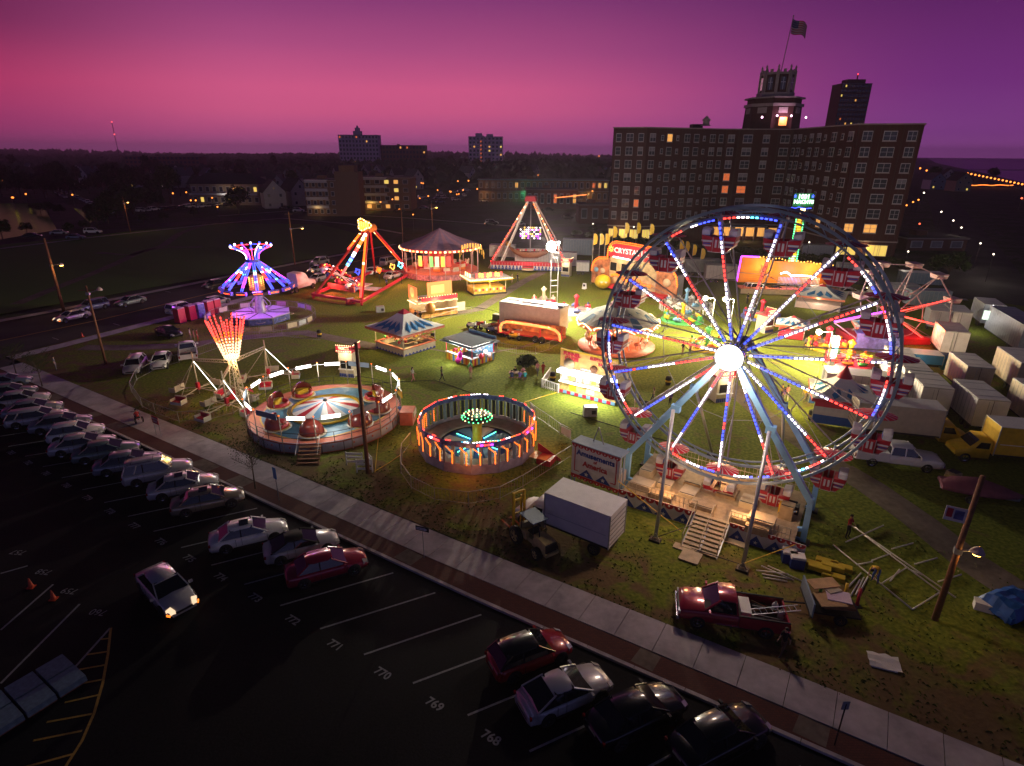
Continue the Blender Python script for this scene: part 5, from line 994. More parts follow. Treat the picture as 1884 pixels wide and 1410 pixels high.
b.obj('neon_arch', mt)
for x in (1.0, 1.95): wheel_parts(mt, x, -.5, .48, .3)
plight('arch_glow', mt, (-2, -1.2, 2.4), 120, (1, .4, .15), .4); plight('arch_glow', mt, (2.4, -1.2, 2.2), 120, (1, .4, .15), .4)
def motorbike(lab, xy, rz, m, group='kiddie motorcycles on the small track'):
    t = thing('toy_motorcycle', lab, 'kiddie motorcycle', xy, 0, rz, group); b = MB(); b.loft([[(x, -w, z0_), (x, -w, z1_), (x, w, z1_), (x, w, z0_)] for x, w, z0_, z1_ in ((-.8, .1, .6, .8), (-.3, .2, .4, .85), (.25, .22, .4, 1.0), (.6, .12, .7, .95))], m); b.box(.62, 0, 1.05, .1, .7, .06, chrome); b.box(.7, 0, .9, .16, .3, .3, white); b.obj('body', t)
    b = MB(); b.box(-.35, 0, .9, .6, .26, .1, black); b.obj('seat', t)
    for x in (-.72, .75): q = MB(); q.lathe([(.22, -.07), (.34, -.07), (.36, 0), (.34, .07), (.22, .07)], black, 14, (x, 0, .36), axis='y'); q.lathe([(.01, -.03), (.22, -.03), (.22, .03), (.01, .03)], chrome, 10, (x, 0, .36), axis='y'); q.obj('wheel', t)
    return t
for i, (u, v) in enumerate(((868, 606), (884, 604), (893, 608), (905, 614), (918, 612), (926, 618), (936, 622), (946, 626), (912, 606), (951, 618))):
    cl = ('white', 'red', 'white', 'purple', 'white', 'black', 'red', 'yellow', 'orange', 'silver')[i]
    motorbike(cl + ' kiddie motorcycle on the little track, ' + ('leftmost of them', 'second from the left', 'third from the left', 'fourth from the left', 'in the middle, before the arch end', 'just right of the middle', 'third from the right in front', 'second from the right in front', 'farther back, close to the trailer', 'rightmost of them')[i], at(u, v), random.uniform(-2.8, -2.2) + 2, {'white': white, 'red': red, 'purple': mur, 'black': dark, 'yellow': yellow, 'orange': coral, 'silver': greyp}[cl])
ringfence('low wavy barrier around the kiddie motorcycle track', at(940, 640), pixpts((790, 600), (830, 585), (868, 578), (890, 580)), closed=False, post=gala)
ringfence('front barrier along the kiddie motorcycle track', at(940, 645), pixpts((915, 645), (950, 652), (985, 653), (1010, 645), (1035, 630), (1042, 612), (1030, 600)), closed=False, post=gala)
# ------------------------------------------------------------------ funhouse
FHp, FHr, FHl = edge(1080, 524, 1190, 548); fh = thing('funhouse', 'long funhouse trailer with a lit arched facade, its sign cut by the wheel rim', 'funhouse', FHp, 0, FHr); b = MB()
adm = M('amber_facade', (.34, .14, .07), .5, 0, .85, 1.1); 
b.box(9.4, 3, 2.6, 17.5, 3.2, 4.2, greyp); b.box(10.6, .6, .75, 15, 2.6, .5, redv); b.obj('trailer_body', fh)
b = MB(); arcL = [(0, .4), (0, 3.4), (.5, 5.0), (1.6, 5.9), (3.0, 6.1), (4.2, 6.2), (4.2, .4)]; b.prism(arcL, 1.1, 1.3, adm, 'xz'); b.prism([(3.7, 6.6), (3.8, 8.2), (4.4, 9.3), (5.4, 9.7), (13.6, 9.5), (14.5, 9.0), (14.9, 7.8), (14.9, 6.6)], 1.15, 1.4, redv, 'xz'); b.prism([(4.2, .9), (4.2, 6.6), (14.6, 6.6), (14.6, .9)], 1.35, 1.5, M('cream_facade', (.45, .36, .22), .5, 0, .4, 1.2), 'xz')
b.prism([(14.9, .6), (14.9, 5.2), (16.4, 6.3), (18, 6.0), (19, 4.8), (19.3, 3), (19.3, .6)], 1.1, 1.3, adm, 'xz')
for x in (5.2, 7.8, 10.4): b.box(x, 1.25, 4.6, 1.5, .1, 1.7, glass); [b.box(x + d_, 1.2, 4.6, .09, .12, 1.9, creamp) for d_ in (-.8, .8)]
for x, w_ in ((1.2, 1.0), (2.8, 1.1), (17.2, 1.4)): b.lathe([(.01, 0), (w_ * .55, .02), (w_ * .55, .1), (.01, .12)], (pinkp, lb, creamp)[int(x) % 3], 12, (x, .95, 3.4), axis='y')
b.obj('facade', fh); b = MB()
arcs = [[(.1, 3.2), (.3, 4.6), (.9, 5.5), (1.8, 6.1), (4.0, 6.4)], [(3.8, 6.6), (3.9, 8.3), (4.5, 9.4), (5.6, 9.9), (9.5, 9.85), (13.6, 9.7), (14.6, 9.0), (15.0, 7.8), (14.8, 6.6)], [(15.0, 5.3), (15.6, 6.0), (16.6, 6.5), (18.0, 6.2), (19.0, 5.0), (19.4, 3.2)]]
for pl_ in arcs:
    for u_, v_ in zip(pl_, pl_[1:]):
        n_ = max(2, int(math.dist(u_, v_) / .42))
        for k in range(n_):
            f, g_2 = lerp(u_, v_, (k + .2) / n_), lerp(u_, v_, (k + .8) / n_)
            for o_ in (0, .35): b.tube((f[0], .95, f[1] - o_), (g_2[0], .95, g_2[1] - o_), .12, EO, 4)
for k in range(16): a_, c_ = 5 + k * .6, 5.3 + k * .6; b.box(5.2 + k * .58, .85, 2.9 + .35 * sin(k * .8) - k * .04, .42, .1, .5, EO)
for c in ((4.6, 8.2), (14.2, 8.0)):
    for k in range(8): a = 2 * pi * k / 8; b.tube((c[0] + .2 * cos(a), .95, c[1] + .2 * sin(a)), (c[0] + .65 * cos(a), .95, c[1] + .65 * sin(a)), .07, EY, 4)
b.obj('marquee_bulbs', fh); fh.scale = (1, 1, .88); b = MB(); b.tube((5.4, .7, 6.75), (9.8, .7, 6.6), .13, ET, 6); b.obj('tube_light', fh)
text("CRYSTAL LIL'S", 1.45, E('sign_letter', (.95, .93, .85), 1.0), fh, (9.6, 1.0, 8.05), bold=.03, sx=.95); b = MB(); b.box(6.2, .3, 1.5, .0, .0, 1, creamp)
for k in range(34): b.box(9.6 + k * .16, -.6, .9, .07, .05, 1.5, creamp)
b.obj('picket_railing', fh); plight('facade_lamp', fh, (7, -2.2, 5.6), 850, (1, .5, .18), .6); plight('facade_lamp', fh, (1.5, -1.6, 4.5), 160, (1, .35, .12), .5); plight('facade_lamp', fh, (17, -1.6, 4.5), 260, (1, .4, .15), .5)
FL = [(1128, 425), (1150, 418), (1172, 418), (1196, 420), (1092, 438), (1104, 438), (1114, 438), (1251, 450), (1262, 452), (1275, 458), (1290, 465)]
t0 = None
for i, (u, v) in enumerate(FL):
    w_ = atYs(u, v, 112 + (i % 3)); lab = 'yellow feather flag ' + ('left over the funhouse sign', 'second over the funhouse sign', 'third over the funhouse sign', 'fourth over the funhouse sign beside the wheel rim', 'leftmost of the three above the left arch', 'middle of the three above the left arch', 'right of the three above the left arch', 'first right of the wheel rim', 'second right of the wheel rim', 'third right of the wheel rim', 'leaning, last at the right')[i]
    t = thing('feather_flag', lab, 'flag', w_[:2], 0, random.uniform(-.3, .3), 'yellow flags around the funhouse'); b = MB(); b.tube((0, 0, 0), (0, 0, w_[2] + .8), .03, steel, 5); b.obj('pole', t); b = MB(); h = w_[2]; pts = [(.05, h - 1.3), (.7, h - 1.1), (.85, h - .2), (.7, h + .5), (.35, h + .8), (.05, h + .75)]; b.prism(pts, -.015, .015, yellow, 'xz'); b.obj('flag_cloth', t)
# ------------------------------------------------------------------ merry-go-round
MC = P(-27.4, 69.3); mg = thing('carousel', 'merry-go-round under a white and blue peaked tent roof with glowing trim', 'carousel', MC, 0, A); b = MB(); K = 24; R_ = 5.1; cw = M('cream_canvas', (.50, .50, .46), .8, 0, .15, 1.5, .2); cb = M('dull_blue_canvas', (.05, .14, .27), .8, 0, .2)
for k in range(K):
    a0, a1 = 2 * pi * k / K, 2 * pi * (k + 1) / K; am = (a0 + a1) / 2
    b.add([(.3 * cos(a0), .3 * sin(a0), 5.9), (3.4 * cos(a0), 3.4 * sin(a0), 4.75), (3.4 * cos(a1), 3.4 * sin(a1), 4.75), (.3 * cos(a1), .3 * sin(a1), 5.9)], [(0, 1, 2, 3)], cw)
    b.add([(3.4 * cos(a0), 3.4 * sin(a0), 4.75), (R_ * cos(a0), R_ * sin(a0), 3.8), (R_ * cos(a1), R_ * sin(a1), 3.8), (3.4 * cos(a1), 3.4 * sin(a1), 4.75)], [(0, 1, 2, 3)], cw if k % 3 else cb); b.add([(2.3 * cos(am), 2.3 * sin(am), 5.19), (3.6 * cos(a0 - .02), 3.6 * sin(a0 - .02), 4.66), (5.0 * cos(am), 5.0 * sin(am), 3.875), (3.6 * cos(a1 + .02), 3.6 * sin(a1 + .02), 4.66)], [(0, 1, 2, 3)], cb if k % 2 else cw)
b.v = [(x, y, z + (.02 if 0 else 0)) for x, y, z in b.v]; b.lathe([(R_, 3.8), (R_ + .05, 3.2)], coral, 24); b.lathe([(1.3, 5.55), (.8, 6.2), (.05, 7.0)], M('maroon_canvas', (.22, .05, .10), .8), 14); b.obj('tent_roof', mg); b = MB()
for k in range(36):
    a = 2 * pi * k / 36; am_ = 3.45 + .18 * abs(sin(a * 9)); b.sph(((R_ + .15) * cos(a), (R_ + .15) * sin(a), am_), .10, EWW, 5, 3)
for k in range(12):
    a = 2 * pi * k / 12
    for j in range(6): a_ = a - .2 + .08 * j; b.tube(((R_ + .15) * cos(a_), (R_ + .15) * sin(a_), 3.5 + .35 * sin(pi * j / 5)), ((R_ + .15) * cos(a_ + .07), (R_ + .15) * sin(a_ + .07), 3.5 + .35 * sin(pi * (j + 1) / 5)), .07, EWW, 4)
b.obj('rim_lights', mg); b = MB(); b.lathe([(4.9, .2), (4.95, .45), (1.2, .5)], coral, 24); b.lathe([(1.2, .5), (1.2, 3.8)], M('amber_mural', (.55, .22, .08), .5), 12); b.obj('platform', mg)
for k in range(14):
    a = 2 * pi * k / 14; x, y = 3.9 * cos(a), 3.9 * sin(a); b = MB(); b.tube((x, y, .5), (x, y, 3.8), .03, M('gilt', (.6, .35, .05), .4, .3), 5); F = lambda d, z: (x - sin(a) * d, y + cos(a) * d, z); m_ = (white, coral, creamp, pinkp)[k % 4]
    b.tube(F(-.45, 1.5), F(.4, 1.55), .24, m_, 7, .2); b.tube(F(.35, 1.6), F(.62, 2.15), .15, m_, 6, .10); b.tube(F(.58, 2.2), F(.88, 2.0), .11, m_, 6, .07)
    for d in (-.38, .35): b.tube(F(d, 1.4), F(d + .15, .8), .06, m_, 5)
    b.obj('horse', mg)
for a in (0, 90, 180, 270): plight('carousel_lamp', mg, (4.2 * cos(rad(a)), 4.2 * sin(rad(a)), 3.1), 170, (1, .45, .16), .3)
plight('front_fill', mg, (3, -7, 3.6), 260, (1, .55, .3), .5)  # fill light added before the carousel, without a fixture
# ------------------------------------------------------------------ stands
def stand(name, lab, cat, u0, v0, u1, v1, D, H, wall, roofm, **k):
    p, r, L = edge(u0, v0, u1, v1); t = thing(name, lab, cat, p, 0, r); return t, L
# funnel cake trailer
t, L = stand('snack_stand', 'bright white-lit snack trailer with a tall FUNNEL CAKES board', 'food stand', 1029, 722, 1123, 746, 2.4, 2.6, None, None); b = MB(); L = 6.4; D = 2.6
b.box(L / 2, D / 2, .2, L, D, .3, dark); b.box(L / 2, D - .06, 1.6, L - .1, .1, 2.6, creamp); b.box(.06, D / 2, 1.6, .1, D - .1, 2.6, creamp); b.box(L - .06, D / 2, 1.6, .1, D - .1, 2.6, creamp); b.box(L / 2, .02, .85, L, .1, 1.0, M('snack_poster', (.6, .4, .15), .5, 0, .8, 1.6)); b.box(L / 2, -.06, 1.38, L, .5, .07, white)
b.box(L / 2, D / 2, 2.95, L + .1, D + .1, .12, steelr)
for k in range(14): b.box(L * (k + .5) / 14, -.04, .25, L / 14, .03, .34, (redv, lb)[k % 2])
b.obj('body', t); b = MB(); b.box(L / 2, -.25, 2.62, L, .9, .32, E('awning_light', (1, .97, .92), 4, True)); b.obj('lit_awning', t); b = MB()
b.box(L / 2, .0, 3.85, L, .1, 1.75, M('menu_yellow', (.65, .38, .12), .5, 0, .35, 1.2)); b.box(L / 2, .0, 4.8, L, .12, .2, yellow); b.lathe([(.01, 0), (.62, .02), (.62, .08), (.01, .1)], padm, 16, (1.1, -.13, 3.4), axis='y'); b.lathe([(.01, 0), (.4, .02), (.4, .08), (.01, .1)], wood, 12, (3.9, -.13, 3.4), axis='y'); b.obj('menu_board', t)
text('FUNNEL', .52, redv, t, (1.35, -.08, 4.45), bold=.03); text('CAKES', .52, redv, t, (1.35, -.08, 3.98), bold=.03); text('ELEPHANT', .42, redv, t, (4.4, -.08, 4.45), bold=.02); text('EARS', .42, redv, t, (4.8, -.08, 4.0), bold=.02); text('LEMONADE', .26, white, t, (3.1, -.08, 3.15), bold=.02)
b = MB()
for k in range(7): b.box(.6 + k * .85, -.06, 1.95, .5, .05, .4, (white, yellow, lb, white, yellow, white, redv)[k])
b.box(1.6, -.05, .85, .8, .04, .6, yellow); b.box(3.6, -.05, .85, .9, .04, .5, white); b.obj('menu_cards', t)
plight('awning_glow', t, (L * .3, -.9, 2.2), 480, (1, .95, .82), .5); plight('awning_glow', t, (L * .75, -.9, 2.2), 480, (1, .95, .82), .5); plight('counter_glow', t, (L / 2, 1.2, 2.3), 90, (1, .9, .75), .3); plight('board_lamp', t, (L / 2, -1.4, 3.2), 60, (1, .7, .4), .3)
pf = thing('picket_fence', 'white picket corner fence left of the snack trailer', 'fence', at(1000, 700), 0, A); b = MB(); pts = [lc(at(*q_), at(1000, 700)) for q_ in ((1012, 692), (997, 713), (1027, 723))]
for p, q in zip(pts, pts[1:]):
    n = 9
    for k in range(n + 1): x = lerp(p, q, k / n); b.box(x[0], x[1], .5, .06 if 0 < k < n else .14, .06 if 0 < k < n else .14, 1.0, white)
    b.tube((*p, .95), (*q, .95), .05, white, 4); b.tube((*p, .2), (*q, .2), .05, white, 4)
b.obj('pickets', pf)
# game booth with the blue-diamond roof
def tentroof(b, x0, x1, y0, y1, z0, z1, mw, mb, tip=None, over=.9, n=5):
    cx, cy = (x0 + x1) / 2, (y0 + y1) / 2; C_ = [(x0 - over, y0 - over), (x1 + over, y0 - over), (x1 + over, y1 + over), (x0 - over, y1 + over)]
    def F(i, u, w): p, q = C_[i], C_[(i + 1) % 4]; e = lerp(p, q, u); zz = z0 + (z1 - z0) * (w ** 1.7); return (e[0] + (cx - e[0]) * w, e[1] + (cy - e[1]) * w, zz)
    for i in range(4):
        for a in range(8):
            for c in range(6):
                b.add([F(i, a / 8, c / 6), F(i, (a + 1) / 8, c / 6), F(i, (a + 1) / 8, (c + 1) / 6), F(i, a / 8, (c + 1) / 6)], [(0, 1, 2, 3)], (tip if tip and c > 4 else mw), True)
        for k in range(n - 1):
            u = (k + 1) / n; w0, wm, w1 = .08, .30, .58; up = lambda p: (p[0], p[1], p[2] + .035)
            b.add([up(F(i, u, w0)), up(F(i, u + .105, wm)), up(F(i, u, w1)), up(F(i, u - .105, wm))], [(0, 1, 2, 3)], mb)
        p, q = C_[i], C_[(i + 1) % 4]; b.add([(*p, z0), (*q, z0), (*q, z0 - .32), (*p, z0 - .32)], [(0, 1, 2, 3)], coral if tip else redv)
p, r, L = edge(693, 641, 745, 658); t = thing('game_booth', 'square game booth with white roof, blue diamonds and a red tip', 'game booth', p, 0, r); L = 5.4; b = MB(); D = 5.2
b.box(L / 2, D / 2, .12, L, D, .24, dark)
for x, y, w, d in ((L / 2, 0, L, .12), (L, D / 2, .12, D), (L / 2, D, L, .12), (0, D / 2, .12, D)): b.box(x, y, .5, w + .0, d + .0, .85, creamp); b.box(x, y, .98, w + .25, d + .25, .1, coral)
for x, y in ((0, 0), (L, 0), (L, D), (0, D)): b.tube((x, y, 0), (x, y, 3.2), .07, creamp, 5)
for k in range(9): b.prism([(k * L / 9, .1), ((k + 1) * L / 9, .1), ((k + .5) * L / 9, .36)], -.07, -.09, navy, 'xz'); b.prism([(k * D / 9, .1), ((k + 1) * D / 9, .1), ((k + .5) * D / 9, .36)], L + .07, L + .09, navy, 'yz')
b.obj('counter', t); b = MB(); tentroof(b, 0, L, 0, D, 3.0, 5.2, M('pale_canvas', (.86, .88, .90), .8, 0, .06, 1.5, .2), M('diamond_blue', (.03, .22, .55), .7), redv); b.obj('tent_roof', t); b = MB()
for k in range(40): b.sph((random.uniform(.5, L - .5), random.uniform(.6, D - .5), random.uniform(.9, 2.2)), random.uniform(.12, .24), random.choice((green, yellow, orangep, creamp, redv)), 6, 4)
b.obj('prizes', t)
for z in (1.5, 2.0, 2.5): b = MB(); b.box(L / 2, D - .5, z, L - .4, .5, .05, wood); b.box(L - .25, D / 2, z, .3, D - .4, .05, wood); b.obj('shelf', t)
plight('booth_lamp', t, (L / 2, D / 2, 2.8), 330, (1, .72, .25), .3); plight('booth_lamp', t, (1, 1, 2.6), 120, (1, .72, .25), .3)
# grey-roofed game booth
p, r, L = edge(822, 660, 869, 678); t = thing('game_booth', 'small game booth with flat grey roof and yellow, blue and red striped counter', 'game booth', p, 0, r + .06); L = 4.5; D = 3.6; b = MB()
for k in range(12): b.box(L * (k + .5) / 12, 0, .5, L / 12 - .005, .1, .9, (yellow, orangep, yellow, blue)[k % 4]); b.box(L, D * (k + .5) / 12, .5, .1, D / 12 - .005, .9, (yellow, redv, yellow, blue)[k % 4]); b.box(0, D * (k + .5) / 12, .5, .1, D / 12 - .005, .9, (yellow, redv)[k % 2])
b.box(L / 2, 0, .98, L + .2, .35, .07, white); b.box(L, D / 2, .985, .35, D + .2, .07, white); b.box(L / 2, D - .05, 1.3, L - .15, .1, 2.2, lb); b.box(L / 2, D / 2, .1, L - .2, D - .2, .15, dark)
for x, y in ((0, 0), (L, 0), (L, D), (0, D)): b.tube((x, y, 0), (x, y, 2.5), .06, redv, 5)
b.obj('counter', t); b = MB(); b.box(L / 2, D / 2, 2.62, L + .5, D + .5, .14, M('slate_roof_sheet', (.30, .38, .44), .5, .1)); b.box(L / 2, -.45, 2.45, L + .8, .6, .06, bluegrey, 0); b.box(L + .45, D / 2, 2.45, .6, D + .8, .06, bluegrey); b.box(L / 2, D + .3, 2.8, L + .2, .12, .3, lb); b.obj('roof', t)
b = MB(); b.box(L / 2, .3, 2.3, L * .85, .12, .12, ET); b.box(L - .3, D / 2, 2.3, .12, D * .8, .12, ET); b.box(.8, .25, 2.42, 1.3, .1, .12, EG); b.obj('tube_light', t); b = MB()
for k in range(30): b.sph((random.uniform(.3, L - .3), random.uniform(.5, D - .4), random.uniform(1.0, 2.0)), random.uniform(.1, .22), random.choice((white, lb, pinkp, redv, creamp)), 6, 4)
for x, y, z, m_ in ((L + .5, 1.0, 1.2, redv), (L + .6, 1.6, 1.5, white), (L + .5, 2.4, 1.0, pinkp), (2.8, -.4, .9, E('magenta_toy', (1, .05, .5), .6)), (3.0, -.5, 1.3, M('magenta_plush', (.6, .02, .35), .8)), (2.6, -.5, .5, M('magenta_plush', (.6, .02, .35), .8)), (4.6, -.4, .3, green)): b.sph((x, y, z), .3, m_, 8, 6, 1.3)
b.obj('prizes', t); plight('booth_lamp', t, (L / 2, .6, 2.2), 260, (.9, .95, .9), .3); plight('booth_lamp', t, (L * .5, -1.0, 2.0), 150, (1, .9, .7), .3); plight('booth_lamp', t, (L + .9, 1.6, 2.0), 130, (1, .8, .8), .3)
# orange food trailer
p, r, L = edge(742, 578, 776, 588); t = thing('snack_stand', 'glowing orange food trailer with tall lit menu boards', 'food stand', at(770, 590), 0, A + rad(65)); L = 6.6; D = 3.2; b = MB()
b.box(L / 2, D / 2, .2, L, D, .3, dark); b.box(L / 2, .04, .75, L, .1, 1.1, M('snack_mural', (.6, .28, .08), .5, 0, .8, 1.5)); b.box(.04, D / 2, .75, .1, D, 1.1, M('snack_mural', (.6, .28, .08), .5, 0, .8, 1.5)); b.box(L / 2, D - .05, 1.5, L, .1, 2.6, creamp); b.box(L - .05, D / 2, 1.5, .1, D, 2.6, creamp); b.box(L / 2, D / 2, 2.85, L, D, .1, steelr); b.box(L / 2, -.2, 1.3, L, .5, .06, white); b.box(L + 1.2, D / 2, .8, 2.0, .1, 1.4, creamp); b.obj('body', t); b = MB()
gb = E('lit_menu_orange', (1, .24, .07), .95); gb2 = E('lit_menu_yellow', (1, .42, .12), 1.3)
b.box(L * .55, .0, 3.0, L * .9, .12, .55, redv); b.box(L * .56, .02, 4.4, L * .62, .1, 2.2, gb); b.box(L * .5, -.05, 4.4, 2.2, .1, 1.2, gb2); b.box(.0, D / 2, 3.9, .1, D * .95, 2.0, gb); b.lathe([(.01, 0), (.8, .02), (.01, .08)], gb2, 14, (-.12, D / 2, 4.0), axis='x'); b.obj('menu_board', t); b = MB()
for k in range(30): b.sph((L * (k + .5) / 30, -.25, 2.55 + .05 * sin(k)), .07, EWW, 5, 3); b.sph((L * (k + .5) / 30, -.12, 3.35), .06, ER if k % 2 else EWW, 5, 3)
for k in range(12): b.sph((-.25, D * (k + .5) / 12, 2.5), .07, EWW, 5, 3)
b.obj('bulb_string', t); plight('counter_lamp', t, (L / 2, -1.0, 2.4), 300, (1, .7, .3), .3); plight('counter_lamp', t, (-.9, D / 2, 2.4), 260, (1, .6, .3), .3); plight('counter_lamp', t, (L / 2, 1.5, 2.4), 150, (1, .7, .35), .3); plight('board_glow', t, (L / 2, -2.6, 4.4), 240, (1, .40, .15), .5)
b = MB(); b.sph((2.0, -.8, 1.9), .75, M('pretzel_brown', (.45, .22, .05), .5), 10, 7, 1.2); b.tube((2.0, -.8, 0), (2.0, -.8, 1.4), .05, dark); o = b.obj('giant_snack_sign', None, loc=(*at(770, 588), 0)); tag(o, 'round brown sign on a pole before the orange food trailer', 'sign')
# rounded food stand further back
t = thing('snack_stand', 'yellow-lit food stand with a flared roof and lit letters on top', 'food stand', at(872, 545), 0, A + rad(55)); L = 6; D = 3.6; b = MB()
b.box(L / 2, D / 2, .7, L, D, 1.2, M('yellow_counter', (.6, .38, .06), .5, 0, .5, 2)); b.box(L / 2, D / 2, .15, L + .3, D + .3, .3, dark)
for x, y in ((0, 0), (L, 0), (L, D), (0, D), (L / 2, 0)): b.tube((x, y, 1), (x, y, 2.8), .08, creamp, 5)
for k in range(9): b.box(L * (k + .5) / 9, -.2, 1.0, .3, .1, .4, white if k % 2 else redv)
b.obj('counter', t); b = MB(); b.box(L / 2, D / 2, 2.85, L + 2.0, D + 2.0, .12, white); b.box(L / 2, D / 2, 2.65, L + 1.6, D + 1.6, .3, yellow, 0, 1.12, 1.12); b.box(L / 2, D / 2, 3.2, L - 1, D - 1, .6, greyp, 0, .6, .6); b.obj('roof', t); b = MB()
for k in range(26): b.sph(((L + 1.8) * (k / 25) - .9, -1.0, 2.95), .07, EWW, 5, 3)
for k in range(14): b.sph((-1.0, (D + 1.8) * (k / 13) - .9, 2.95), .08, EWW, 5, 3)
for k in range(10): b.box(.5 + k * .5, -.3, 3.55 + .1 * (k % 2), .32, .1, .75, EY if k % 3 else ER); 
for k in range(5): b.box(-.5, .6 + k * .55, 3.5, .1, .4, .6, ER if k % 2 else EWW)
b.obj('lit_letters', t); plight('counter_lamp', t, (L / 2, -1.0, 2.3), 260, (1, .66, .15), .3); plight('counter_lamp', t, (-.9, D / 2, 2.3), 140, (1, .7, .25), .3); plight('counter_lamp', t, (L / 2, D / 2, 2.3), 90, (1, .7, .3), .3)
def booth(lab, u, v, rz, sign='TICKETS', col=None, h=2.6, w=1.7):
    t = thing('ticket_booth', lab, 'ticket booth', at(u, v), 0, rz); b = MB(); b.box(0, 0, h / 2, w, w, h, col or creamp, 0, .97, .97); b.box(0, -w / 2 - .01, 1.5, w * .7, .04, .9, glass); b.box(0, -w / 2 - .1, 1.0, w, .3, .06, white)
    for k in range(8): b.box(-w / 2 + w * (k + .5) / 8, -w / 2 - .02, .25, w / 10, .03, .4, navy)
    b.obj('walls', t); b = MB(); b.box(0, 0, h + .15, w + .3, w + .3, .2, redv); b.box(0, -w / 2 - .12, h + .55, w + .2, .08, .6, redv); b.box(w / 2 + .12, 0, h + .55, .08, w + .2, .6, redv)
    for k in range(9): b.sph((-w / 2 + w * k / 8, -w / 2 - .2, h + .88), .05, EWW, 5, 3); b.sph((-w / 2 + w * k / 8, -w / 2 - .2, h + .22), .05, EWW, 5, 3); b.sph((w / 2 + .2, -w / 2 + w * k / 8, h + .88), .05, EWW, 5, 3)
    b.obj('roof', t); text(sign, .40, E('ticket_letter', (1, .55, .3), 2.5), t, (0, -w / 2 - .18, h + .55), bold=.02, sx=.82); plight('booth_lamp', t, (0, -w / 2 - .7, h - .1), 60, (1, .8, .5), .2); return t
booth('small ticket booth with red lit TICKETS sign behind the tilting ride', 645, 690, A + rad(20), h=2.9)
booth('white ticket booth with red lit sign behind the lower wheel spokes', 1322, 735, A + rad(45)); booth('ticket booth with lit red crown beside the swinging ship', 1042, 508, A + rad(10), h=2.8)
booth('red-crowned ticket booth between the kiddie rides beyond the hub', 1405, 610, A + rad(60), h=2.4)
# orange backdrop ride and its lit tower
NXp = atYs(1352, 545, 108)[:2]; nb = thing('backdrop_ride', 'wide orange sunset backdrop ride with a purple neon edge', 'ride', NXp, 0, rad(-6)); b = MB(); ob = M('sunset_orange', (.7, .26, .02), .6, 0, .35, .25); b.prism([(0, 1.6), (0, 6.2), (3, 6.3), (6, 5.6), (10, 5.5), (15.5, 5.2), (16.8, 4.2), (17.3, 1.6)], 0, .25, ob, 'xz')
for k in range(7): b.prism([(9.5 + k * .2, 1.9 + k * .35), (13 + k * .5, 1.6 + k * .3), (16.5, 2.2 + k * .3), (13 + k * .5, 1.78 + k * .3)], -.05, -.08, orangep, 'xz')
for k in range(5): b.prism([(1 + k * .1, 1.8 + k * .4), (4, 2.2 + k * .4), (7.5, 1.9 + k * .35), (4, 2.05 + k * .4)], -.05, -.08, orangep, 'xz')
b.prism([(3.6, 3.4), (3.9, 4.3), (3.7, 4.9), (4.2, 4.6), (4.8, 4.9), (4.7, 4.0), (4.3, 3.5)], -.05, -.1, wood, 'xz'); b.obj('backdrop', nb); b = MB()
b.tube((-.1, -.2, 1.8), (.1, -.2, 6.3), .12, EP, 6); b.tube((.1, -.2, 6.35), (3.2, -.2, 6.3), .12, EP, 6)
for k in range(24): b.sph((3.4 + k * .55, -.2, 6.25 - k * .045 + .12 * sin(k * 1.3)), .13, EY, 5, 3)
nl = [(7.0, 3.6), (8.0, 3.9), (8.8, 3.3), (9.6, 3.35), (11.5, 3.3), (13.2, 3.1)]
for q, w_ in zip(nl, nl[1:]): b.tube((q[0], -1.3, q[1]), (w_[0], -1.3, w_[1]), .13, EC if q[0] < 8.5 else EW, 6)
b.obj('neon_tubes', nb); b = MB(); b.box(8.6, -1.6, 1.0, 17, 2.8, .25, coral); b.box(8.6, -3.0, .6, 17, .1, .9, padm)
for k in range(30): b.box(6.8 + k * .24, -1.4, 2.3, .1, .06, 1.4, white)
for k in range(14): b.tube((.4 + k * 1.25, -3.0, 1.1), (.4 + k * 1.25, -3.0, 2.1), .04, dark, 4)
b.tube((.4, -3, 2.1), (16.6, -3, 2.1), .04, dark, 4); b.obj('platform', nb); plight('backdrop_lamp', nb, (4.5, -2.2, 4.4), 420, (1, .6, .25), .5); plight('backdrop_lamp', nb, (12.5, -2.6, 4.4), 520, (1, .6, .25), .5); plight('neon_glow', nb, (9, -2.2, 3.8), 110, (.4, .2, 1), .3)
ts = atYs(1448, 500, 112); b1 = atYs(1448, 535, 112)[:2]; tq = thing('sign_tower', 'tall bulb-lit tower sign topped by glowing 1001 Nachts letters', 'sign tower', b1, 0, rad(-8)); b = MB(); b.box(0, .1, 8.0, .5, .4, 16, dark)
ztop = atYs(1457, 398, 112)[2]; zbot = atYs(1440, 506, 112)[2]
b.box(0, -.15, (ztop + zbot) / 2, 1.15, .1, ztop - zbot, M('gilt', (.6, .35, .05), .4, .3)); b.obj('mast', tq); b = MB(); n = 26
for k in range(n):
    z = zbot + (ztop - zbot) * (k + .5) / n
    for s in (-1, 1): b.box(s * .66, -.3, z, .16, .12, .24, EG)
    b.box(random.uniform(-.15, .15), -.3, z, .62, .1, .22, E('amber_panel', (1, .5, .03), 2.2) if k > 8 else E('mint_panel', (.75, 1, .7), 2.0))
b.obj('bulb_column', tq); zs = atYs(1457, 370, 112)[2]; EL_ = E('mint_letter', (.65, 1, .72), 2.2)
text('1001', 1.05, EL_, tq, (0, -.3, zs + .75), bold=.05); text('NACHTS', .86, EL_, tq, (.1, -.3, zs - .15), bold=.05); b = MB()
b.box(.1, -.05, zs + .2, 3.5, .08, 2.3, M('deep_green_board', (.0, .08, .03), .5)); 
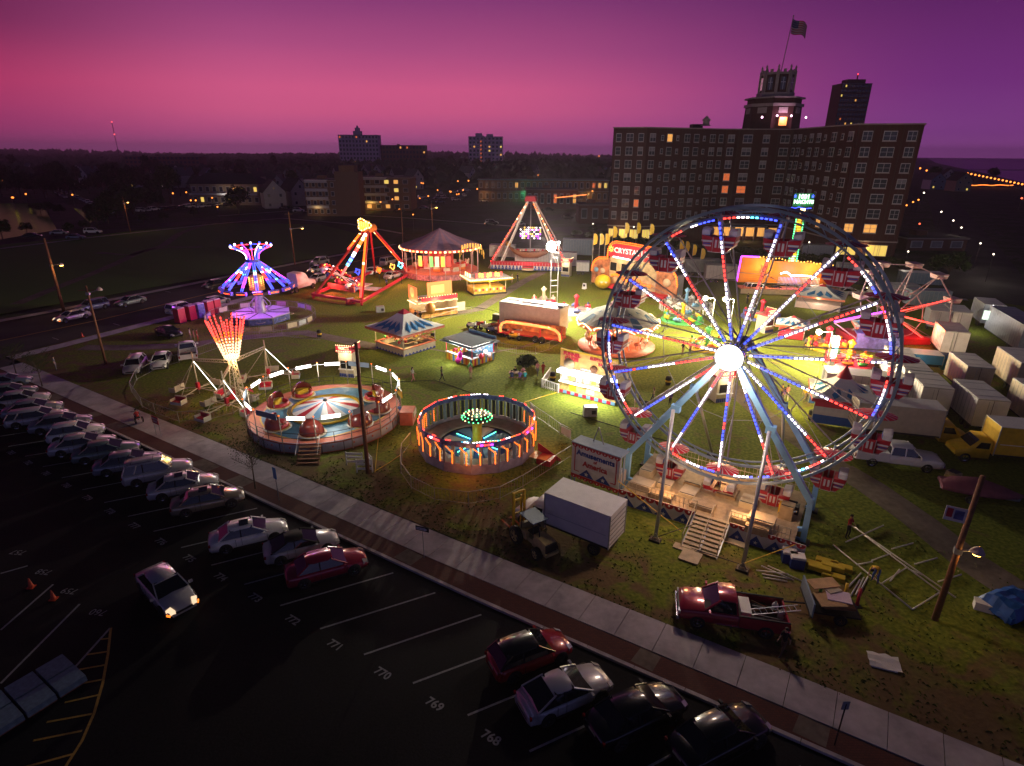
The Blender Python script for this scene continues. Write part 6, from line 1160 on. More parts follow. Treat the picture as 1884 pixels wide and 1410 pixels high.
for s, m_ in ((-1, EB), (1, EB)): b.prism([(s * 1.5 + .25 * sin(pi * k / 5) * (1 if k % 2 == 0 else .45), zs + .85 + .35 * cos(pi * k / 5) * (1 if k % 2 == 0 else .45)) for k in range(10)], -.3, -.35, m_, 'xz')
b.path([(-1.9, -.3, zs - 1.1), (-1.2, -.3, zs - 1.25), (-.6, -.3, zs - 1.05), (.5, -.3, zs - 1.3), (1.6, -.3, zs - 1.2)], .07, EB, 4); b.box(.2, -.3, zs - 1.7, .8, .1, .8, EWW)
b.obj('sign_board', tq); plight('sign_glow', tq, (0, -1.5, zs), 130, (.3, 1, .4), .5)
# skeletal second wheel at the right, with red light bars
YK = 76.; pk = lambda u, v, dy=0: (lambda w: (w[0] - kc[0], w[1] - kc[1], max(.1, w[2])))(atYs(u, v, YK + dy)); kc = atYs(1645, 580, YK)
kw = thing('spider_ride', 'skeletal wheel ride with red light bars at the right', 'ride', kc[:2], 0, 0); kr = M('mauve_steel', (.40, .32, .36), .5, .3, .2); b = MB()
rg_ = [(1600, 500), (1622, 486), (1682, 488), (1728, 508), (1752, 552), (1746, 604), (1708, 650), (1660, 664), (1612, 650), (1585, 600), (1583, 545)]; zc = kc[2]
for dy in (0, 2.2):
    for i in range(11):
        p, q = rg_[i], rg_[(i + 1) % 11]; b.tube(pk(*p, dy), pk(*q, dy), .08, kr, 4); m1 = lambda c: ((c[0] + 1645) / 2, (c[1] + 580) / 2); b.tube(pk(*m1(p), dy), pk(*m1(q), dy), .06, kr, 4); b.tube((0, dy, zc), pk(*p, dy), .07, kr, 4)
for s in (-1, 1): b.tube((0, 2.6, zc), (s * 4, 3.2, 0), .22, kr, 5)
b.lathe([(.01, -.5), (.7, -.4), (.7, 2.6)], dark, 12, (0, 0, zc), axis='y'); b.box(0, 1.5, .5, 10, 5, .8, redv); b.obj('frame', kw)
for p, q in (((1652, 574), (1748, 551)), ((1654, 580), (1742, 603)), ((1655, 591), (1708, 643)), ((1640, 600), (1650, 655))): b = MB(); leds(b, pk(*p, -.4), pk(*q, -.4), 'R' * 22, .085, .8); b.obj('light_bar', kw)
for i in range(11): b = MB(); p = pk(*rg_[i], 1.1); b.box(p[0], p[1], p[2], 1.1, 1.6, .6, pinkp, 0, 1.25, 1.1); b.box(p[0], p[1] - .85, p[2] + .1, 1.2, .05, .15, white); b.obj('seat', kw)
plight('bar_glow', kw, (3.5, -2.5, zc - 1), 260, (1, .16, .05), .5)
# slanted purple neon ride frame below it
qf = atYs(1588, 640, 72); t = thing('neon_frame_ride', 'dark ride frame with purple neon bars and a red light post right of the hub', 'ride', qf[:2], 0, A); b = MB()
for (u0, v0), (u1, v1), m_, w_ in (((1535, 592), (1588, 581), EP, .09), ((1604, 578), (1632, 573), EP, .09), ((1607, 630), (1599, 655), EP, .10), ((1594, 672), (1575, 740), E('red_neon', (1, .08, .05), 2.6), .12)):
    P0, P1 = atYs(u0, v0, 73), atYs(u1, v1, 73); q0, q1 = lc(P0, qf), lc(P1, qf); b.tube((*q0, P0[2]), (*q1, P1[2]), w_, m_, 6)
b.obj('neon_bars', t); b = MB()
for (u0, v0), (u1, v1) in (((1535, 594), (1640, 574)), ((1594, 668), (1575, 742)), ((1594, 668), (1640, 574)), ((1535, 594), (1594, 668)), ((1640, 574), (1640, 700)), ((1594, 668), (1650, 660))):
    P0, P1 = atYs(u0, v0, 73.3), atYs(u1, v1, 73.3); q0, q1 = lc(P0, qf), lc(P1, qf); b.tube((*q0, max(.1, P0[2])), (*q1, max(.1, P1[2])), .10, kr, 4)
b.box(1.5, 2, 1.2, 5, 3, 2.2, mur); b.obj('frame', t); plight('neon_glow', t, (-1, -2, 4), 120, (.6, .1, 1), .5); plight('neon_glow', t, (-1.5, -3, 1.5), 170, (1, .15, .06), .4)
# red, white and blue tent beside the wheel
p, r, L = edge(1492, 778, 1555, 782); t = thing('peaked_tent', 'square tent with red tip and red, white and blue striped side walls', 'tent', at(1492, 778), 0, A + rad(10)); L = 4.6; D = 5.0; b = MB()
for z0_, z1_, m_ in ((.1, .95, M('tent_blue', (.02, .10, .42), .7, 0, .12, 2)), (.95, 1.75, skirtw), (1.75, 2.5, M('tent_red', (.55, .03, .07), .7, 0, .12, 2))):
    b.box(L / 2, 0, (z0_ + z1_) / 2, L, .06, z1_ - z0_, m_); b.box(L, D / 2, (z0_ + z1_) / 2, .06, D, z1_ - z0_, m_); b.box(L / 2, D, (z0_ + z1_) / 2, L, .06, z1_ - z0_, m_)
b.obj('side_walls', t); b = MB(); tentroof(b, 0, L, 0, D, 2.6, 4.5, M('pale_canvas', (.55, .58, .60), .8), M('diamond_blue', (.02, .14, .36), .7), None, .35, 3); b.lathe([(.7, 4.05), (.3, 4.7), (.02, 5.3)], redv, 14, (L / 2, D / 2, 0)); b.obj('tent_roof', t)
b = MB()
for x, y in ((0, 0), (L, 0), (L, D), (0, D)): b.tube((x, y, 0), (x, y, 2.6), .05, steel, 5)
b.obj('poles', t); plight('tent_lamp', t, (-1.0, D / 2, 2.6), 420, (1, .75, .25), .3); plight('tent_lamp', t, (L / 2, D / 2, 2.3), 60, (1, .6, .4), .3)
# kiddie tents and rides seen through the wheel
def smalltent(lab, u, v, s, z1=3.6, h=2.3, rz=0., wall=None):
    t = thing('peaked_tent', lab, 'tent', at(u, v), 0, A + rz); b = MB(); tentroof(b, 0, s, 0, s, h, z1, M('pale_canvas', (.55, .58, .60), .8), M('diamond_blue', (.02, .14, .36), .7), redv, .5, 4); b.obj('tent_roof', t); b = MB()
    for x, y in ((0, 0), (s, 0), (s, s), (0, s)): b.tube((x, y, 0), (x, y, h), .05, steel, 5)
    b.box(s / 2, s / 2, .6, s, s, 1.0, wall or pinkp); b.obj('counter', t); plight('tent_lamp', t, (s / 2, -.5, h - .3), 120, (1, .8, .5), .3); return t
smalltent('wide low tent with blue zigzags in front of the orange backdrop', 1462, 566, 6.5, 3.8, 2.2); smalltent('small blue-patterned tent with a red skirt behind the hub', 1430, 622, 3.2, 3.0, 2.0, .1, redv); smalltent('small peaked tent in front of the purple neon frame', 1575, 630, 3.0, 3.2, 2.2, .2, mur)
def kidride(lab, u, v, cols, n=8, r=2.6, name='kiddie_ride', lamp=(1, .8, .5), w=150, kind=0, z=0):
    c = at(u, v); t = thing(name, lab, 'kiddie ride', c, 0, A); b = MB(); b.lathe([(r + .6, .05), (r + .5, .3), (.3, .35)], cols[0], 24); b.lathe([(.35, .3), (.25, 2.2), (.5, 2.6), (.02, 3.0)], cols[1], 10)
    for k in range(n): a = 2 * pi * k / n; b.tube((0, 0, .9), (r * cos(a), r * sin(a), .8), .05, steelr, 4)
    b.obj('hub', t)
    for k in range(n):
        a = 2 * pi * k / n; b = MB(); x, y = r * cos(a), r * sin(a); m_ = cols[k % len(cols)]
        b.loft([[(x + sx_ * -sin(a) + w_ * cos(a), y + sx_ * cos(a) + w_ * sin(a), z_) for w_, z_ in ((-w2, .5), (-w2, zz), (w2, zz), (w2, .5))] for sx_, w2, zz in ((-.6, .15, .8), (-.3, .32, 1.1), (.2, .32, 1.0), (.65, .12, .75))], m_); b.box(x, y, 1.2, .3, .1, .35, cols[(k + 1) % len(cols)], a); b.obj('seat', t)
    plight('ride_lamp', t, (0, -r, 3.0), w, lamp, .3); return t
kidride('small ride with green and yellow cars left of the hub', 1255, 590, (green, yellow, lb, yellow)); kidride('ride with white boats and blue tubs in front of the funhouse right end', 1262, 562, (white, lb, white), 8, 3.0); kidride('small colourful ride in front of the low tent', 1400, 585, (mur, redv, yellow, lb), 8, 2.4)
kidride('train-like kiddie ride with red and yellow cars right of the hub', 1560, 668, (redv, yellow, orangep, green), 8, 2.2, lamp=(1, .35, .12), w=260); kidride('yellow fruit-shaped ride beside the low white fence', 1300, 640, (yellow, green, orangep), 6, 2.0)
kidride('small ride with yellow and red seats beyond the striped tent', 1520, 640, (yellow, redv, yellow, orangep), 8, 2.0, lamp=(1, .5, .2)); kidride('kiddie car ride under a tan dome beyond the long white trailer', 1060, 575, (pinkp, redv, mur), 6, 2.2); kidride('small red-topped ride behind the white trailer', 1000, 560, (redv, creamp, pinkp), 6, 1.8)
dz = thing('low_picket_fence', 'low white fence arc around the boats left of the hub', 'fence', at(1262, 570), 0, A); b = MB()
for k in range(40): a = 2 * pi * k / 40; b.box(4.2 * cos(a), 4.2 * sin(a), .5, .10, .22, 1.0, white, a)
b.obj('pickets', dz)
# globe floodlights
for u, v, foot, lab, w_ in ((1298, 549, (1306, 620), 'left globe floodlight behind the wheel spokes above the hub', 1900), (1335, 551, (1340, 625), 'right globe floodlight behind the wheel spokes above the hub', 1900), (1507, 611, (1520, 668), 'left globe lamp on the white column right of the hub', 1500), (1536, 629, (1532, 680), 'right globe lamp on the white column right of the hub', 1500)):
    f = at(*foot); w0 = atYs(u, v, f[1]); t = thing('flood_lamp', lab, 'floodlight', f, 0, 0, 'globe floodlights on poles'); x_ = w0[0] - f[0]; z_ = w0[2]; b = MB(); b.tube((0, 0, 0), (0, 0, z_), .06, steel, 5); b.tube((0, 0, z_), (x_, 0, z_), .05, steel, 5); b.obj('pole', t); b = MB(); b.sph((x_, 0, z_), .34, E('globe_glow', (1, .8, .5), 14, True), 12, 8); b.obj('globe', t); plight('globe_light', t, (x_, -.6, z_ + .1), w_, (1, .78, .45), .35)
f = at(1526, 680); w0 = atYs(1526, 618, f[1]); t = thing('lit_column', 'white bulb-covered column between the two globe lamps', 'lit sign', f, 0, 0); b = MB(); z_ = w0[2]; b.box(0, 0, z_ / 2, .5, .4, z_, steelr)
for k in range(12): b.box(0, -.25, z_ - .2 - k * .22, .6, .08, .12, EW if k % 3 else EC)
b.obj('column', t)
# balloon-yellow dome, a-board, inflatable figure
b = MB(); b.sph((0, 0, 1.5), 1.5, M('balloon_yellow', (.6, .42, .02), .5, 0, .1), 16, 12, .85); b.box(0, -1.35, 1.6, 1.2, .2, .3, white); o = b.obj('inflatable_ball', None, loc=(*at(1108, 533), 0)); tag(o, 'large round yellow inflatable on the grass before the funhouse', 'inflatable')
b = MB(); b.add([(-.4, -.3, 0), (.4, -.3, 0), (.35, 0, 1.1), (-.35, 0, 1.1), (-.4, .3, 0), (.4, .3, 0)], [(0, 1, 2, 3), (4, 5, 2, 3)], white); b.box(0, -.16, .7, .4, .03, .4, dark); o = b.obj('folding_sign', None, loc=(*at(1075, 532), 0), rz=A); tag(o, 'white folding sign board alone on the grass by the yellow ball', 'sign')
# small clutter of the midway: power boxes, hoses, folded boards
for i, (u, v, m_, lab) in enumerate(((915, 590, dark, 'dark generator box at the left end of the long white trailer'), (893, 640, greyp, 'grey power box on the grass above the picnic table'), (1085, 765, steelr, 'grey lever machine frame beside the wheel banner'), (700, 575, greyp, 'grey equipment box behind the blue-diamond booth'), (645, 560, redv, 'red equipment box beside the pendulum ride leg'), (1150, 700, creamp, 'cream box at the right end of the snack trailer'))):
    b = MB(); b.box(0, 0, .5, 1.3, .8, .9, m_, 0, .96, .96); b.box(0, 0, .98, 1.2, .7, .06, steel); b.box(.3, -.42, .5, .4, .03, .4, dark); o = b.obj('equipment_box', None, loc=(*at(u, v), 0), rz=A + i * .3); tag(o, lab, 'equipment box')
for pts, lab in ((((600, 720), (700, 705), (800, 700), (900, 735)), 'thin black cable crossing the lawn left of the snack trailer'), (((1050, 760), (1180, 800), (1300, 830)), 'thin black cable lying behind the wheel deck'), (((830, 560), (900, 570), (1000, 600)), 'thin black cable beside the long white trailer')):
    b = MB(); b.path([(*at(*p), .03) for p in pts], .03, black, 4); o = b.obj('cable', None); tag(o, lab, 'cable')
# ================================================================== TOWN
brk = brick_mat('red_brick', (.070, .014, .017), (.050, .011, .014), (.07, .05, .05), 1.0, 1.2, .4); tanb = brick_mat('tan_brick', (.30, .17, .10), (.24, .13, .08), (.2, .14, .1), 1.0, 1.2, .4)
stonec = M('pale_stone', (.30, .24, .25), .8, 0, .15, 1); pane = M('dusk_pane', (.05, .055, .075), .12, 0, 0, coat=.5); wframe = M('window_white', (.42, .41, .46), .6, 0, .1)
blind = M('pale_blind', (.22, .21, .25), .7, 0, .25, .4); litw = E('lit_window_amber', (1, .45, .10), .9); litr = E('lit_window_red', (1, .20, .05), .6); lity = E('lit_window_yellow', (1, .68, .14), .9); roofd = M('dark_shingle', (.05, .045, .05), .9, 0, .25, 2); roofg = M('grey_shingle', (.12, .12, .13), .9, 0, .25, 2)
# ------------------------------------------------------------------ the brick hotel
HP = [(26.9, 173), (35.4, 170), (59, 178.5), (76.6, 176.5), (77.4, 145), (90, 141.5), (104, 165), (112, 196), (60, 206), (33, 193)]
HH = 29.8; ho = thing('hotel', 'long dark red brick hotel with a crowned tower and flag', 'hotel', HP[3], 0, 0); hx, hy = HP[3]; LP = [(x - hx, y - hy) for x, y in HP]
b = MB(); n = len(LP)
for i in range(n):
    p, q = LP[i], LP[(i + 1) % n]; b.add([(*p, 0), (*q, 0), (*q, HH), (*p, HH)], [(0, 1, 2, 3)], brk)
b.add([(*p, HH - .6) for p in LP], [tuple(range(n))], roofd); b.obj('wall', ho); b = MB()
for i in range(n):
    p, q = LP[i], LP[(i + 1) % n]; d = math.dist(p, q); a = math.atan2(q[1] - p[1], q[0] - p[0]); m = lerp(p, q, .5)
    b.box(*m, HH + .06, d + .3, .5, .28, stonec, a); b.box(m[0] + .08 * sin(a), m[1] - .08 * cos(a), 4.4, d, .25, .3, stonec, a)
    if i < 5: b.box(m[0] + .06 * sin(a), m[1] - .06 * cos(a), 26.2, d, .16, .2, brk, a)
b.obj('cornice', ho)
random.seed(11); faces = [(0, [.17, .5, .83], [1, 1.4, 1]), (1, [.07, .19, .28, .38, .5, .62, .72, .83, .94], [1.3, .5, 1.2, .5, 1.3, 1.2, .5, 1.3, 1.1]), (2, [.09, .34, .62, .90], [1.3, 1.9, 1.3, 1.8]), (3, [.06, .15, .24, .35, .47, .57, .70, .82, .93], [1.2, 1.5, .7, 1.5, 1.5, .7, 1.6, .7, 1.6]), (4, [.17, .52, .85], [1.5, 2.1, 1.4])]
stuffb = MB(); stuffl = MB(); cnt = 0; litset = {(1, 2, 0): litw, (2, 0, 3): litr, (2, 0, 4): litr, (2, 1, 4): litr, (4, 0, 6): litw, (4, 1, 6): litw, (3, 6, 6): litw, (0, 2, 5): litr}
for fi, cols, ws in faces:
    p, q = LP[fi], LP[fi + 1]; a = math.atan2(q[1] - p[1], q[0] - p[0]); nx, ny = sin(a), -cos(a)
    for ci, (f, w_) in enumerate(zip(cols, ws)):
        x, y = lerp(p, q, f)
        for r_ in range(7):
            z = 27.4 - r_ * 3.35; big = w_ > .8; hh = 1.9 if big else 1.1; one = fi in (2, 4) or (fi == 3 and big) or (fi == 0) ; tgt = MB() if (one and cnt < 98) else stuffb
            lm = litset.get((fi, ci, r_)); pm_ = lm or (blind if random.random() < .35 else pane)
            tgt.box(x + nx * .04, y + ny * .04, z, w_ * 1.2 + .22, .10, hh + .24, wframe, a); tgt.box(x + nx * .10, y + ny * .10, z - hh * .24, w_ * 1.2, .03, hh * .46, pm_ if lm else pane, a); tgt.box(x + nx * .10, y + ny * .10, z + hh * .25, w_ * 1.2, .03, hh * .44, pm_, a)
            if w_ > 1.25: tgt.box(x + nx * .13, y + ny * .13, z, .09, .04, hh, wframe, a)
            tgt.box(x + nx * .12, y + ny * .12, z - hh / 2 - .18, w_ * 1.2 + .4, .22, .12, stonec, a)
            if tgt is not stuffb: tgt.obj('window', ho); cnt += 1
o = stuffb.obj('windows', ho); o['kind'] = 'stuff'
for fi, fr_ in ((0, (.17, .5, .83)), (1, (.08,)), (2, (.05, .22, .40, .58, .76, .93)), (4, (.2, .7))):
    p, q = LP[fi], LP[fi + 1]; a = math.atan2(q[1] - p[1], q[0] - p[0]); nx, ny = sin(a), -cos(a)
    for f in fr_: x, y = lerp(p, q, f); b = MB(); w_ = 2.2 if fi != 4 else 4.2; b.box(x + nx * .05, y + ny * .05, 2.3, w_ + .3, .1, 2.7, stonec, a); b.box(x + nx * .12, y + ny * .12, 2.3, w_, .05, 2.4, lity if fi != 2 else litw, a); [b.box(x + nx * .16 + cos(a) * d_, y + ny * .16 + sin(a) * d_, 2.3, .08, .04, 2.4, wframe, a) for d_ in (-.5, .2, .6)]; b.obj('lit_window', ho)
b = MB(); x, y = lerp(LP[2], LP[3], .4); b.box(x, y - 2.2, 4.2, 13, 4, .3, bluegrey); [b.tube((x - 6 + k * 3, y - 4, 0), (x - 6 + k * 3, y - 4, 4), .18, stonec, 6) for k in range(5)]; b.obj('entrance_canopy', ho); plight('canopy_lamp', ho, (x, y - 3.5, 3.6), 260, (1, .6, .25), .5); plight('canopy_lamp', ho, (LP[4][0] + 6, LP[4][1] - 2.2, 3.0), 160, (1, .7, .3), .5); plight('canopy_lamp', ho, (LP[0][0] + 3, LP[0][1] - 3.2, 3.0), 120, (1, .7, .3), .5)
b = MB(); b.box(LP[0][0] + 26, LP[0][1] + 14, HH + .8, 3, 3, 1.6, roofd); b.lathe([(1.6, 31.4), (1.0, 31.6), (.9, 32.6), (1.3, 32.8), (.05, 34)], stonec, 8, (LP[0][0] + 27, LP[0][1] + 8, -.6)); b.obj('cupola', ho)
tcx = (1418 - 942) / 1090 * (192 * .932 - 4) - hx; tcy = 192 - hy; b = MB()
def octo(r, z0, z1, m_, r1=None, nn=8): b.lathe([(r, z0), (r1 or r, z1), (.01, z1 + .01)], m_, nn, (tcx, tcy, 0), smooth=False, a0=pi / 8, a1=pi / 8 + 2 * pi - 1e-7) 
octo(8.0, 28, 36.6, brk, 7.7); octo(8.2, 36.2, 37.0, stonec); octo(8.3, 38.3, 38.7, stonec); octo(7.4, 36.9, 38.4, brk); octo(5.2, 38.6, 40.0, stonec, 5.2); octo(4.5, 40, 45.0, brk, 4.6); octo(4.9, 44.6, 45.2, stonec)
for k in range(8):
    a = 2 * pi * k / 8 + pi / 8; x, y = tcx + 4.5 * cos(a), tcy + 4.5 * sin(a); b.box(x, y, 42.6, .9, .9, 6.0, stonec, a); b.lathe([(.42, 45.4), (.2, 46.2), (.35, 46.5), (.02, 47.2)], stonec, 6, (x, y, 0)); am = a + pi / 8
    b.box(tcx + 4.55 * cos(am), tcy + 4.55 * sin(am), 45.5, .5, .7, .9, stonec, am); b.box(tcx + 4.25 * cos(am), tcy + 4.25 * sin(am), 42.3, .3, 1.3, 3.2, pane, am); b.box(tcx + 4.42 * cos(am), tcy + 4.42 * sin(am), 42.3, .06, .14, 3.2, wframe, am); b.box(tcx + 4.42 * cos(am), tcy + 4.42 * sin(am), 42.6, .06, 1.3, .14, wframe, am)
    b.box(tcx + 7.15 * cos(am), tcy + 7.15 * sin(am), 35.2, .5, 2.6, 1.5, stonec, am)
b.obj('crowned_tower', ho); plight('tower_lamp', ho, (tcx, tcy - 9.4, 33.2), 420, (1, .55, .75), .4); b = MB()
for dx in (-6.2, -2, 2, 6.2): b.sph((tcx + dx, tcy - 8.6, 33.2 if abs(dx) > 3 else 33.6), .28, E('pink_lamp', (1, .55, .8), 8), 6, 4)
b.box(tcx, tcy - 8.2, 32.2, 2.2, .1, 2.2, litw); b.obj('wall_lamps', ho)
fp = thing('flagpole', 'flagpole with a striped flag flying over the hotel tower', 'flagpole', (hx + tcx + .6, hy + tcy), 45, 0); b = MB(); b.tube((0, 0, 0), (1.2, 0, 14.5), .11, stonec, 6); b.sph((1.2, 0, 14.6), .22, stonec, 6, 4); b.obj('pole', fp)
b = MB(); nx_, nzr = 14, 13; fr = M('flag_red', (.30, .03, .06), .8, 0, 0); fwh = M('flag_white', (.40, .32, .42), .8, 0, 0); fbl = M('flag_blue', (.03, .03, .14), .8, 0, 0)
def FPt(i, j): s = i / nx_; return (1.15 + s * 4.4, .35 * sin(s * 7), 13.9 - j * .28 * (1 - .1 * s) - s * s * 1.8 - .25 * sin(s * 6))
for i in range(nx_):
    for j in range(nzr): b.add([FPt(i, j), FPt(i + 1, j), FPt(i + 1, j + 1), FPt(i, j + 1)], [(0, 1, 2, 3)], fbl if (i < 6 and j < 7) else (fr if j % 2 == 0 else fwh), True)
for i in range(5):
    for j in range(3): p_ = FPt(i + .9, j * 2 + 1.2); b.box(p_[0], p_[1] - .05, p_[2], .12, .02, .12, fwh)
b.obj('flag', fp)
# ------------------------------------------------------------------ other buildings
def block(name, lab, cat, foot, v_top, u0, u1, D, wallm, rows, cols, rz=0., lit=.06, roofm=roofd, trim=None, Z=None, extra=None, base=0, wsz=.55):
    Y = at(*foot)[1]; zt = Z or atYs(foot[0], v_top, Y)[2]; x0 = atYs(u0, foot[1], Y)[0]; x1 = atYs(u1, foot[1], Y)[0]; L = x1 - x0
    t = thing(name, lab, cat, (x0, Y), 0, rz); b = MB(); b.box(L / 2, D / 2, zt / 2, L, D, zt, wallm); b.box(L / 2, D / 2, zt + .1, L + .6, D + .6, .35, trim or stonec); b.obj('wall', t); b = MB(); b.box(L / 2, D / 2, zt + .32, L, D, .12, roofm); b.box(L * .4, D * .5, zt + .9, 3, 3, 1.4, wallm); b.obj('roof', t)
    sz = min(L / cols, zt / rows) * wsz; w = MB(); k = 0
    for c in range(cols):
        for r_ in range(rows):
            q = MB() if rows * cols <= 60 else w; lt = random.random() < lit; q.box(L * (c + .5) / cols, -.03, zt * (r_ + .55) / rows, L / cols * wsz, .1, zt / rows * wsz, wframe if rows * cols <= 60 else pane); q.box(L * (c + .5) / cols, -.1, zt * (r_ + .55) / rows, L / cols * wsz * .8, .05, zt / rows * wsz * .8, random.choice((litw, lity, litr)) if lt else pane)
            if q is not w: q.obj('window', t)
    if w.v: o = w.obj('windows', t); o['kind'] = 'stuff'
    return t, L, zt
pinkst = M('pinkish_stucco', (.85, .62, .72), .8, 0, .1); mauves = M('mauve_stucco', (.62, .48, .60), .8, 0, .1); brownb = M('brown_brick', (.16, .07, .06), .85, 0, .2); white_s = M('white_siding', (.45, .42, .42), .7, 0, .1, 1)
t, L, zt = block('apartment_tower', 'pale slab tower with a stepped turret on the left skyline', 'tower block', (665, 318), 249, 628, 700, 16, mauves, 9, 12, lit=.05); b = MB(); b.box(L * .48, 4, zt + 2, 9, 8, 5, mauves); b.box(L * .48, 4, zt + 6, 5, 5, 4, mauves); b.box(L * .48, 4, zt + 9, 2.5, 2.5, 3, mauves, 0, .5, .5); b.obj('turret', t)
t, L, zt = block('apartment_tower', 'pale pink tower block with a column of lit windows near the skyline centre', 'tower block', (895, 318), 252, 863, 925, 16, pinkst, 9, 9, lit=.03); b = MB(); b.box(L * .3, 5, zt + 2, 8, 8, 4, pinkst); b.box(L * .62, 5, zt + 1.6, 8, 8, 3, pinkst)
for k in range(8): b.box(L * .36, -.2, zt * .1 + k * zt * .11, 1.5, .1, 1.8, litr)
b.obj('penthouse', t)
block('apartment_block', 'long low brown apartment block between the two skyline towers', 'apartment block', (745, 318), 268, 700, 785, 14, brownb, 6, 14, lit=.05)
t, L, zt = block('apartment_tower', 'tall dark tower block right of the hotel tower', 'tower block', (1568, 340), 152, 1536, 1602, 20, brownb, 24, 10, lit=.10, Z=70); t.location = (1568 - 942) / 1090 * 372 - L / 2, 410, 0; b = MB(); b.box(L * .5, 8, zt + 1.4, L * .6, 12, 3, brownb); b.box(L * .6, 8, zt + 4, 1, 1, 4, redv); b.sph((L * .6, 8, zt + 6.2), .6, ER, 6, 4); b.obj('plant_room', t); t.scale = (.62, .62, .92); t.location.x += 5
t, L, zt = block('apartment_building', 'tan brick building with stacked white balconies left of centre', 'apartment building', (600, 398), 333, 566, 622, 16, tanb, 4, 5, lit=.2); b = MB()
for r_ in range(1, 5): b.box(L * .42, -.9, zt * r_ / 4.2, L * .72, 1.6, .2, stonec); b.box(L * .42, -1.7, zt * r_ / 4.2 + .5, L * .72, .08, 1.0, wframe)
b.box(L * .42, -1.0, zt + .3, L * .72, 2, .15, white); b.box(L + 4.5, 4, zt * .55 + 1, 9, 8, zt * 1.1 + 2, tanb); b.box(L + 4.5, 4, zt * 1.16 + 2.2, 6, 5, 2.4, tanb); b.obj('balconies', t); plight('porch_lamp', t, (L * .4, -3, 3), 60, (1, .6, .2), .3)
t, L, zt = block('apartment_building', 'tan brick balcony building, right half by the parking lot', 'apartment building', (705, 388), 328, 655, 757, 16, tanb, 4, 6, lit=.25); b = MB()
for r_ in range(1, 5): b.box(L * .32, -.9, zt * r_ / 4.2, L * .55, 1.6, .2, stonec); b.box(L * .32, -1.7, zt * r_ / 4.2 + .5, L * .55, .08, 1.0, wframe)
b.box(L * .32, -1.0, zt + .3, L * .55, 2, .15, white); b.obj('balconies', t); plight('porch_lamp', t, (L * .3, -3, 2.5), 160, (1, .55, .1), .3)
t, L, zt = block('motel', 'long low motel with a pale turquoise roof edge beyond the empty lot', 'motel', (1000, 372), 332, 880, 1118, 14, M('brown_stucco', (.22, .14, .10), .85, 0, .2), 2, 22, lit=.12, trim=M('turquoise_trim', (.20, .36, .42), .5), roofm=roofg); b = MB()
for k in range(22): b.tube((L * (k + .5) / 22, -1.8, 0), (L * (k + .5) / 22, -1.8, zt), .12, stonec, 4)
b.box(L / 2, -1, zt * .5, L, 2, .2, stonec); b.obj('walkway', t); plight('green_lamp', t, (L * .36, -3, 4), 220, (.1, 1, .35), .3); plight('lamp_glow', t, (L * .05, -4, 4), 130, (1, .45, .1), .3); plight('lamp_glow', t, (L * .85, -3, 4), 160, (1, .5, .1), .3)
t, L, zt = block('restaurant', 'low brown restaurant with an orange lit awning edge behind the ship ride', 'restaurant', (1015, 385), 350, 968, 1062, 14, brownb, 1, 8, lit=.5, roofm=roofg); b = MB(); b.tube((L * .55, -3.2, zt * .62), (L * 1.15, -3.6, zt * .8), .22, E('awning_orange_strip', (1, .25, .06), 2.5), 4); b.box(L * .6, -1.7, zt * .6, L, 3, .2, roofd); b.obj('awning', t)
t, L, zt = block('motor_lodge', 'two-storey lodge with balconies and dark hip roof at left', 'lodge', (420, 378), 340, 356, 480, 13, M('cream_stucco', (.30, .25, .20), .8, 0, .15), 2, 10, lit=.15); b = MB(); b.add([(-1, -2.4, zt + .3), (L + 1, -2.4, zt + .3), (L + 1, 15, zt + .3), (-1, 15, zt + .3), (5, 6.5, zt + 4.8), (L - 5, 6.5, zt + 4.8)], [(0, 1, 5, 4), (1, 2, 5), (2, 3, 4, 5), (3, 0, 4)], roofd); b.obj('hip_roof', t); b = MB(); b.box(L / 2, -1.2, zt * .5, L, 2.2, .2, stonec); b.box(L / 2, -2.3, zt * .5 + .5, L, .06, .9, wframe); b.obj('balcony', t); plight('porch_lamp', t, (L * .62, -4, 5), 120, (1, .5, .15), .3); plight('porch_lamp', t, (L * .5, -4, 5), 60, (1, .95, .8), .3)
block('apartment_block', 'long dark brick block among the trees on the far left', 'apartment block', (305, 325), 288, 236, 372, 14, brownb, 5, 18, lit=.0)
t, L, zt = block('bungalow', 'low brick annex with three wide pale windows right of the hotel', 'annex', (1722, 462), 440, 1665, 1775, 12, brownb, 1, 3, lit=0, wsz=.6); 
for ch in t.children:
    if ch.name.startswith('window'): ch.data.materials[1] = blind
block('garage', 'low dark garage with white doors left of the hotel', 'garage', (1096, 412), 378, 1064, 1124, 10, brownb, 1, 3, lit=0)
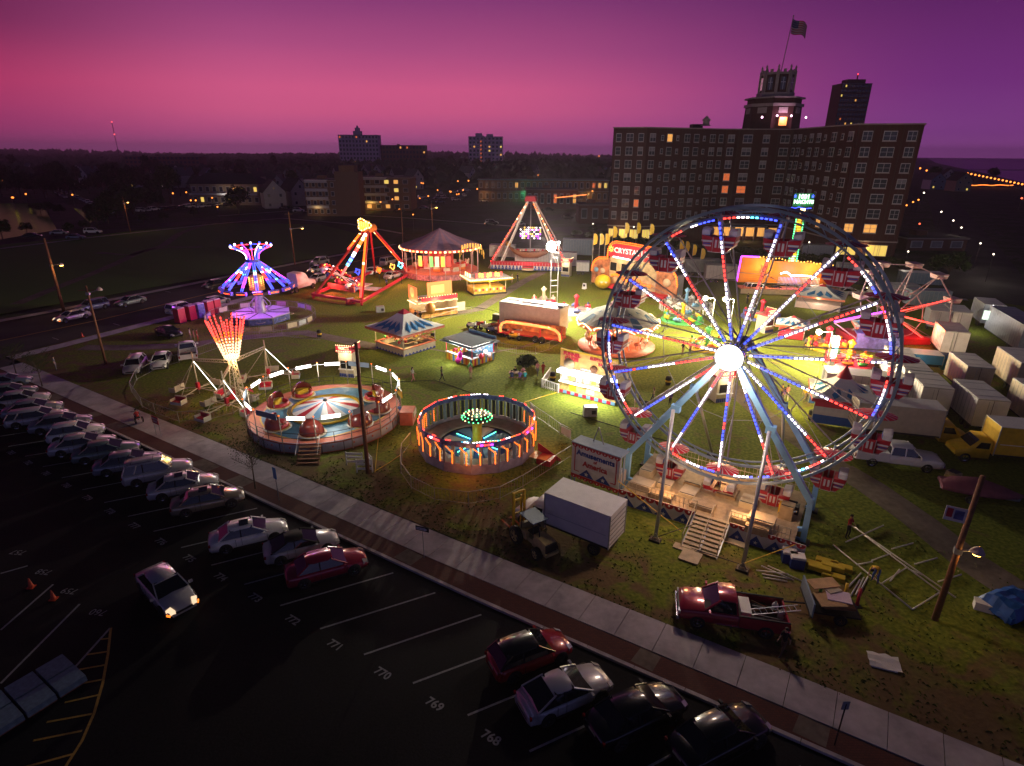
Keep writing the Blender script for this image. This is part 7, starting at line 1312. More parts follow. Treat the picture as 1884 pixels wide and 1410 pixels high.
def house(lab, xy, rz, w, d, h, rh, wm, rm, lit=()):
    t = thing('house', lab, 'house', xy, 0, rz, 'houses of the town beyond the park'); b = MB(); b.box(0, 0, h / 2, w, d, h, wm); b.prism([(-w / 2, h), (w / 2, h), (0, h + rh * .95)], -d / 2 + .02, d / 2 - .02, wm, 'xz'); b.obj('wall', t); b = MB(); e = .5
    for s in (-1, 1): b.add([(s * (w / 2 + e), -d / 2 - e, h - .3), (s * (w / 2 + e), d / 2 + e, h - .3), (0, d / 2 + e, h + rh), (0, -d / 2 - e, h + rh)], [(0, 1, 2, 3)], rm); b.add([(s * (w / 2 + e), -d / 2 - e, h - .5), (s * (w / 2 + e), d / 2 + e, h - .5), (0, d / 2 + e, h + rh - .2), (0, -d / 2 - e, h + rh - .2)], [(0, 1, 2, 3)], rm)
    b.obj('roof', t); b = MB(); b.box(w * .2, d * .15, h + rh * .8, .8, .8, 2, brownb); b.obj('chimney', t)
    for i, (x, z) in enumerate(((-w * .27, 1.6), (w * .27, 1.6), (-w * .27, h - 1.5), (w * .27, h - 1.5), (0, h + rh * .3))): b = MB(); b.box(x, -d / 2 - .04, z, 1.3, .1, 1.5, wframe); b.box(x, -d / 2 - .1, z, 1.0, .05, 1.2, lity if i in lit else pane); b.obj('window', t)
    for i, y in enumerate((-d * .25, d * .25)): b = MB(); b.box(w / 2 + .04, y, h * .6, .1, 1.3, 1.5, wframe); b.box(w / 2 + .1, y, h * .6, .05, 1.0, 1.2, pane); b.obj('window', t)
    return t
random.seed(21); HV = [house('pale grey gabled house half hidden among dark trees', at(505, 382), .5, 9, 12, 7, 5, white_s, roofd), house('blue-grey gabled house among dark trees', at(1070, 330), -.4, 10, 12, 7, 4.5, bluegrey, roofg, (0,)), house('tan gabled house with dark roof among trees', at(1000, 325), .3, 10, 13, 7.5, 5, M('tan_siding', (.34, .27, .20), .8), roofd, (1,)), house('white gabled house with lit lower window', at(762, 348), .7, 8, 12, 8, 5, white_s, roofg, (0,))]
spots = [(322, 330), (385, 338), (470, 345), (540, 352), (560, 312), (590, 305), (620, 322), (700, 332), (735, 338), (800, 330), (830, 322), (860, 336), (905, 326), (935, 320), (968, 328), (1030, 318), (1090, 322), (1110, 330), (980, 310), (1050, 308), (1100, 312), (880, 312), (820, 308), (640, 300), (520, 318), (480, 322), (430, 326), (340, 345), (300, 340), (250, 345), (200, 335), (170, 342), (150, 330), (240, 318), (120, 325), (60, 330), (1740, 335), (1715, 348), (1760, 352), (520, 372), (545, 378)] + [(random.uniform(560, 1115), random.uniform(303, 338)) for k in range(26)]
for i, (u, v) in enumerate(spots):
    dup(HV[i % 4], at(u, v), random.uniform(-1, 1) if u < 1200 else -.3 + random.uniform(-.2, .2))
# ------------------------------------------------------------------ trees
bark = M('bark', (.08, .055, .04), .9, 0, .3, 5, .3); leafs = [M('leaf_dark', (.022, .040, .014), .9, 0, .45, .8, spec=.2), M('leaf_mid', (.040, .065, .020), .9, 0, .4, .8, spec=.2), M('leaf_olive', (.055, .075, .028), .9, 0, .4, .8, spec=.2)]
def treev(name, lab, cat, xy, h, cr, n, seed, lm, sh=1.0, grp=None, tr=.28, leaf=.55):
    random.seed(seed); t = thing(name, lab, cat, xy, 0, 0, grp); b = MB(); b.tube((0, 0, 0), (.1, 0, h * tr + h * .15), h * .028, bark, 7, h * .018); cl = []
    for k in range(13):
        a = random.uniform(0, 2 * pi); el_ = random.uniform(-.2, 1); r = cr * random.uniform(.35, .82); c = (r * cos(a) * cos(el_ * 1.2), r * sin(a) * cos(el_ * 1.2), h * (tr + .18) + (h * (.72 - tr)) * (.15 + .75 * max(0, el_)) * sh); cl.append((c, cr * random.uniform(.26, .48)))
        b.tube((0, 0, h * tr * random.uniform(.8, 1.3)), c, h * .012, bark, 4, h * .004)
    b.obj('trunk', t); b = MB()
    for k in range(n):
        c, r = random.choice(cl); d = Vector((random.gauss(0, 1), random.gauss(0, 1), random.gauss(0, 1))).normalized() * r * random.uniform(.45, 1.05); p = Vector(c) + d; s = leaf * random.uniform(.5, 1.3); u_ = Vector((random.gauss(0, 1), random.gauss(0, 1), random.gauss(0, .6))).normalized(); w_ = u_.cross(Vector((random.gauss(0, 1), random.gauss(0, 1), random.gauss(0, 1)))).normalized()
        b.add([p - u_ * s, p - w_ * s * .5, p + u_ * s, p + w_ * s * .5], [(0, 1, 2, 3)], leafs[(lm + (1 if random.random() < .25 else 0)) % 3])
    b.obj('crown', t); return t
TG = 'trees of the town beyond the park'
TV = [treev('broad_tree', 'dark broad-crowned tree standing between the town houses', 'tree', at(440, 395), 11, 5.2, 1500, 1, 0, grp=TG), treev('broad_tree', 'olive broad-crowned tree standing between the town houses', 'tree', at(555, 330), 13, 5.8, 1600, 2, 1, grp=TG), treev('round_tree', 'small round dark tree standing between the town houses', 'tree', at(840, 335), 8, 4.2, 1200, 3, 0, .8, grp=TG), treev('tall_tree', 'tall narrow dark tree standing between the town houses', 'tree', at(780, 328), 15, 4.2, 1500, 4, 0, 1.15, grp=TG)]
random.seed(33); cnt = 0; tpts = []
for (u0, u1, v0, v1, n) in ((0, 240, 300, 365, 34), (240, 380, 315, 345, 16), (380, 560, 300, 330, 20), (330, 560, 345, 360, 6), (560, 760, 298, 330, 16), (760, 1125, 300, 345, 46), (190, 340, 345, 395, 16), (1700, 1884, 330, 350, 6), (0, 170, 345, 368, 14)):
    for k in range(n):
        u, v = random.uniform(u0, u1), random.uniform(v0, v1); p = at(u, v)
        if any(math.dist(p, q) < 6 for q in tpts) or (760 < u < 880 and v > 338): continue
        tpts.append(p); s = random.uniform(.75, 1.25); dup(TV[random.randrange(4)], p, random.uniform(0, 6), 0, None, (s, s, s * random.uniform(.85, 1.15)))
for i, (u, v, k, s) in enumerate(((625, 385, 0, .9), (640, 392, 2, .8), (180, 420, 2, .8), (200, 412, 0, .8), (168, 400, 2, .6), (230, 405, 1, .7), (90, 395, 0, .45), (75, 392, 2, .5), (60, 388, 2, .35), (110, 396, 2, .5), (215, 400, 0, .9), (245, 395, 0, 1.0), (5, 440, 2, .7), (1090, 432, 2, .4))):
    o = dup(TV[k], at(u, v), i, 0, ('dark round tree' if k == 2 else 'dark broad tree') + ' ' + ('against the tan balcony building', 'just right of the first tree by the tan balcony building', 'on the right lake shore', 'close behind the right lake shore', 'low over the right end of the lake', 'behind the lake by the parked cars', 'tallest of the group rising before the lake water', 'left of the tallest one before the lake water', 'smallest one before the lake water', 'right end of the group before the lake water', 'in the dark grove right of the lake', 'at the right edge of the grove by the lake', 'cut by the left picture edge at the lake', 'beside the garage left of the hotel')[i], (s, s, s)); o['group'] = 'trees around the lake' if 1 < i < 13 else TG
for i, (u, v) in enumerate(((50, 430), (128, 430), (157, 425), (265, 412), (303, 408), (358, 400))):
    o = dup(TV[2], at(u, v), i, 0, 'small young tree by the far road, ' + ('first', 'second', 'third', 'fourth', 'fifth', 'sixth')[i] + ' from the left', (.42, .42, .42)); o['group'] = 'young trees along the far road'
# hedge and shrubs in front of the hotel
sv = treev('shrub', 'clipped dark shrub in the bed before the hotel', 'shrub', at(1135, 445), 1.9, 1.5, 700, 9, 1, .8, 'shrubs before the hotel', .08, .22); random.seed(4)
for k in range(26): u = 1060 + k * 24; v = 438 + k * 2.4 + random.uniform(-7, 3); dup(sv, at(u, v), k, 0, None, (1.3, 1.3, random.uniform(.9, 1.4)))
o = treev('large_bush', 'large dark rounded bush at the street corner right of the hotel', 'bush', at(1745, 505), 5.5, 3.6, 1500, 12, 0, .8, None, .1, .35)
o = treev('palm_bush', 'low green fan-leaved bush behind the picnic table', 'bush', at(968, 676), 1.6, 1.3, 900, 14, 2, .7, None, .1, .30)
# saplings on the pavement strip
def sapling(lab, xy, h, n, seed):
    random.seed(seed); t = thing('sapling', lab, 'sapling', xy, .03, 0, 'saplings in the brick strip'); b = MB(); b.tube((0, 0, 0), (.05, 0, h * .45), .06, bark, 6, .04); tips = []
    for k in range(26):
        a = random.uniform(0, 6.28); z = h * random.uniform(.35, .6); r = random.uniform(.5, 1.3); e = (r * cos(a), r * sin(a), z + random.uniform(.5, h * .42)); b.tube((.04, 0, z), e, .018, bark, 4, .006)
        for j in range(4): f = lerp((.04, 0, z), e, random.uniform(.5, 1)); g_ = (f[0] + random.uniform(-.4, .4), f[1] + random.uniform(-.4, .4), f[2] + random.uniform(.1, .5)); b.tube(f, g_, .008, bark, 3, .004); tips.append(g_)
    b.obj('trunk', t); b = MB()
    for k in range(n): c = random.choice(tips); p = Vector(c) + Vector((random.gauss(0, .12),) * 3); s = .05; b.add([p, p + Vector((s, s, 0)), p + Vector((0, s, s * 1.4))], [(0, 1, 2)], leafs[1])
    b.obj('crown', t)
sapling('nearly leafless sapling in the brick strip beside the champagne sedan', at(470, 900), 4.3, 260, 5); sapling('leafy sapling in the brick strip near the street corner', at(78, 712), 4.0, 900, 6); sapling('sapling cut close to the left picture edge by the corner', at(30, 688), 3.6, 600, 7)
# ------------------------------------------------------------------ poles and lamps
def lampglow(col, s): return E('glow_%d_%d' % (int(col[1] * 100), int(s)), col, s)
def upole(lab, u, v, h, lamp=None, r=.16, arms=True, leanx=0., lit=True, lx=1.3, lz=.5, ang=0.):
    t = thing('utility_pole', lab, 'utility pole', at(u, v), 0, ang); b = MB(); b.tube((0, 0, 0), (leanx, 0, h), r, wood, 9, r * .72)
    if arms: b.tube((leanx - .9, 0, h - .5), (leanx + .9, 0, h - .5), .05, wood, 4)
    b.obj('pole', t)
    if lamp:
        z = lamp; x = leanx * z / h; b = MB(); b.tube((x, 0, z), (x + lx, -.1, z + lz), .045, steel, 5); b.box(x, 0, z, .35, .35, .3, steel); b.obj('arm', t); b = MB(); e = (x + lx, -.1, z + lz); b.lathe([(.02, .25), (.20, .12), (.34, -.12), (.32, -.14)], pinkp, 12, e); b.lathe([(.28, -.13), (.2, -.24), (.01, -.28)], lampglow((1, .5, .08), 16) if lit else glass, 12, e); b.obj('lamp_head', t)
        if lit: plight('lamp_light', t, (e[0], e[1] - .1, e[2] - .5), 45 if lit is True else lit, (1, .55, .15), .25)
    return t
upole('tall rusty pole standing between the tilting ride and the orange-lit ring', 677, 870, 10.7, None, .17)
b = MB()
for x, y, w, a in ((-.9, .0, 1.3, .5), (.2, .55, 1.5, -.5), (.6, -.4, 1.2, .6)):
    for z in (.35, .75, 1.05): b.box(x, y, z, w, .05, .16, white, a)
    for s in (-1, 1): b.box(x + s * w / 2 * cos(a), y + s * w / 2 * sin(a), .6, .08, .08, 1.2, white, a)
o = b.obj('board_barricade', None, loc=(*at(668, 862), 0), rz=A); tag(o, 'white board barricade round the foot of the tall rusty pole', 'barricade')
upole('utility pole with unlit lamp on the lawn at left', 195, 670, 9.3, 8.4, .15, lit=False, ang=.2); upole('thick grey pole on the far side of the side street', 118, 574, 11.2, 7.2, .24, leanx=0, lit=60, lx=1.6, lz=.2)
upole('thin pole with orange lamp behind the purple-lit ride', 543, 488, 11.4, 7.8, .16, lit=60, lx=2.6, lz=.3); upole('thick rusty pole with a glowing orange lamp at the lower right', 1720, 1140, 8.9, 4.5, .17, lit=12, arms=False, lx=.75, lz=.35, ang=-.5)
upole('thin pole beyond the far road above the canopy ride', 742, 452, 11.3, None, .15); upole('thin pole right of the one above the canopy ride', 797, 452, 11, 9.5, .15, lit=40); upole('pole with an orange lamp beyond the park lawn', 240, 428, 10.5, 8.5, .15, lit=60)
pst = thing('notice_board', 'white poster fixed near the top of the rusty pole at the lower right', 'poster', at(1716, 1140), 6.6, -.5); b = MB(); b.box(-.5, -.1, 0, .9, .04, .8, white); b.box(-.35, -.13, 0, .4, .02, .5, mur); b.box(-.75, -.13, .05, .25, .02, .5, redv); b.obj('sheet', pst)
def slamp(lab, u, v, col=(1, .5, .12), h=5.5, s=14, r=.16, pw=0, grp=None, z=None):
    p = at(u, v, h); d = math.hypot(*p); R = max(r, d * .0011); t = thing('street_lamp', lab, 'street lamp', p, 0, 0, grp); b = MB(); b.tube((0, 0, 0), (0, 0, h - R), max(.05, d * .0003), dark, 5); b.obj('pole', t); b = MB(); b.sph((0, 0, h), R, lampglow(col, s), 8, 5); b.obj('lamp_globe', t)
    if pw: plight('lamp_light', t, (0, 0, h), pw, col, .3)
    return t
OR = (1, .26, .04); WH = (1, .85, .65); RD = (1, .12, .05); GN = (.2, 1, .4)
GL = 'street lamps of the town'
for i, (u, v, c, pw) in enumerate(((3, 332, OR, 300), (90, 323, RD, 0), (110, 321, OR, 120), (121, 333, WH, 150), (136, 338, WH, 150), (168, 307, OR, 0), (285, 324, OR, 0), (298, 342, WH, 80), (318, 356, OR, 0), (420, 351, WH, 150), (438, 353, OR, 300), (351, 369, OR, 100), (360, 369, OR, 0), (400, 381, OR, 80), (541, 333, WH, 0), (555, 333, WH, 0), (680, 355, OR, 300), (722, 367, OR, 200), (788, 361, OR, 350), (760, 395, OR, 200), (852, 350, OR, 0), (878, 348, OR, 300), (957, 348, GN, 300), (930, 341, OR, 120), (1048, 350, OR, 200), (1015, 288, RD, 0), (1035, 288, OR, 0), (1052, 288, RD, 0), (1068, 288, OR, 0), (1085, 288, OR, 0), (1102, 288, OR, 0), (845, 321, OR, 0), (858, 322, OR, 0), (892, 320, OR, 0), (904, 320, OR, 0), (932, 317, OR, 0), (1000, 310, OR, 0), (1030, 308, OR, 0), (1001, 324, OR, 0), (862, 333, OR, 0), (1068, 348, OR, 100), (1090, 352, OR, 300), (1091, 412, WH, 60), (1166, 418, WH, 60), (1489, 446, WH, 120), (1671, 463, WH, 120), (1804, 448, WH, 150), (1828, 468, WH, 200), (1769, 419, WH, 80), (1754, 406, WH, 60), (1732, 390, WH, 60), (1692, 412, RD, 0), (1659, 397, OR, 60), (1700, 355, WH, 100), (1690, 368, OR, 60), (1680, 372, OR, 60), (1668, 378, OR, 0), (1693, 310, OR, 0), (1705, 314, OR, 0), (1722, 318, RD, 0), (1750, 320, OR, 0), (700, 372, OR, 80), (640, 310, OR, 0), (655, 272, RD, 0), (1235, 468, WH, 0), (1880, 365, RD, 0))):
    near = {42: 'white street lamp in the hotel lawn left of the funhouse flags', 43: 'white street lamp in the hotel lawn right of the first flags', 44: 'white lamp beside the hotel path seen inside the wheel rim', 45: 'white lamp at the hotel annex above the skeletal wheel', 46: 'white lamp on a tall pole at the right street corner', 47: 'brightest white lamp at the right street corner'}
    slamp(near.get(i, {OR: 'small orange street lamp glowing among the dark town', WH: 'small white street lamp glowing among the dark town', RD: 'small red light glowing among the dark town', GN: 'green lamp glowing before the low motel'}[c]), u, v, c, 5.5 if i < 25 or i > 30 else 9, 3.5, .16, pw, GL)
random.seed(77)
for i in range(80): slamp('small orange street lamp glowing among the dark town', random.uniform(560, 1120) if i % 3 else random.uniform(10, 500), random.uniform(312, 366), OR, 4.5, 2.6, .12, 90 if i % 3 == 0 else 0, GL)
for i in range(15): slamp('small orange lamp in the long row along the beach', 1782 + i * 7.2 - 2, 319 + i * 1.45, OR, 5, 3, .16, 0, 'beach lamp row')
b = MB()
for k in range(16): u = 1785 + k * 5; b.tube((*at(u, 341 + .6 * sin(k), 2), 2), (*at(u + 5, 341 + .6 * sin(k + 1), 2), 2), .35, E('pier_orange', (1, .22, .03), 3), 4)
o = b.obj('lit_fence', None); tag(o, 'orange glowing string of lights along the beach at the far right', 'light string')
sm = thing('radio_mast', 'thin radio mast with red light far on the left horizon', 'mast', (-560, 900), 0, 0); b = MB(); b.tube((0, 0, 0), (0, 0, 60), .35, dark, 4); b.obj('mast', sm); b = MB(); b.sph((0, 0, 44), .9, RDm if 0 else E('mast_red', (1, .1, .1), 3), 6, 4); b.sph((0, 0, 60), .9, E('mast_red', (1, .1, .1), 3), 6, 4); b.obj('beacon', sm)
jt = MB(); jt.box(0, 0, .3, 160, 8, 1.4, stonec); o = jt.obj('jetty', None, loc=(820, 1080, -.1), rz=rad(8)); tag(o, 'long dark stone jetty running out into the sea', 'jetty')
# far parked cars
FC = [car('distant parked %s car beyond the park' % c, k, PA[c], at(150, 425), 0, z=0, simple=True, group='distant parked cars') for c, k in (('silver', 'sedan'), ('white', 'suv'), ('black', 'sedan'), ('blue', 'sedan'))]
for i, (o, (u, v, r)) in enumerate(zip(FC, ((110, 432, .3), (172, 430, .25), (60, 438, .3), (140, 440, .3)))): o.location = (*at(u, v), 0); o.rotation_euler = (0, 0, r)
random.seed(9); row = []
for k in range(14): row.append((262 + k * 12 + random.uniform(-3, 3), 390 - k * .9 + random.uniform(-1, 1), 1.2))
for k in range(22): row.append((772 + random.uniform(0, 90), 352 + random.uniform(0, 24), random.choice((.3, 1.8))))
for k in range(16): row.append((112 + k * 6.2, 352 + k * 2.8, 2.3)); row.append((104 + k * 4, 356 + k * 2.2, 2.3)) if k < 5 else None
for k in range(8): row.append((1390 + k * 42 + random.uniform(-8, 8), 538 + k * 1.5, .0))
row += [(905, 413, .1), (955, 416, 3.2), (1045, 402, 0), (1070, 398, .2), (1010, 388, .1), (890, 372, .2), (780, 385, .1), (735, 390, 0), (525, 385, 0), (550, 390, .2), (1640, 548, .4), (1700, 552, .4), (1330, 508, .2)]
for r_ in row:
    if r_: dup(FC[random.randrange(4)], at(r_[0], r_[1]), r_[2] + random.uniform(-.08, .08))
car('dark car with bright headlights on the far road left of the ship ride', 'sedan', PA['black'], at(903, 414), pi + .2, z=-.02, lit=True, name='moving_car')
# ------------------------------------------------------------------ portable toilets, cones, signs
for i, (u, v) in enumerate(((333, 594), (353, 589), (369, 585), (386, 580), (399, 576))):
    m_ = redv if i != 2 else mur; t = thing('portable_toilet', ('red portable toilet nearest the pavement end', 'red portable toilet second in the row', 'purple portable toilet between the red ones', 'red portable toilet fourth in the row', 'red portable toilet nearest the purple-lit ride')[i], 'portable toilet', at(u, v), 0, A + rad(8), 'portable toilets in a row'); b = MB(); b.box(0, 0, 1.1, 1.15, 1.15, 2.1, M('toilet_red', (.42, .02, .05), .5, 0, .1) if i != 2 else mur, 0, .97, .97); b.box(0, 0, .06, 1.2, 1.2, .12, dark); b.obj('cabin', t); b = MB(); b.box(0, 0, 2.22, 1.2, 1.2, .12, pinkp if i != 2 else lilac, 0, .8, .8); b.obj('roof', t); b = MB(); b.box(0, -.59, 1.1, .7, .04, 1.8, m_); b.box(.25, -.62, 1.1, .06, .03, .2, dark); b.obj('door', t)
cn = None
for i, (u, v, z) in enumerate(((57, 1078, -.1), (98, 1100, -.1), (152, 620, 0))):
    b = MB(); b.lathe([(.14, .03), (.03, .62), (.01, .63)], M('cone_orange', (.7, .08, .02), .5), 12); b.box(0, 0, .02, .36, .36, .04, M('cone_orange', (.7, .08, .02), .5)); o = b.obj('traffic_cone', None, loc=(*at(u, v), z)); tag(o, ('orange traffic cone standing between the stall lines at lower left', 'dim traffic cone right of the other one at lower left', 'orange cone at the street corner beside the pavement')[i], 'traffic cone')
def post_sign(lab, u, v, h, w, hh, m_, two=False, s=None, tm=None, rz=A, name='street_sign'):
    t = thing(name, lab, 'sign', at(u, v), .03, rz); b = MB()
    for x in ((-w * .4, w * .4) if two else (0,)): b.tube((x, .03, 0), (x, .03, h), .03, steel, 5)
    b.obj('post', t); b = MB(); b.box(0, 0, h - hh / 2, w, .03, hh, m_); b.obj('panel', t)
    if s: text(s, hh * .36, tm or white, t, (0, -.03, h - hh / 2), ext=.004)
post_sign('red two-legged sign in the brick strip near the left', 292, 803, 1.9, 1.0, .7, redv, True, 'PARKING\nONLY'); post_sign('narrow blue banner sign on a thin post by the sapling', 513, 922, 2.7, .35, .9, blue)
ow = thing('street_sign', 'black one-way arrow sign on a post in the brick strip', 'sign', at(780, 1028), .03, A + rad(12)); b = MB(); b.tube((0, .03, 0), (0, .03, 2.3), .025, steel, 5); b.obj('post', ow); b = MB(); b.box(0, 0, 2.15, .9, .03, .3, M('sign_black', (.01, .01, .012), .5)); b.prism([(-.38, 2.07), (.15, 2.07), (.15, 2.03), (.36, 2.15), (.15, 2.27), (.15, 2.23), (-.38, 2.23)], -.018, -.024, white, 'xz'); b.obj('panel', ow); text('ONE WAY', .10, M('sign_black', (.01, .01, .012), .5), ow, (-.1, -.03, 2.15), ext=.002)
b = MB(); b.tube((0, 0, 0), (0, 0, 2.4), .03, dark, 5); b.box(0, 0, 2.3, .3, .03, .45, greyp); o = b.obj('parking_sign', None, loc=(*at(1535, 1372), .03)); tag(o, 'thin dark sign post at the pavement edge bottom right', 'sign')
# ------------------------------------------------------------------ loose things on the right lawn
K_ = lambda x, y: (1380 + x / 3.738, 860 + y / 3.738)
pipes = [((570, 540), (1115, 985)), ((1115, 985), (1300, 870)), ((700, 410), (1410, 905)), ((780, 475), (1300, 865)), ((655, 525), (915, 410)), ((970, 573), (1118, 533)), ((1130, 673), (1285, 630)), ((1290, 795), (1450, 745)), ((835, 650), (970, 600)), ((730, 680), (840, 660)), ((895, 815), (1070, 703)), ((960, 795), (1025, 715)), ((690, 890), (755, 780)), ((725, 885), (780, 765)), ((745, 880), (808, 762)), ((675, 830), (760, 738)), ((40, 720), (260, 745)), ((75, 690), (300, 790)), ((80, 740), (290, 780)), ((90, 765), (255, 793)), ((120, 685), (360, 795)), ((1085, 708), (1180, 750))]
for i, (p, q) in enumerate(pipes):
    p, q = at(*K_(*p)), at(*K_(*q)); b = MB(); d = math.dist(p, q); b.tube((-d / 2, 0, .05), (d / 2, 0, .05), .045, M('pole_white', (.6, .58, .56), .4, .2, .1), 6); o = b.obj('tent_pole', None, loc=((p[0] + q[0]) / 2, (p[1] + q[1]) / 2, .02 + .012 * (i % 6)), rz=math.atan2(q[1] - p[1], q[0] - p[0]))
    tag(o, 'white tent pole lying in the loose pile by the pickup' if 15 < i < 21 else 'white tent pole laid out in the frame on the dark lawn', 'tent pole', 'tent poles in the pile' if 15 < i < 21 else 'tent poles laid out as a frame')
for i, (x, y, z) in enumerate(((525, 665, .1), (620, 700, .1), (450, 685, .1), (560, 720, .35), (470, 725, .3), (570, 765, .1))):
    b = MB(); b.box(0, 0, .14, 1.25, .5, .26, M('bench_yellow', (.55, .42, .03), .5, 0, .12), 0, .97, .94); b.box(0, 0, .28, 1.2, .42, .03, M('bench_yellow', (.55, .42, .03), .5)); o = b.obj('yellow_case', None, loc=(*at(*K_(x, y)), z - .1), rz=A + rad(4)); tag(o, ('yellow case at the top of the stack by the tent frame', 'yellow case at the right end of the stack', 'yellow case at the left end of the stack, upper', 'yellow case in the middle lying on others', 'yellow case at the front left of the stack', 'yellow case at the front right of the stack')[i], 'case', 'yellow cases in a stack')
for i, (x, y) in enumerate(((262, 645), (315, 680))):
    t = thing('crate', ('white-topped blue crate nearer the wheel skirt', 'white-topped blue crate at the corner in front of the other crate')[i], 'crate', at(*K_(x, y)), 0, A + .3, 'crates at the wheel corner'); b = MB(); b.box(0, 0, .35, .8, .65, .7, navy); b.obj('body', t); b = MB(); b.box(0, 0, .75, .84, .7, .14, white, 0, .95, .95); b.obj('lid', t)
ut = thing('utility_trailer', 'open trailer loaded with boards behind the maroon pickup', 'trailer', at(1525, 1130), 0, A + rad(200)); b = MB(); b.box(0, 0, .55, 2.6, 1.5, .1, dark); b.box(1.25, 0, 1.0, .08, 2.4, .9, bluegrey); b.box(1.28, 0, .6, .1, 2.4, .1, dark); b.tube((1.3, 0, .5), (2.6, 0, .4), .05, dark, 5); b.box(-.2, 0, .9, 1.6, 1.2, .12, wood, .1); b.obj('bed', ut)
for i, (x, y, z, w, d, m_, r) in enumerate(((.2, .2, 1.12, 1.4, 1.1, M('plywood', (.45, .28, .14), .7, 0, .2, 3), .2), (-.3, -.1, 1.18, 1.2, .9, mauves, -.1), (-.1, -.6, 1.24, .8, .6, creamp, .5), (.3, -.9, 1.3, 1.6, .8, M('plywood', (.45, .28, .14), .7), .35))): b = MB(); b.box(x, y, z, w, d, .05, m_, r); b.obj('board', ut)
for s in (-1, 1): wheel_parts(ut, -.3, s * .8, .33, .2)
for i, (x, y, m_, lab) in enumerate(((.1, -1.5, green, 'dark green post leaning off the trailer side'), (-1.1, -1.3, yellow, 'yellow post leaning under the trailer boards'), (-1.7, -1.0, redv, 'red post standing at the trailer end'))): b = MB(); b.tube((0, 0, 0), (.15, .25, 1.0), .09, m_, 8); b.box(0, 0, .03, .4, .4, .06, dark); o = b.obj('stand_post', None, loc=(*rel(ut, x, y), 0)); tag(o, lab, 'post')
bp_ = thing('tarp_pile', 'blue tarpaulin-covered trailer load at the right edge', 'covered trailer', at(1855, 1125), 0, .3); b = MB(); random.seed(2); gp_ = [[(-1.7 + i * .42 + random.uniform(-.05, .05), -1.3 + j * .37, .35 + (.95 if 0 < i < 8 and 0 < j < 7 else 0) + random.uniform(-.15, .15)) for j in range(8)] for i in range(9)]
for i in range(8):
    for j in range(7): b.add([gp_[i][j], gp_[i + 1][j], gp_[i + 1][j + 1], gp_[i][j + 1]], [(0, 1, 2, 3)], tarb, True)
bp_.scale = (.78, .78, .8)
b.box(0, 0, .45, 3.1, 2.3, .5, tarb); b.obj('tarpaulin', bp_); wheel_parts(bp_, -.4, -1.35, .3, .18)
b = MB(); b.box(0, 0, .25, .9, .5, .45, white); b.box(0, 0, .5, .95, .55, .06, white); b.tube((.5, -.2, .3), (.5, .2, .5), .03, white, 4); o = b.obj('cooler', None, loc=(*at(1808, 1122), 0), rz=-.5); tag(o, 'white cooler box lying in front of the blue tarpaulin', 'cooler')
b = MB(); random.seed(8); gp_ = [[(i * .28 - .6, j * .25 - .4, .12 + random.uniform(-.05, .08)) for j in range(5)] for i in range(6)]
for i in range(5):
    for j in range(4): b.add([gp_[i][j], gp_[i + 1][j], gp_[i + 1][j + 1], gp_[i][j + 1]], [(0, 1, 2, 3)], white, True)
b.box(.05, .05, .05, 1.15, .85, .08, white); o = b.obj('white_sack', None, loc=(*at(1622, 1222), 0), rz=-.35); tag(o, 'crumpled white sack lying alone on the dark grass', 'sack')
bo = thing('covered_boat', 'maroon covered boat on a trailer behind the rusty pole', 'boat', at(1800, 905, .6), 0, rad(-24)); b = MB(); mc = M('maroon_cover', (.20, .06, .09), .8, 0, .2, 2, .3)
b.loft([[(x, -w, .7), (x, -w * .9, .95), (x, 0, z), (x, w * .9, .95), (x, w, .7)] for x, w, z in ((-2.4, .9, 1.0), (-1.8, 1.0, 1.5), (-.3, 1.05, 1.75), (1.2, .8, 1.4), (2.2, .35, 1.05), (2.6, .05, .9))], mc); b.obj('cover', bo); b = MB(); b.loft([[(x, -w, .75), (x, 0, .35), (x, w, .75)] for x, w in ((-2.3, .85), (0, .95), (1.6, .6), (2.5, .05))], greyp); b.obj('hull', bo)
for s in (-1, 1): wheel_parts(bo, -.6, s * .95, .32, .2)
yb = thing('paddle_boat', 'faded yellow shell-like boat end left of the maroon cover', 'boat', at(1752, 880, .4), 0, .5); b = MB(); b.loft([[(x, -w, z0_), (x, -w * .8, z1_), (x, w * .8, z1_), (x, w, z0_)] for x, w, z0_, z1_ in ((-.8, .3, .3, .9), (-.3, .5, .2, 1.0), (.4, .5, .2, .9), (.8, .2, .3, .6))], cf); b.box(0, 0, .95, .7, .6, .1, dark); b.obj('shell', yb)
def binn(lab, u, v): t = thing('litter_drum', lab, 'litter bin', at(u, v), 0, 0); b = MB(); b.lathe([(.28, 0), (.32, .35), (.32, .36)], black, 14); b.lathe([(.325, .36), (.325, .55)], yellow, 14); b.lathe([(.33, .55), (.30, .9), (.2, .98), (.01, 1.0)], black, 14); b.obj('drum', t)
binn('black and yellow litter drum alone on the lawn left of the hub', 1229, 708); binn('black and yellow litter drum beside the blue-diamond booth', 797, 626); binn('black litter drum before the purple ride fence', 588, 620); binn('dark litter drum at the corner of the striped tent', 1492, 772); binn('dark litter drum by the picket corner fence', 1017, 700)
cnv = [(1258, 1010, 'small beige board lying left of the wheel stairs'), (1352, 1000, 'small beige board lying right of the wheel stairs')]
for u, v, lab in cnv: b = MB(); b.box(0, 0, .05, 1.3, .6, .06, padm); o = b.obj('ground_board', None, loc=(*at(u, v), .02), rz=WA); tag(o, lab, 'board')
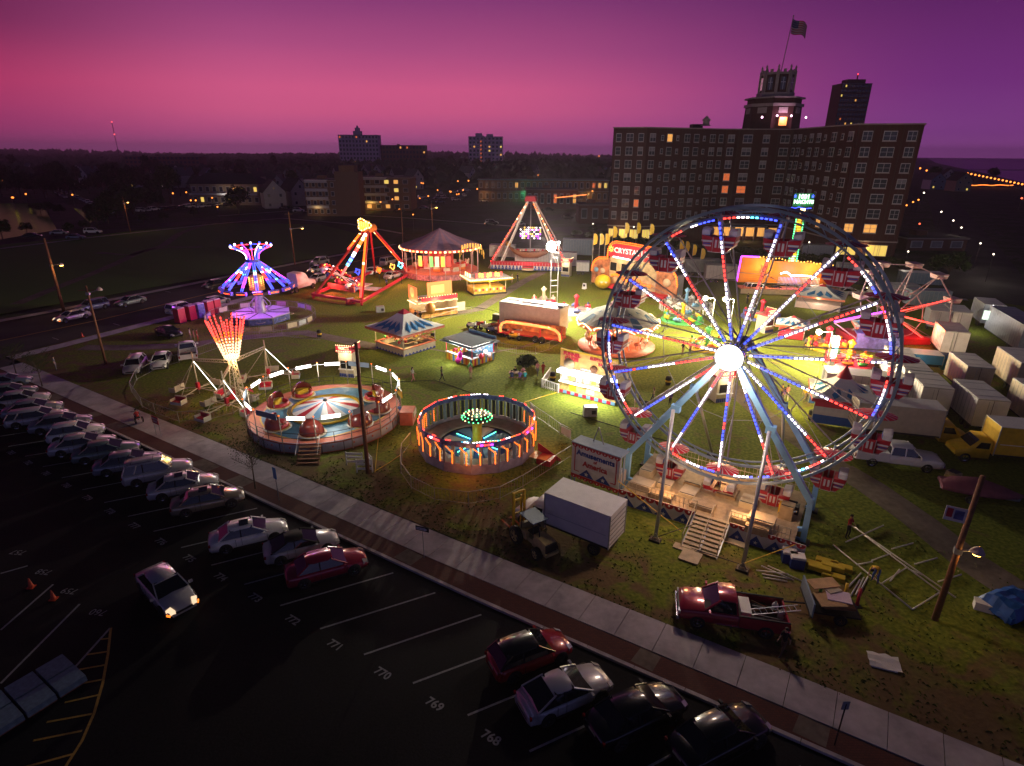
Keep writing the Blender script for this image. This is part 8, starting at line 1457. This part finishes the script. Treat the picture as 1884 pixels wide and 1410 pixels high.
# pallets at the bottom left
pq_, pr_, _l = edge(0, 1330, 100, 1268)
for i, (gx, gy) in enumerate(((2.6, 1.1), (1.35, 1.1), (.1, 1.1), (.1, -.15), (2.6, -.15), (1.35, -.15))):
    t = thing('wrapped_pallet', 'blue-white wrapped flat stack ' + ('at the right end of the upper row', 'in the middle of the upper row', 'at the left end of the upper row', 'at the left end of the lower row', 'at the right end of the lower row, nearest the yellow hatching', 'in the middle of the lower row')[i], 'pallet stack', (pq_[0] + gx * cos(pr_) - gy * sin(pr_), pq_[1] + gx * sin(pr_) + gy * cos(pr_)), -.1, pr_, 'wrapped stacks at the bottom left'); b = MB()
    for k in range(3): b.box(0, 0, .12 + k * .11, 1.15 - .01 * k, 1.15, .09, M('wrapped_blue', (.16, .26, .34), .5, 0, .3, 5))
    b.obj('sheets', t); b = MB(); b.box(0, 0, .03, 1.1, 1.1, .06, wood); b.obj('pallet', t)
# ------------------------------------------------------------------ ropes, cables
for nm, pts, m_, lab in (('cable', ((735, 738), (700, 765), (690, 870)), yellow, 'pale yellow cable running from the pole foot'), ('cable', ((745, 832), (720, 850), (690, 868)), yellow, 'yellow cable lying between the rusty pole and the ring ride fence'), ('cable', ((965, 741), (1000, 730), (1028, 722)), yellow, 'yellow cable lying between the ring ride and the snack trailer')):
    b = MB(); b.path([(*at(*p), .04) for p in pts], .035, m_, 4); o = b.obj(nm, None); tag(o, lab, 'cable')
# ------------------------------------------------------------------ picnic table
pc = thing('picnic_table', 'dark picnic table crowded with seated visitors', 'picnic table', at(952, 697), 0, A + .5); b = MB(); b.box(0, 0, .75, 1.9, .8, .06, wood); b.obj('tabletop', pc)
for s in (-1, 1): b = MB(); b.box(0, s * .75, .44, 1.9, .3, .05, wood); b.obj('bench', pc); b = MB(); b.tube((s * .7, -.7, 0), (s * .7, .2, .74), .05, wood, 4); b.tube((s * .7, .7, 0), (s * .7, -.2, .74), .05, wood, 4); b.tube((s * .7, -.75, .4), (s * .7, .75, .4), .04, wood, 4); b.obj('leg', pc)
# ================================================================== PEOPLE
skinm = M('skin', (.45, .26, .18), .6, 0, .08, 6); skind = M('skin_brown', (.20, .10, .06), .6, 0, .08, 6)
CL = {k: M('cloth_' + k, v, .85, 0, .15, 8) for k, v in dict(black=(.012, .012, .014), white=(.55, .53, .50), red=(.40, .03, .03), navy=(.02, .03, .09), grey=(.16, .16, .17), pink=(.55, .20, .22), yellow=(.62, .38, .02), tan=(.35, .26, .16), teal=(.03, .30, .32), brown=(.10, .06, .04), blue=(.05, .10, .30), purple=(.12, .06, .25)).items()}
hairm = [M('hair_dark', (.018, .012, .010), .7, 0, .2), M('hair_fair', (.28, .18, .08), .7, 0, .2)]
def pose(kind):
    J = dict(pel=(0, 0, .94), spi=(.01, 0, 1.14), che=(.0, 0, 1.34), nek=(.01, 0, 1.48), hed=(.03, 0, 1.56), crn=(.03, 0, 1.69))
    for s, c in ((1, 'l'), (-1, 'r')):
        J.update({c + 'sh': (0, s * .16, 1.39), c + 'el': (-.03, s * .22, 1.12), c + 'wr': (.05, s * .22, .90), c + 'ha': (.08, s * .21, .82), c + 'hi': (0, s * .085, .89), c + 'kn': (.03, s * .09, .49), c + 'an': (-.01, s * .09, .09), c + 'to': (.13, s * .10, .035)})
    if kind == 'walk':
        J.update(lkn=(.16, .09, .50), lan=(.26, .09, .10), lto=(.40, .10, .07), rkn=(-.02, -.09, .49), ran=(-.26, -.09, .14), rto=(-.15, -.10, .05), rel=(.05, -.21, 1.13), rwr=(.22, -.19, .97), rha=(.29, -.18, .92), lel=(-.12, .21, 1.14), lwr=(-.16, .21, .92), lha=(-.16, .21, .84))
    if kind == 'hold':
        J.update(rel=(.08, -.24, 1.14), rwr=(.30, -.12, 1.10), rha=(.38, -.08, 1.10), lel=(.08, .24, 1.14), lwr=(.30, .12, 1.06), lha=(.38, .08, 1.05), lkn=(.08, .12, .49), lan=(.02, .16, .09), lto=(.15, .18, .035))
    if kind == 'bend':
        J.update(pel=(-.12, 0, .90), spi=(.06, 0, 1.04), che=(.26, 0, 1.12), nek=(.40, 0, 1.14), hed=(.48, 0, 1.13), crn=(.60, 0, 1.08)); 
        for s, c in ((1, 'l'), (-1, 'r')): J.update({c + 'sh': (.30, s * .16, 1.13), c + 'el': (.38, s * .20, .86), c + 'wr': (.45, s * .17, .62), c + 'ha': (.48, s * .15, .54), c + 'hi': (-.12, s * .09, .86), c + 'kn': (.02, s * .13, .48), c + 'an': (-.06, s * .16, .09), c + 'to': (.08, s * .18, .035)})
    if kind == 'sit':
        J.update(pel=(0, 0, .52), spi=(.02, 0, .72), che=(.08, 0, .92), nek=(.12, 0, 1.05), hed=(.15, 0, 1.13), crn=(.17, 0, 1.26))
        for s, c in ((1, 'l'), (-1, 'r')): J.update({c + 'sh': (.08, s * .16, .97), c + 'el': (.16, s * .22, .76), c + 'wr': (.38, s * .14, .82), c + 'ha': (.46, s * .11, .82), c + 'hi': (.05, s * .09, .52), c + 'kn': (.46, s * .11, .50), c + 'an': (.42, s * .11, .09), c + 'to': (.56, s * .12, .035)})
    return J
RAD = dict(pel=.125, spi=.115, che=.135, nek=.055, hed=.085, crn=.075, sh=.062, el=.042, wr=.028, ha=.036, hi=.088, kn=.058, an=.040, to=.035)
BN = [('pel', 'spi'), ('spi', 'che'), ('che', 'nek'), ('nek', 'hed'), ('hed', 'crn')] + [(c + a, c + b_) for c in 'lr' for a, b_ in (('sh', 'el'), ('el', 'wr'), ('wr', 'ha'), ('hi', 'kn'), ('kn', 'an'), ('an', 'to'))] + [('che', 'lsh'), ('che', 'rsh'), ('pel', 'lhi'), ('pel', 'rhi')]
def seg(bn): a = bn[-2:] if len(bn) == 3 and bn[0] in 'lr' and bn[1:] in RAD else bn; return a
BODY = {}
for kd in ('stand', 'walk', 'hold', 'bend', 'sit'):
    J = pose(kd); names = list(J); idx = {n_: i for i, n_ in enumerate(names)}; me = bpy.data.meshes.new('body'); me.from_pydata([J[n_] for n_ in names], [(idx[a], idx[b_]) for a, b_ in BN], [])
    o = bpy.data.objects.new('tmp', me); COL.objects.link(o); md = o.modifiers.new('skin', 'SKIN'); 
    for n_, sv_ in zip(names, me.skin_vertices[0].data if me.skin_vertices else []): pass
    if not me.skin_vertices:
        bpy.context.view_layer.objects.active = o; bm_ = None
        import bmesh
        bm_ = bmesh.new(); bm_.from_mesh(me); bm_.verts.layers.skin.verify(); bm_.to_mesh(me); bm_.free()
    for n_, sv_ in zip(names, me.skin_vertices[0].data): r_ = RAD[seg(n_)]; sv_.radius = (r_, r_ * (.78 if seg(n_) in ('che', 'pel', 'spi') else 1)); sv_.use_root = n_ == 'pel'
    s2 = o.modifiers.new('sub', 'SUBSURF'); s2.levels = 1; s2.render_levels = 1; dg = bpy.context.evaluated_depsgraph_get(); ev = o.evaluated_get(dg); nm = bpy.data.meshes.new_from_object(ev); nm.name = 'body'; bpy.data.objects.remove(o)
    # fingers and a nose join the same mesh
    b = MB(); b.v = [tuple(v_.co) for v_ in nm.vertices]; b.f = [tuple(p_.vertices) for p_ in nm.polygons]; b.ms = [skinm, CL['grey'], CL['navy'], dark]; cents = [p_.center.copy() for p_ in nm.polygons]; b.mi = []; b.sm = [True] * len(b.f)
    def cls(c):
        best = 9; w_ = 1
        for a, b_ in BN:
            p_, q_ = Vector(J[a]), Vector(J[b_]); d_ = q_ - p_; t_ = max(0, min(1, (c - p_).dot(d_) / d_.length_squared)); e_ = (c - p_ - d_ * t_).length
            if e_ < best: best = e_; k = (seg(a), seg(b_)); w_ = {('nek', 'hed'): 0, ('hed', 'crn'): 0, ('el', 'wr'): 0, ('wr', 'ha'): 0, ('hi', 'kn'): 2, ('kn', 'an'): 2, ('an', 'to'): 3, ('pel', 'hi'): 2}.get(k, 1)
        return w_
    b.mi = [cls(c) for c in cents]
    for c in 'lr':
        h_, w_ = Vector(J[c + 'ha']), Vector(J[c + 'wr']); d_ = (h_ - w_).normalized(); sd_ = d_.cross(Vector((0, 1, 0)) if abs(d_.y) < .8 else Vector((0, 0, 1))).normalized()
        for k in range(4): p_ = h_ + sd_ * (.024 - .016 * k) + d_ * .02; b.tube(p_, p_ + d_ * (.065 - .008 * abs(k - 1)) + Vector((.008, 0, 0)), .008, skinm, 4, .006)
        b.tube(h_ + sd_ * .03 - d_ * .01, h_ + sd_ * .06 + d_ * .03, .009, skinm, 4, .007)
    hd_ = (Vector(J['hed']) + Vector(J['crn'])) / 2; up_ = (Vector(J['crn']) - Vector(J['hed'])).normalized(); fw_ = Vector((0, -1, 0)).cross(up_) * -1; fw_ = up_.cross(Vector((0, 1, 0))) * -1
    if fw_.x < 0: fw_ = -fw_
    b.tube(hd_ + fw_ * .07 + up_ * .02, hd_ + fw_ * .105 - up_ * .02, .012, skinm, 4, .016)
    for s in (-1, 1): b.box(*(hd_ + fw_ * .082 + up_ * .02 + Vector((0, s * .032, 0))), .012, .018, .010, dark); b.box(*(hd_ + Vector((0, s * .085, 0))), .03, .012, .05, skinm)
    b.box(*(hd_ + fw_ * .08 - up_ * .045), .012, .04, .010, M('lips', (.3, .1, .09), .6)); BODY[kd] = (b.mesh('body'), hd_, up_, fw_, J)
def hairmesh(kd, long_):
    _, hd_, up_, fw_, J = BODY[kd]; b = MB(); c = hd_ + up_ * .025 - fw_ * .015; vs = []; n1, n2 = 6, 10
    for j in range(n1 + 1):
        t_ = pi * .56 * j / n1
        for i in range(n2): a = 2 * pi * i / n2; sd_ = Vector((0, 1, 0)); vs.append(c + (up_ * cos(t_) + (fw_ * cos(a) + sd_ * sin(a)) * sin(t_)) * (.105 if cos(a) < .4 or j < n1 - 1 else .08))
    b.add(vs, [(j * n2 + i, j * n2 + (i + 1) % n2, (j + 1) * n2 + (i + 1) % n2, (j + 1) * n2 + i) for j in range(n1) for i in range(n2)], hairm[0], True)
    if long_: b.tube(c - fw_ * .07, c - fw_ * .09 - Vector((0, 0, .28)), .075, hairm[0], 8, .045)
    return b.mesh('hair')
HAIR = {(k, l): hairmesh(k, l) for k in BODY for l in (0, 1)}
def person(lab, u, v, kd, shirt, pants, rz=0., long_=0, sk=0, hr=0, h=1.0, z=0., xy=None):
    o = bpy.data.objects.new('person', BODY[kd][0]); COL.objects.link(o); xy = xy or at(u, v); o.location = (*xy, z); o.rotation_euler = (0, 0, rz); o.scale = (h, h, h); tag(o, lab, 'person')
    for i, m_ in enumerate((skind if sk else skinm, CL[shirt], CL[pants])): o.material_slots[i].link = 'OBJECT'; o.material_slots[i].material = m_
    hh = bpy.data.objects.new('hair', HAIR[kd, long_]); COL.objects.link(hh); hh.parent = o; hh.material_slots[0].link = 'OBJECT'; hh.material_slots[0].material = hairm[hr]; return o
for a in ((760, 703, 'walk', 'white', 'pink', 1.2, 1, 0, 0, 1, 'woman with long dark hair in pink shorts walking between booth and tilting ride'), (813, 702, 'walk', 'black', 'black', .3, 0, 1, 0, 1, 'person in black walking alone left of the striped game booth'), (866, 698, 'stand', 'pink', 'tan', 1.6, 0, 0, 0, 1.0, 'person in a pale pink top standing before the striped game booth'),
          (912, 651, 'stand', 'navy', 'tan', 2.8, 0, 0, 0, 1.05, 'man in navy standing at the right of the grey-roofed booth'), (989, 692, 'walk', 'pink', 'grey', -1.4, 1, 0, 0, 1, 'woman in a pale top walking right of the picnic table'), (999, 692, 'walk', 'red', 'red', -1.4, 0, 0, 0, .95, 'person in red shorts walking right of the picnic table'),
          (1167, 752, 'stand', 'white', 'tan', .3, 0, 0, 0, 1, 'person in a white top standing beside the stroller group left of the hub'), (1175, 757, 'hold', 'brown', 'tan', 0, 1, 0, 0, 1, 'person in brown pushing the stroller left of the hub'), (1201, 742, 'walk', 'tan', 'navy', 3.0, 1, 0, 1, 1, 'woman carrying a bag right of the stroller'), (1232, 747, 'stand', 'purple', 'black', 2, 0, 0, 0, .9, 'person in purple seen through the left wheel spokes'),
          (1255, 655, 'stand', 'black', 'tan', 1, 0, 0, 0, 1.05, 'man in a black top and tan trousers left of the hub'), (1268, 655, 'stand', 'pink', 'grey', 1, 0, 0, 0, 1.05, 'man in a salmon top beside the man in black left of the hub'), (1371, 742, 'walk', 'red', 'blue', 1, 0, 0, 0, 1, 'person in red top and blue jeans right below the hub'), (1436, 735, 'stand', 'yellow', 'navy', .5, 0, 0, 0, 1, 'person in yellow in the group among the lower right spokes'), (1440, 742, 'stand', 'purple', 'grey', 2.5, 1, 0, 0, 1, 'person in purple in the group among the lower right spokes'), (1446, 738, 'walk', 'pink', 'white', 2, 0, 0, 0, 1, 'person in pink in the group among the lower right spokes'),
          (1479, 740, 'walk', 'yellow', 'tan', 1, 0, 0, 0, 1, 'person in yellow by the left side of the striped tent'), (1484, 740, 'stand', 'tan', 'grey', 1, 0, 0, 0, 1, 'person in tan by the left side of the striped tent'), (1480, 644, 'walk', 'grey', 'black', 2, 0, 0, 0, 1, 'person in grey walking left of the globe lamps'), (1492, 645, 'walk', 'brown', 'black', 2, 0, 1, 0, 1, 'person in brown walking left of the globe lamps'),
          (828, 546, 'walk', 'black', 'black', .5, 0, 0, 0, 1.1, 'man in black walking right of the orange food trailer'), (765, 592, 'stand', 'navy', 'black', 2.2, 0, 0, 0, 1, 'customer in navy at the orange food trailer corner'), (774, 594, 'stand', 'black', 'navy', 2.2, 0, 0, 0, 1, 'customer in black at the orange food trailer, middle one'), (784, 586, 'stand', 'white', 'grey', 2.0, 0, 0, 0, 1.05, 'customer in white at the orange food trailer counter'),
          (942, 521, 'stand', 'tan', 'tan', 0, 0, 0, 0, 1.1, 'person in tan standing right of the yellow-lit food stand'), (952, 521, 'walk', 'black', 'black', 1, 0, 0, 0, 1.1, 'person in black right of the yellow-lit food stand'), (712, 530, 'stand', 'navy', 'black', 0, 0, 0, 0, 1.1, 'person in navy at the fence of the pendulum ride'), (738, 772, 'bend', 'blue', 'brown', 2.6, 0, 0, 0, 1, 'worker in blue bending at the right side of the tilting ride'),
          (352, 628, 'stand', 'white', 'grey', 1, 0, 0, 0, 1.05, 'person in white beside the white pickup with cap'), (359, 630, 'stand', 'pink', 'tan', 1, 0, 0, 0, 1, 'person in pink beside the white pickup with cap'), (365, 629, 'stand', 'red', 'red', 1, 0, 0, 0, 1, 'person in red beside the white pickup with cap'), (104, 682, 'stand', 'grey', 'grey', 1, 0, 0, 0, 1, 'person in grey standing at the dark street corner'), (1374, 560, 'stand', 'black', 'black', 1, 0, 0, 0, 1.1, 'person on foot before the backdrop ride platform, left one'), (1390, 562, 'stand', 'black', 'brown', 1, 0, 0, 0, 1.1, 'person on foot before the backdrop ride platform, right one')):
    person(a[-1], a[0], a[1], a[2], a[3], a[4], a[5] + A, a[6], a[7], a[8], a[9])
person('worker in a red top and black trousers holding a tent pole', 1557, 990, 'hold', 'red', 'black', rad(-60), 0, 0, 0, 1.04)
person('worker in a yellow shirt and jeans bending over the tent frame', 1608, 1072, 'bend', 'yellow', 'blue', rad(-150), 0, 0, 0, 1.06)
for i, (x, y, r, s_, lab) in enumerate(((-.6, -.75, pi / 2, 'navy', 'visitor in navy seated at the front left of the picnic table'), (.3, -.75, pi / 2, 'purple', 'visitor in purple seated at the front middle of the picnic table'), (.85, -.7, pi / 2, 'teal', 'visitor in teal seated at the front right of the picnic table'), (-.3, .75, -pi / 2, 'black', 'visitor in black seated behind the picnic table'), (.6, .75, -pi / 2, 'pink', 'visitor in pink seated behind the picnic table'))):
    person(lab, 0, 0, 'sit', s_, 'navy', pc.rotation_euler[2] + r, i % 2, 0, 0, 1, -.06, rel(pc, x, y))
# stroller, trike rider, skateboarder
sr = thing('stroller', 'dark folding stroller in front of the person in brown', 'stroller', at(1189, 757), 0, A + .0); b = MB(); b.box(0, 0, .55, .6, .45, .35, CL['navy']); b.lathe([(.3, 0), (.25, .25), (.02, .35)], CL['black'], 10, (-.1, 0, .75)); b.obj('seat', sr); b = MB(); b.tube((.2, .2, .1), (-.5, .2, 1.0), .02, steel, 4); b.tube((.2, -.2, .1), (-.5, -.2, 1.0), .02, steel, 4); b.tube((-.5, -.2, 1.0), (-.5, .2, 1.0), .03, dark, 4); b.obj('frame', sr)
for x, y in ((.3, .22), (.3, -.22), (-.3, .22), (-.3, -.22)): b = MB(); b.lathe([(.01, -.03), (.12, -.03), (.12, .03), (.01, .03)], black, 10, (x, y, .12), axis='y'); b.obj('wheel', sr)
tk = thing('tricycle', 'dark low tricycle ridden along the sidewalk at left', 'tricycle', at(254, 776), .05, A + pi - .2); b = MB(); b.tube((.6, 0, .3), (-.5, 0, .35), .04, redv, 5); b.tube((.6, 0, .3), (.5, 0, .85), .03, steel, 5); b.tube((.5, -.3, .85), (.5, .3, .85), .025, dark, 5); b.box(-.2, 0, .45, .4, .3, .08, black); b.obj('frame', tk)
for x, y in ((.65, 0), (-.5, .3), (-.5, -.3)): b = MB(); b.lathe([(.2, -.03), (.27, -.03), (.27, .03), (.2, .03)], black, 14, (x, y, .27), axis='y'); b.lathe([(.01, 0), (.2, 0)], steel, 8, (x, y, .27), axis='y'); b.obj('wheel', tk)
person('rider in a red top seated on the dark tricycle', 0, 0, 'sit', 'red', 'black', tk.rotation_euler[2], 0, 0, 0, .95, .05, rel(tk, -.2, 0))
person('person in black striding on the lawn edge below the loaded pickup', 1438, 1205, 'walk', 'black', 'brown', rad(-150), 0, 0, 0, 1.0)
# haze
b = MB(); b.box(0, 0, 42, 15000, 15000, 92, dark); hz_ = b.obj('haze'); hz_['kind'] = 'stuff'; hz_['label'] = 'thin evening haze over the town'
m = bpy.data.materials.new('haze_air'); m.use_nodes = True; t_ = m.node_tree; t_.nodes.clear(); v_ = t_.nodes.new('ShaderNodeVolumePrincipled'); o_ = t_.nodes.new('ShaderNodeOutputMaterial')
v_.inputs['Color'].default_value = (.85, .75, .95, 1); v_.inputs['Density'].default_value = .00015; v_.inputs['Anisotropy'].default_value = .6; t_.links.new(v_.outputs[0], o_.inputs['Volume'])
hz_.data.materials.clear(); hz_.data.materials.append(m)
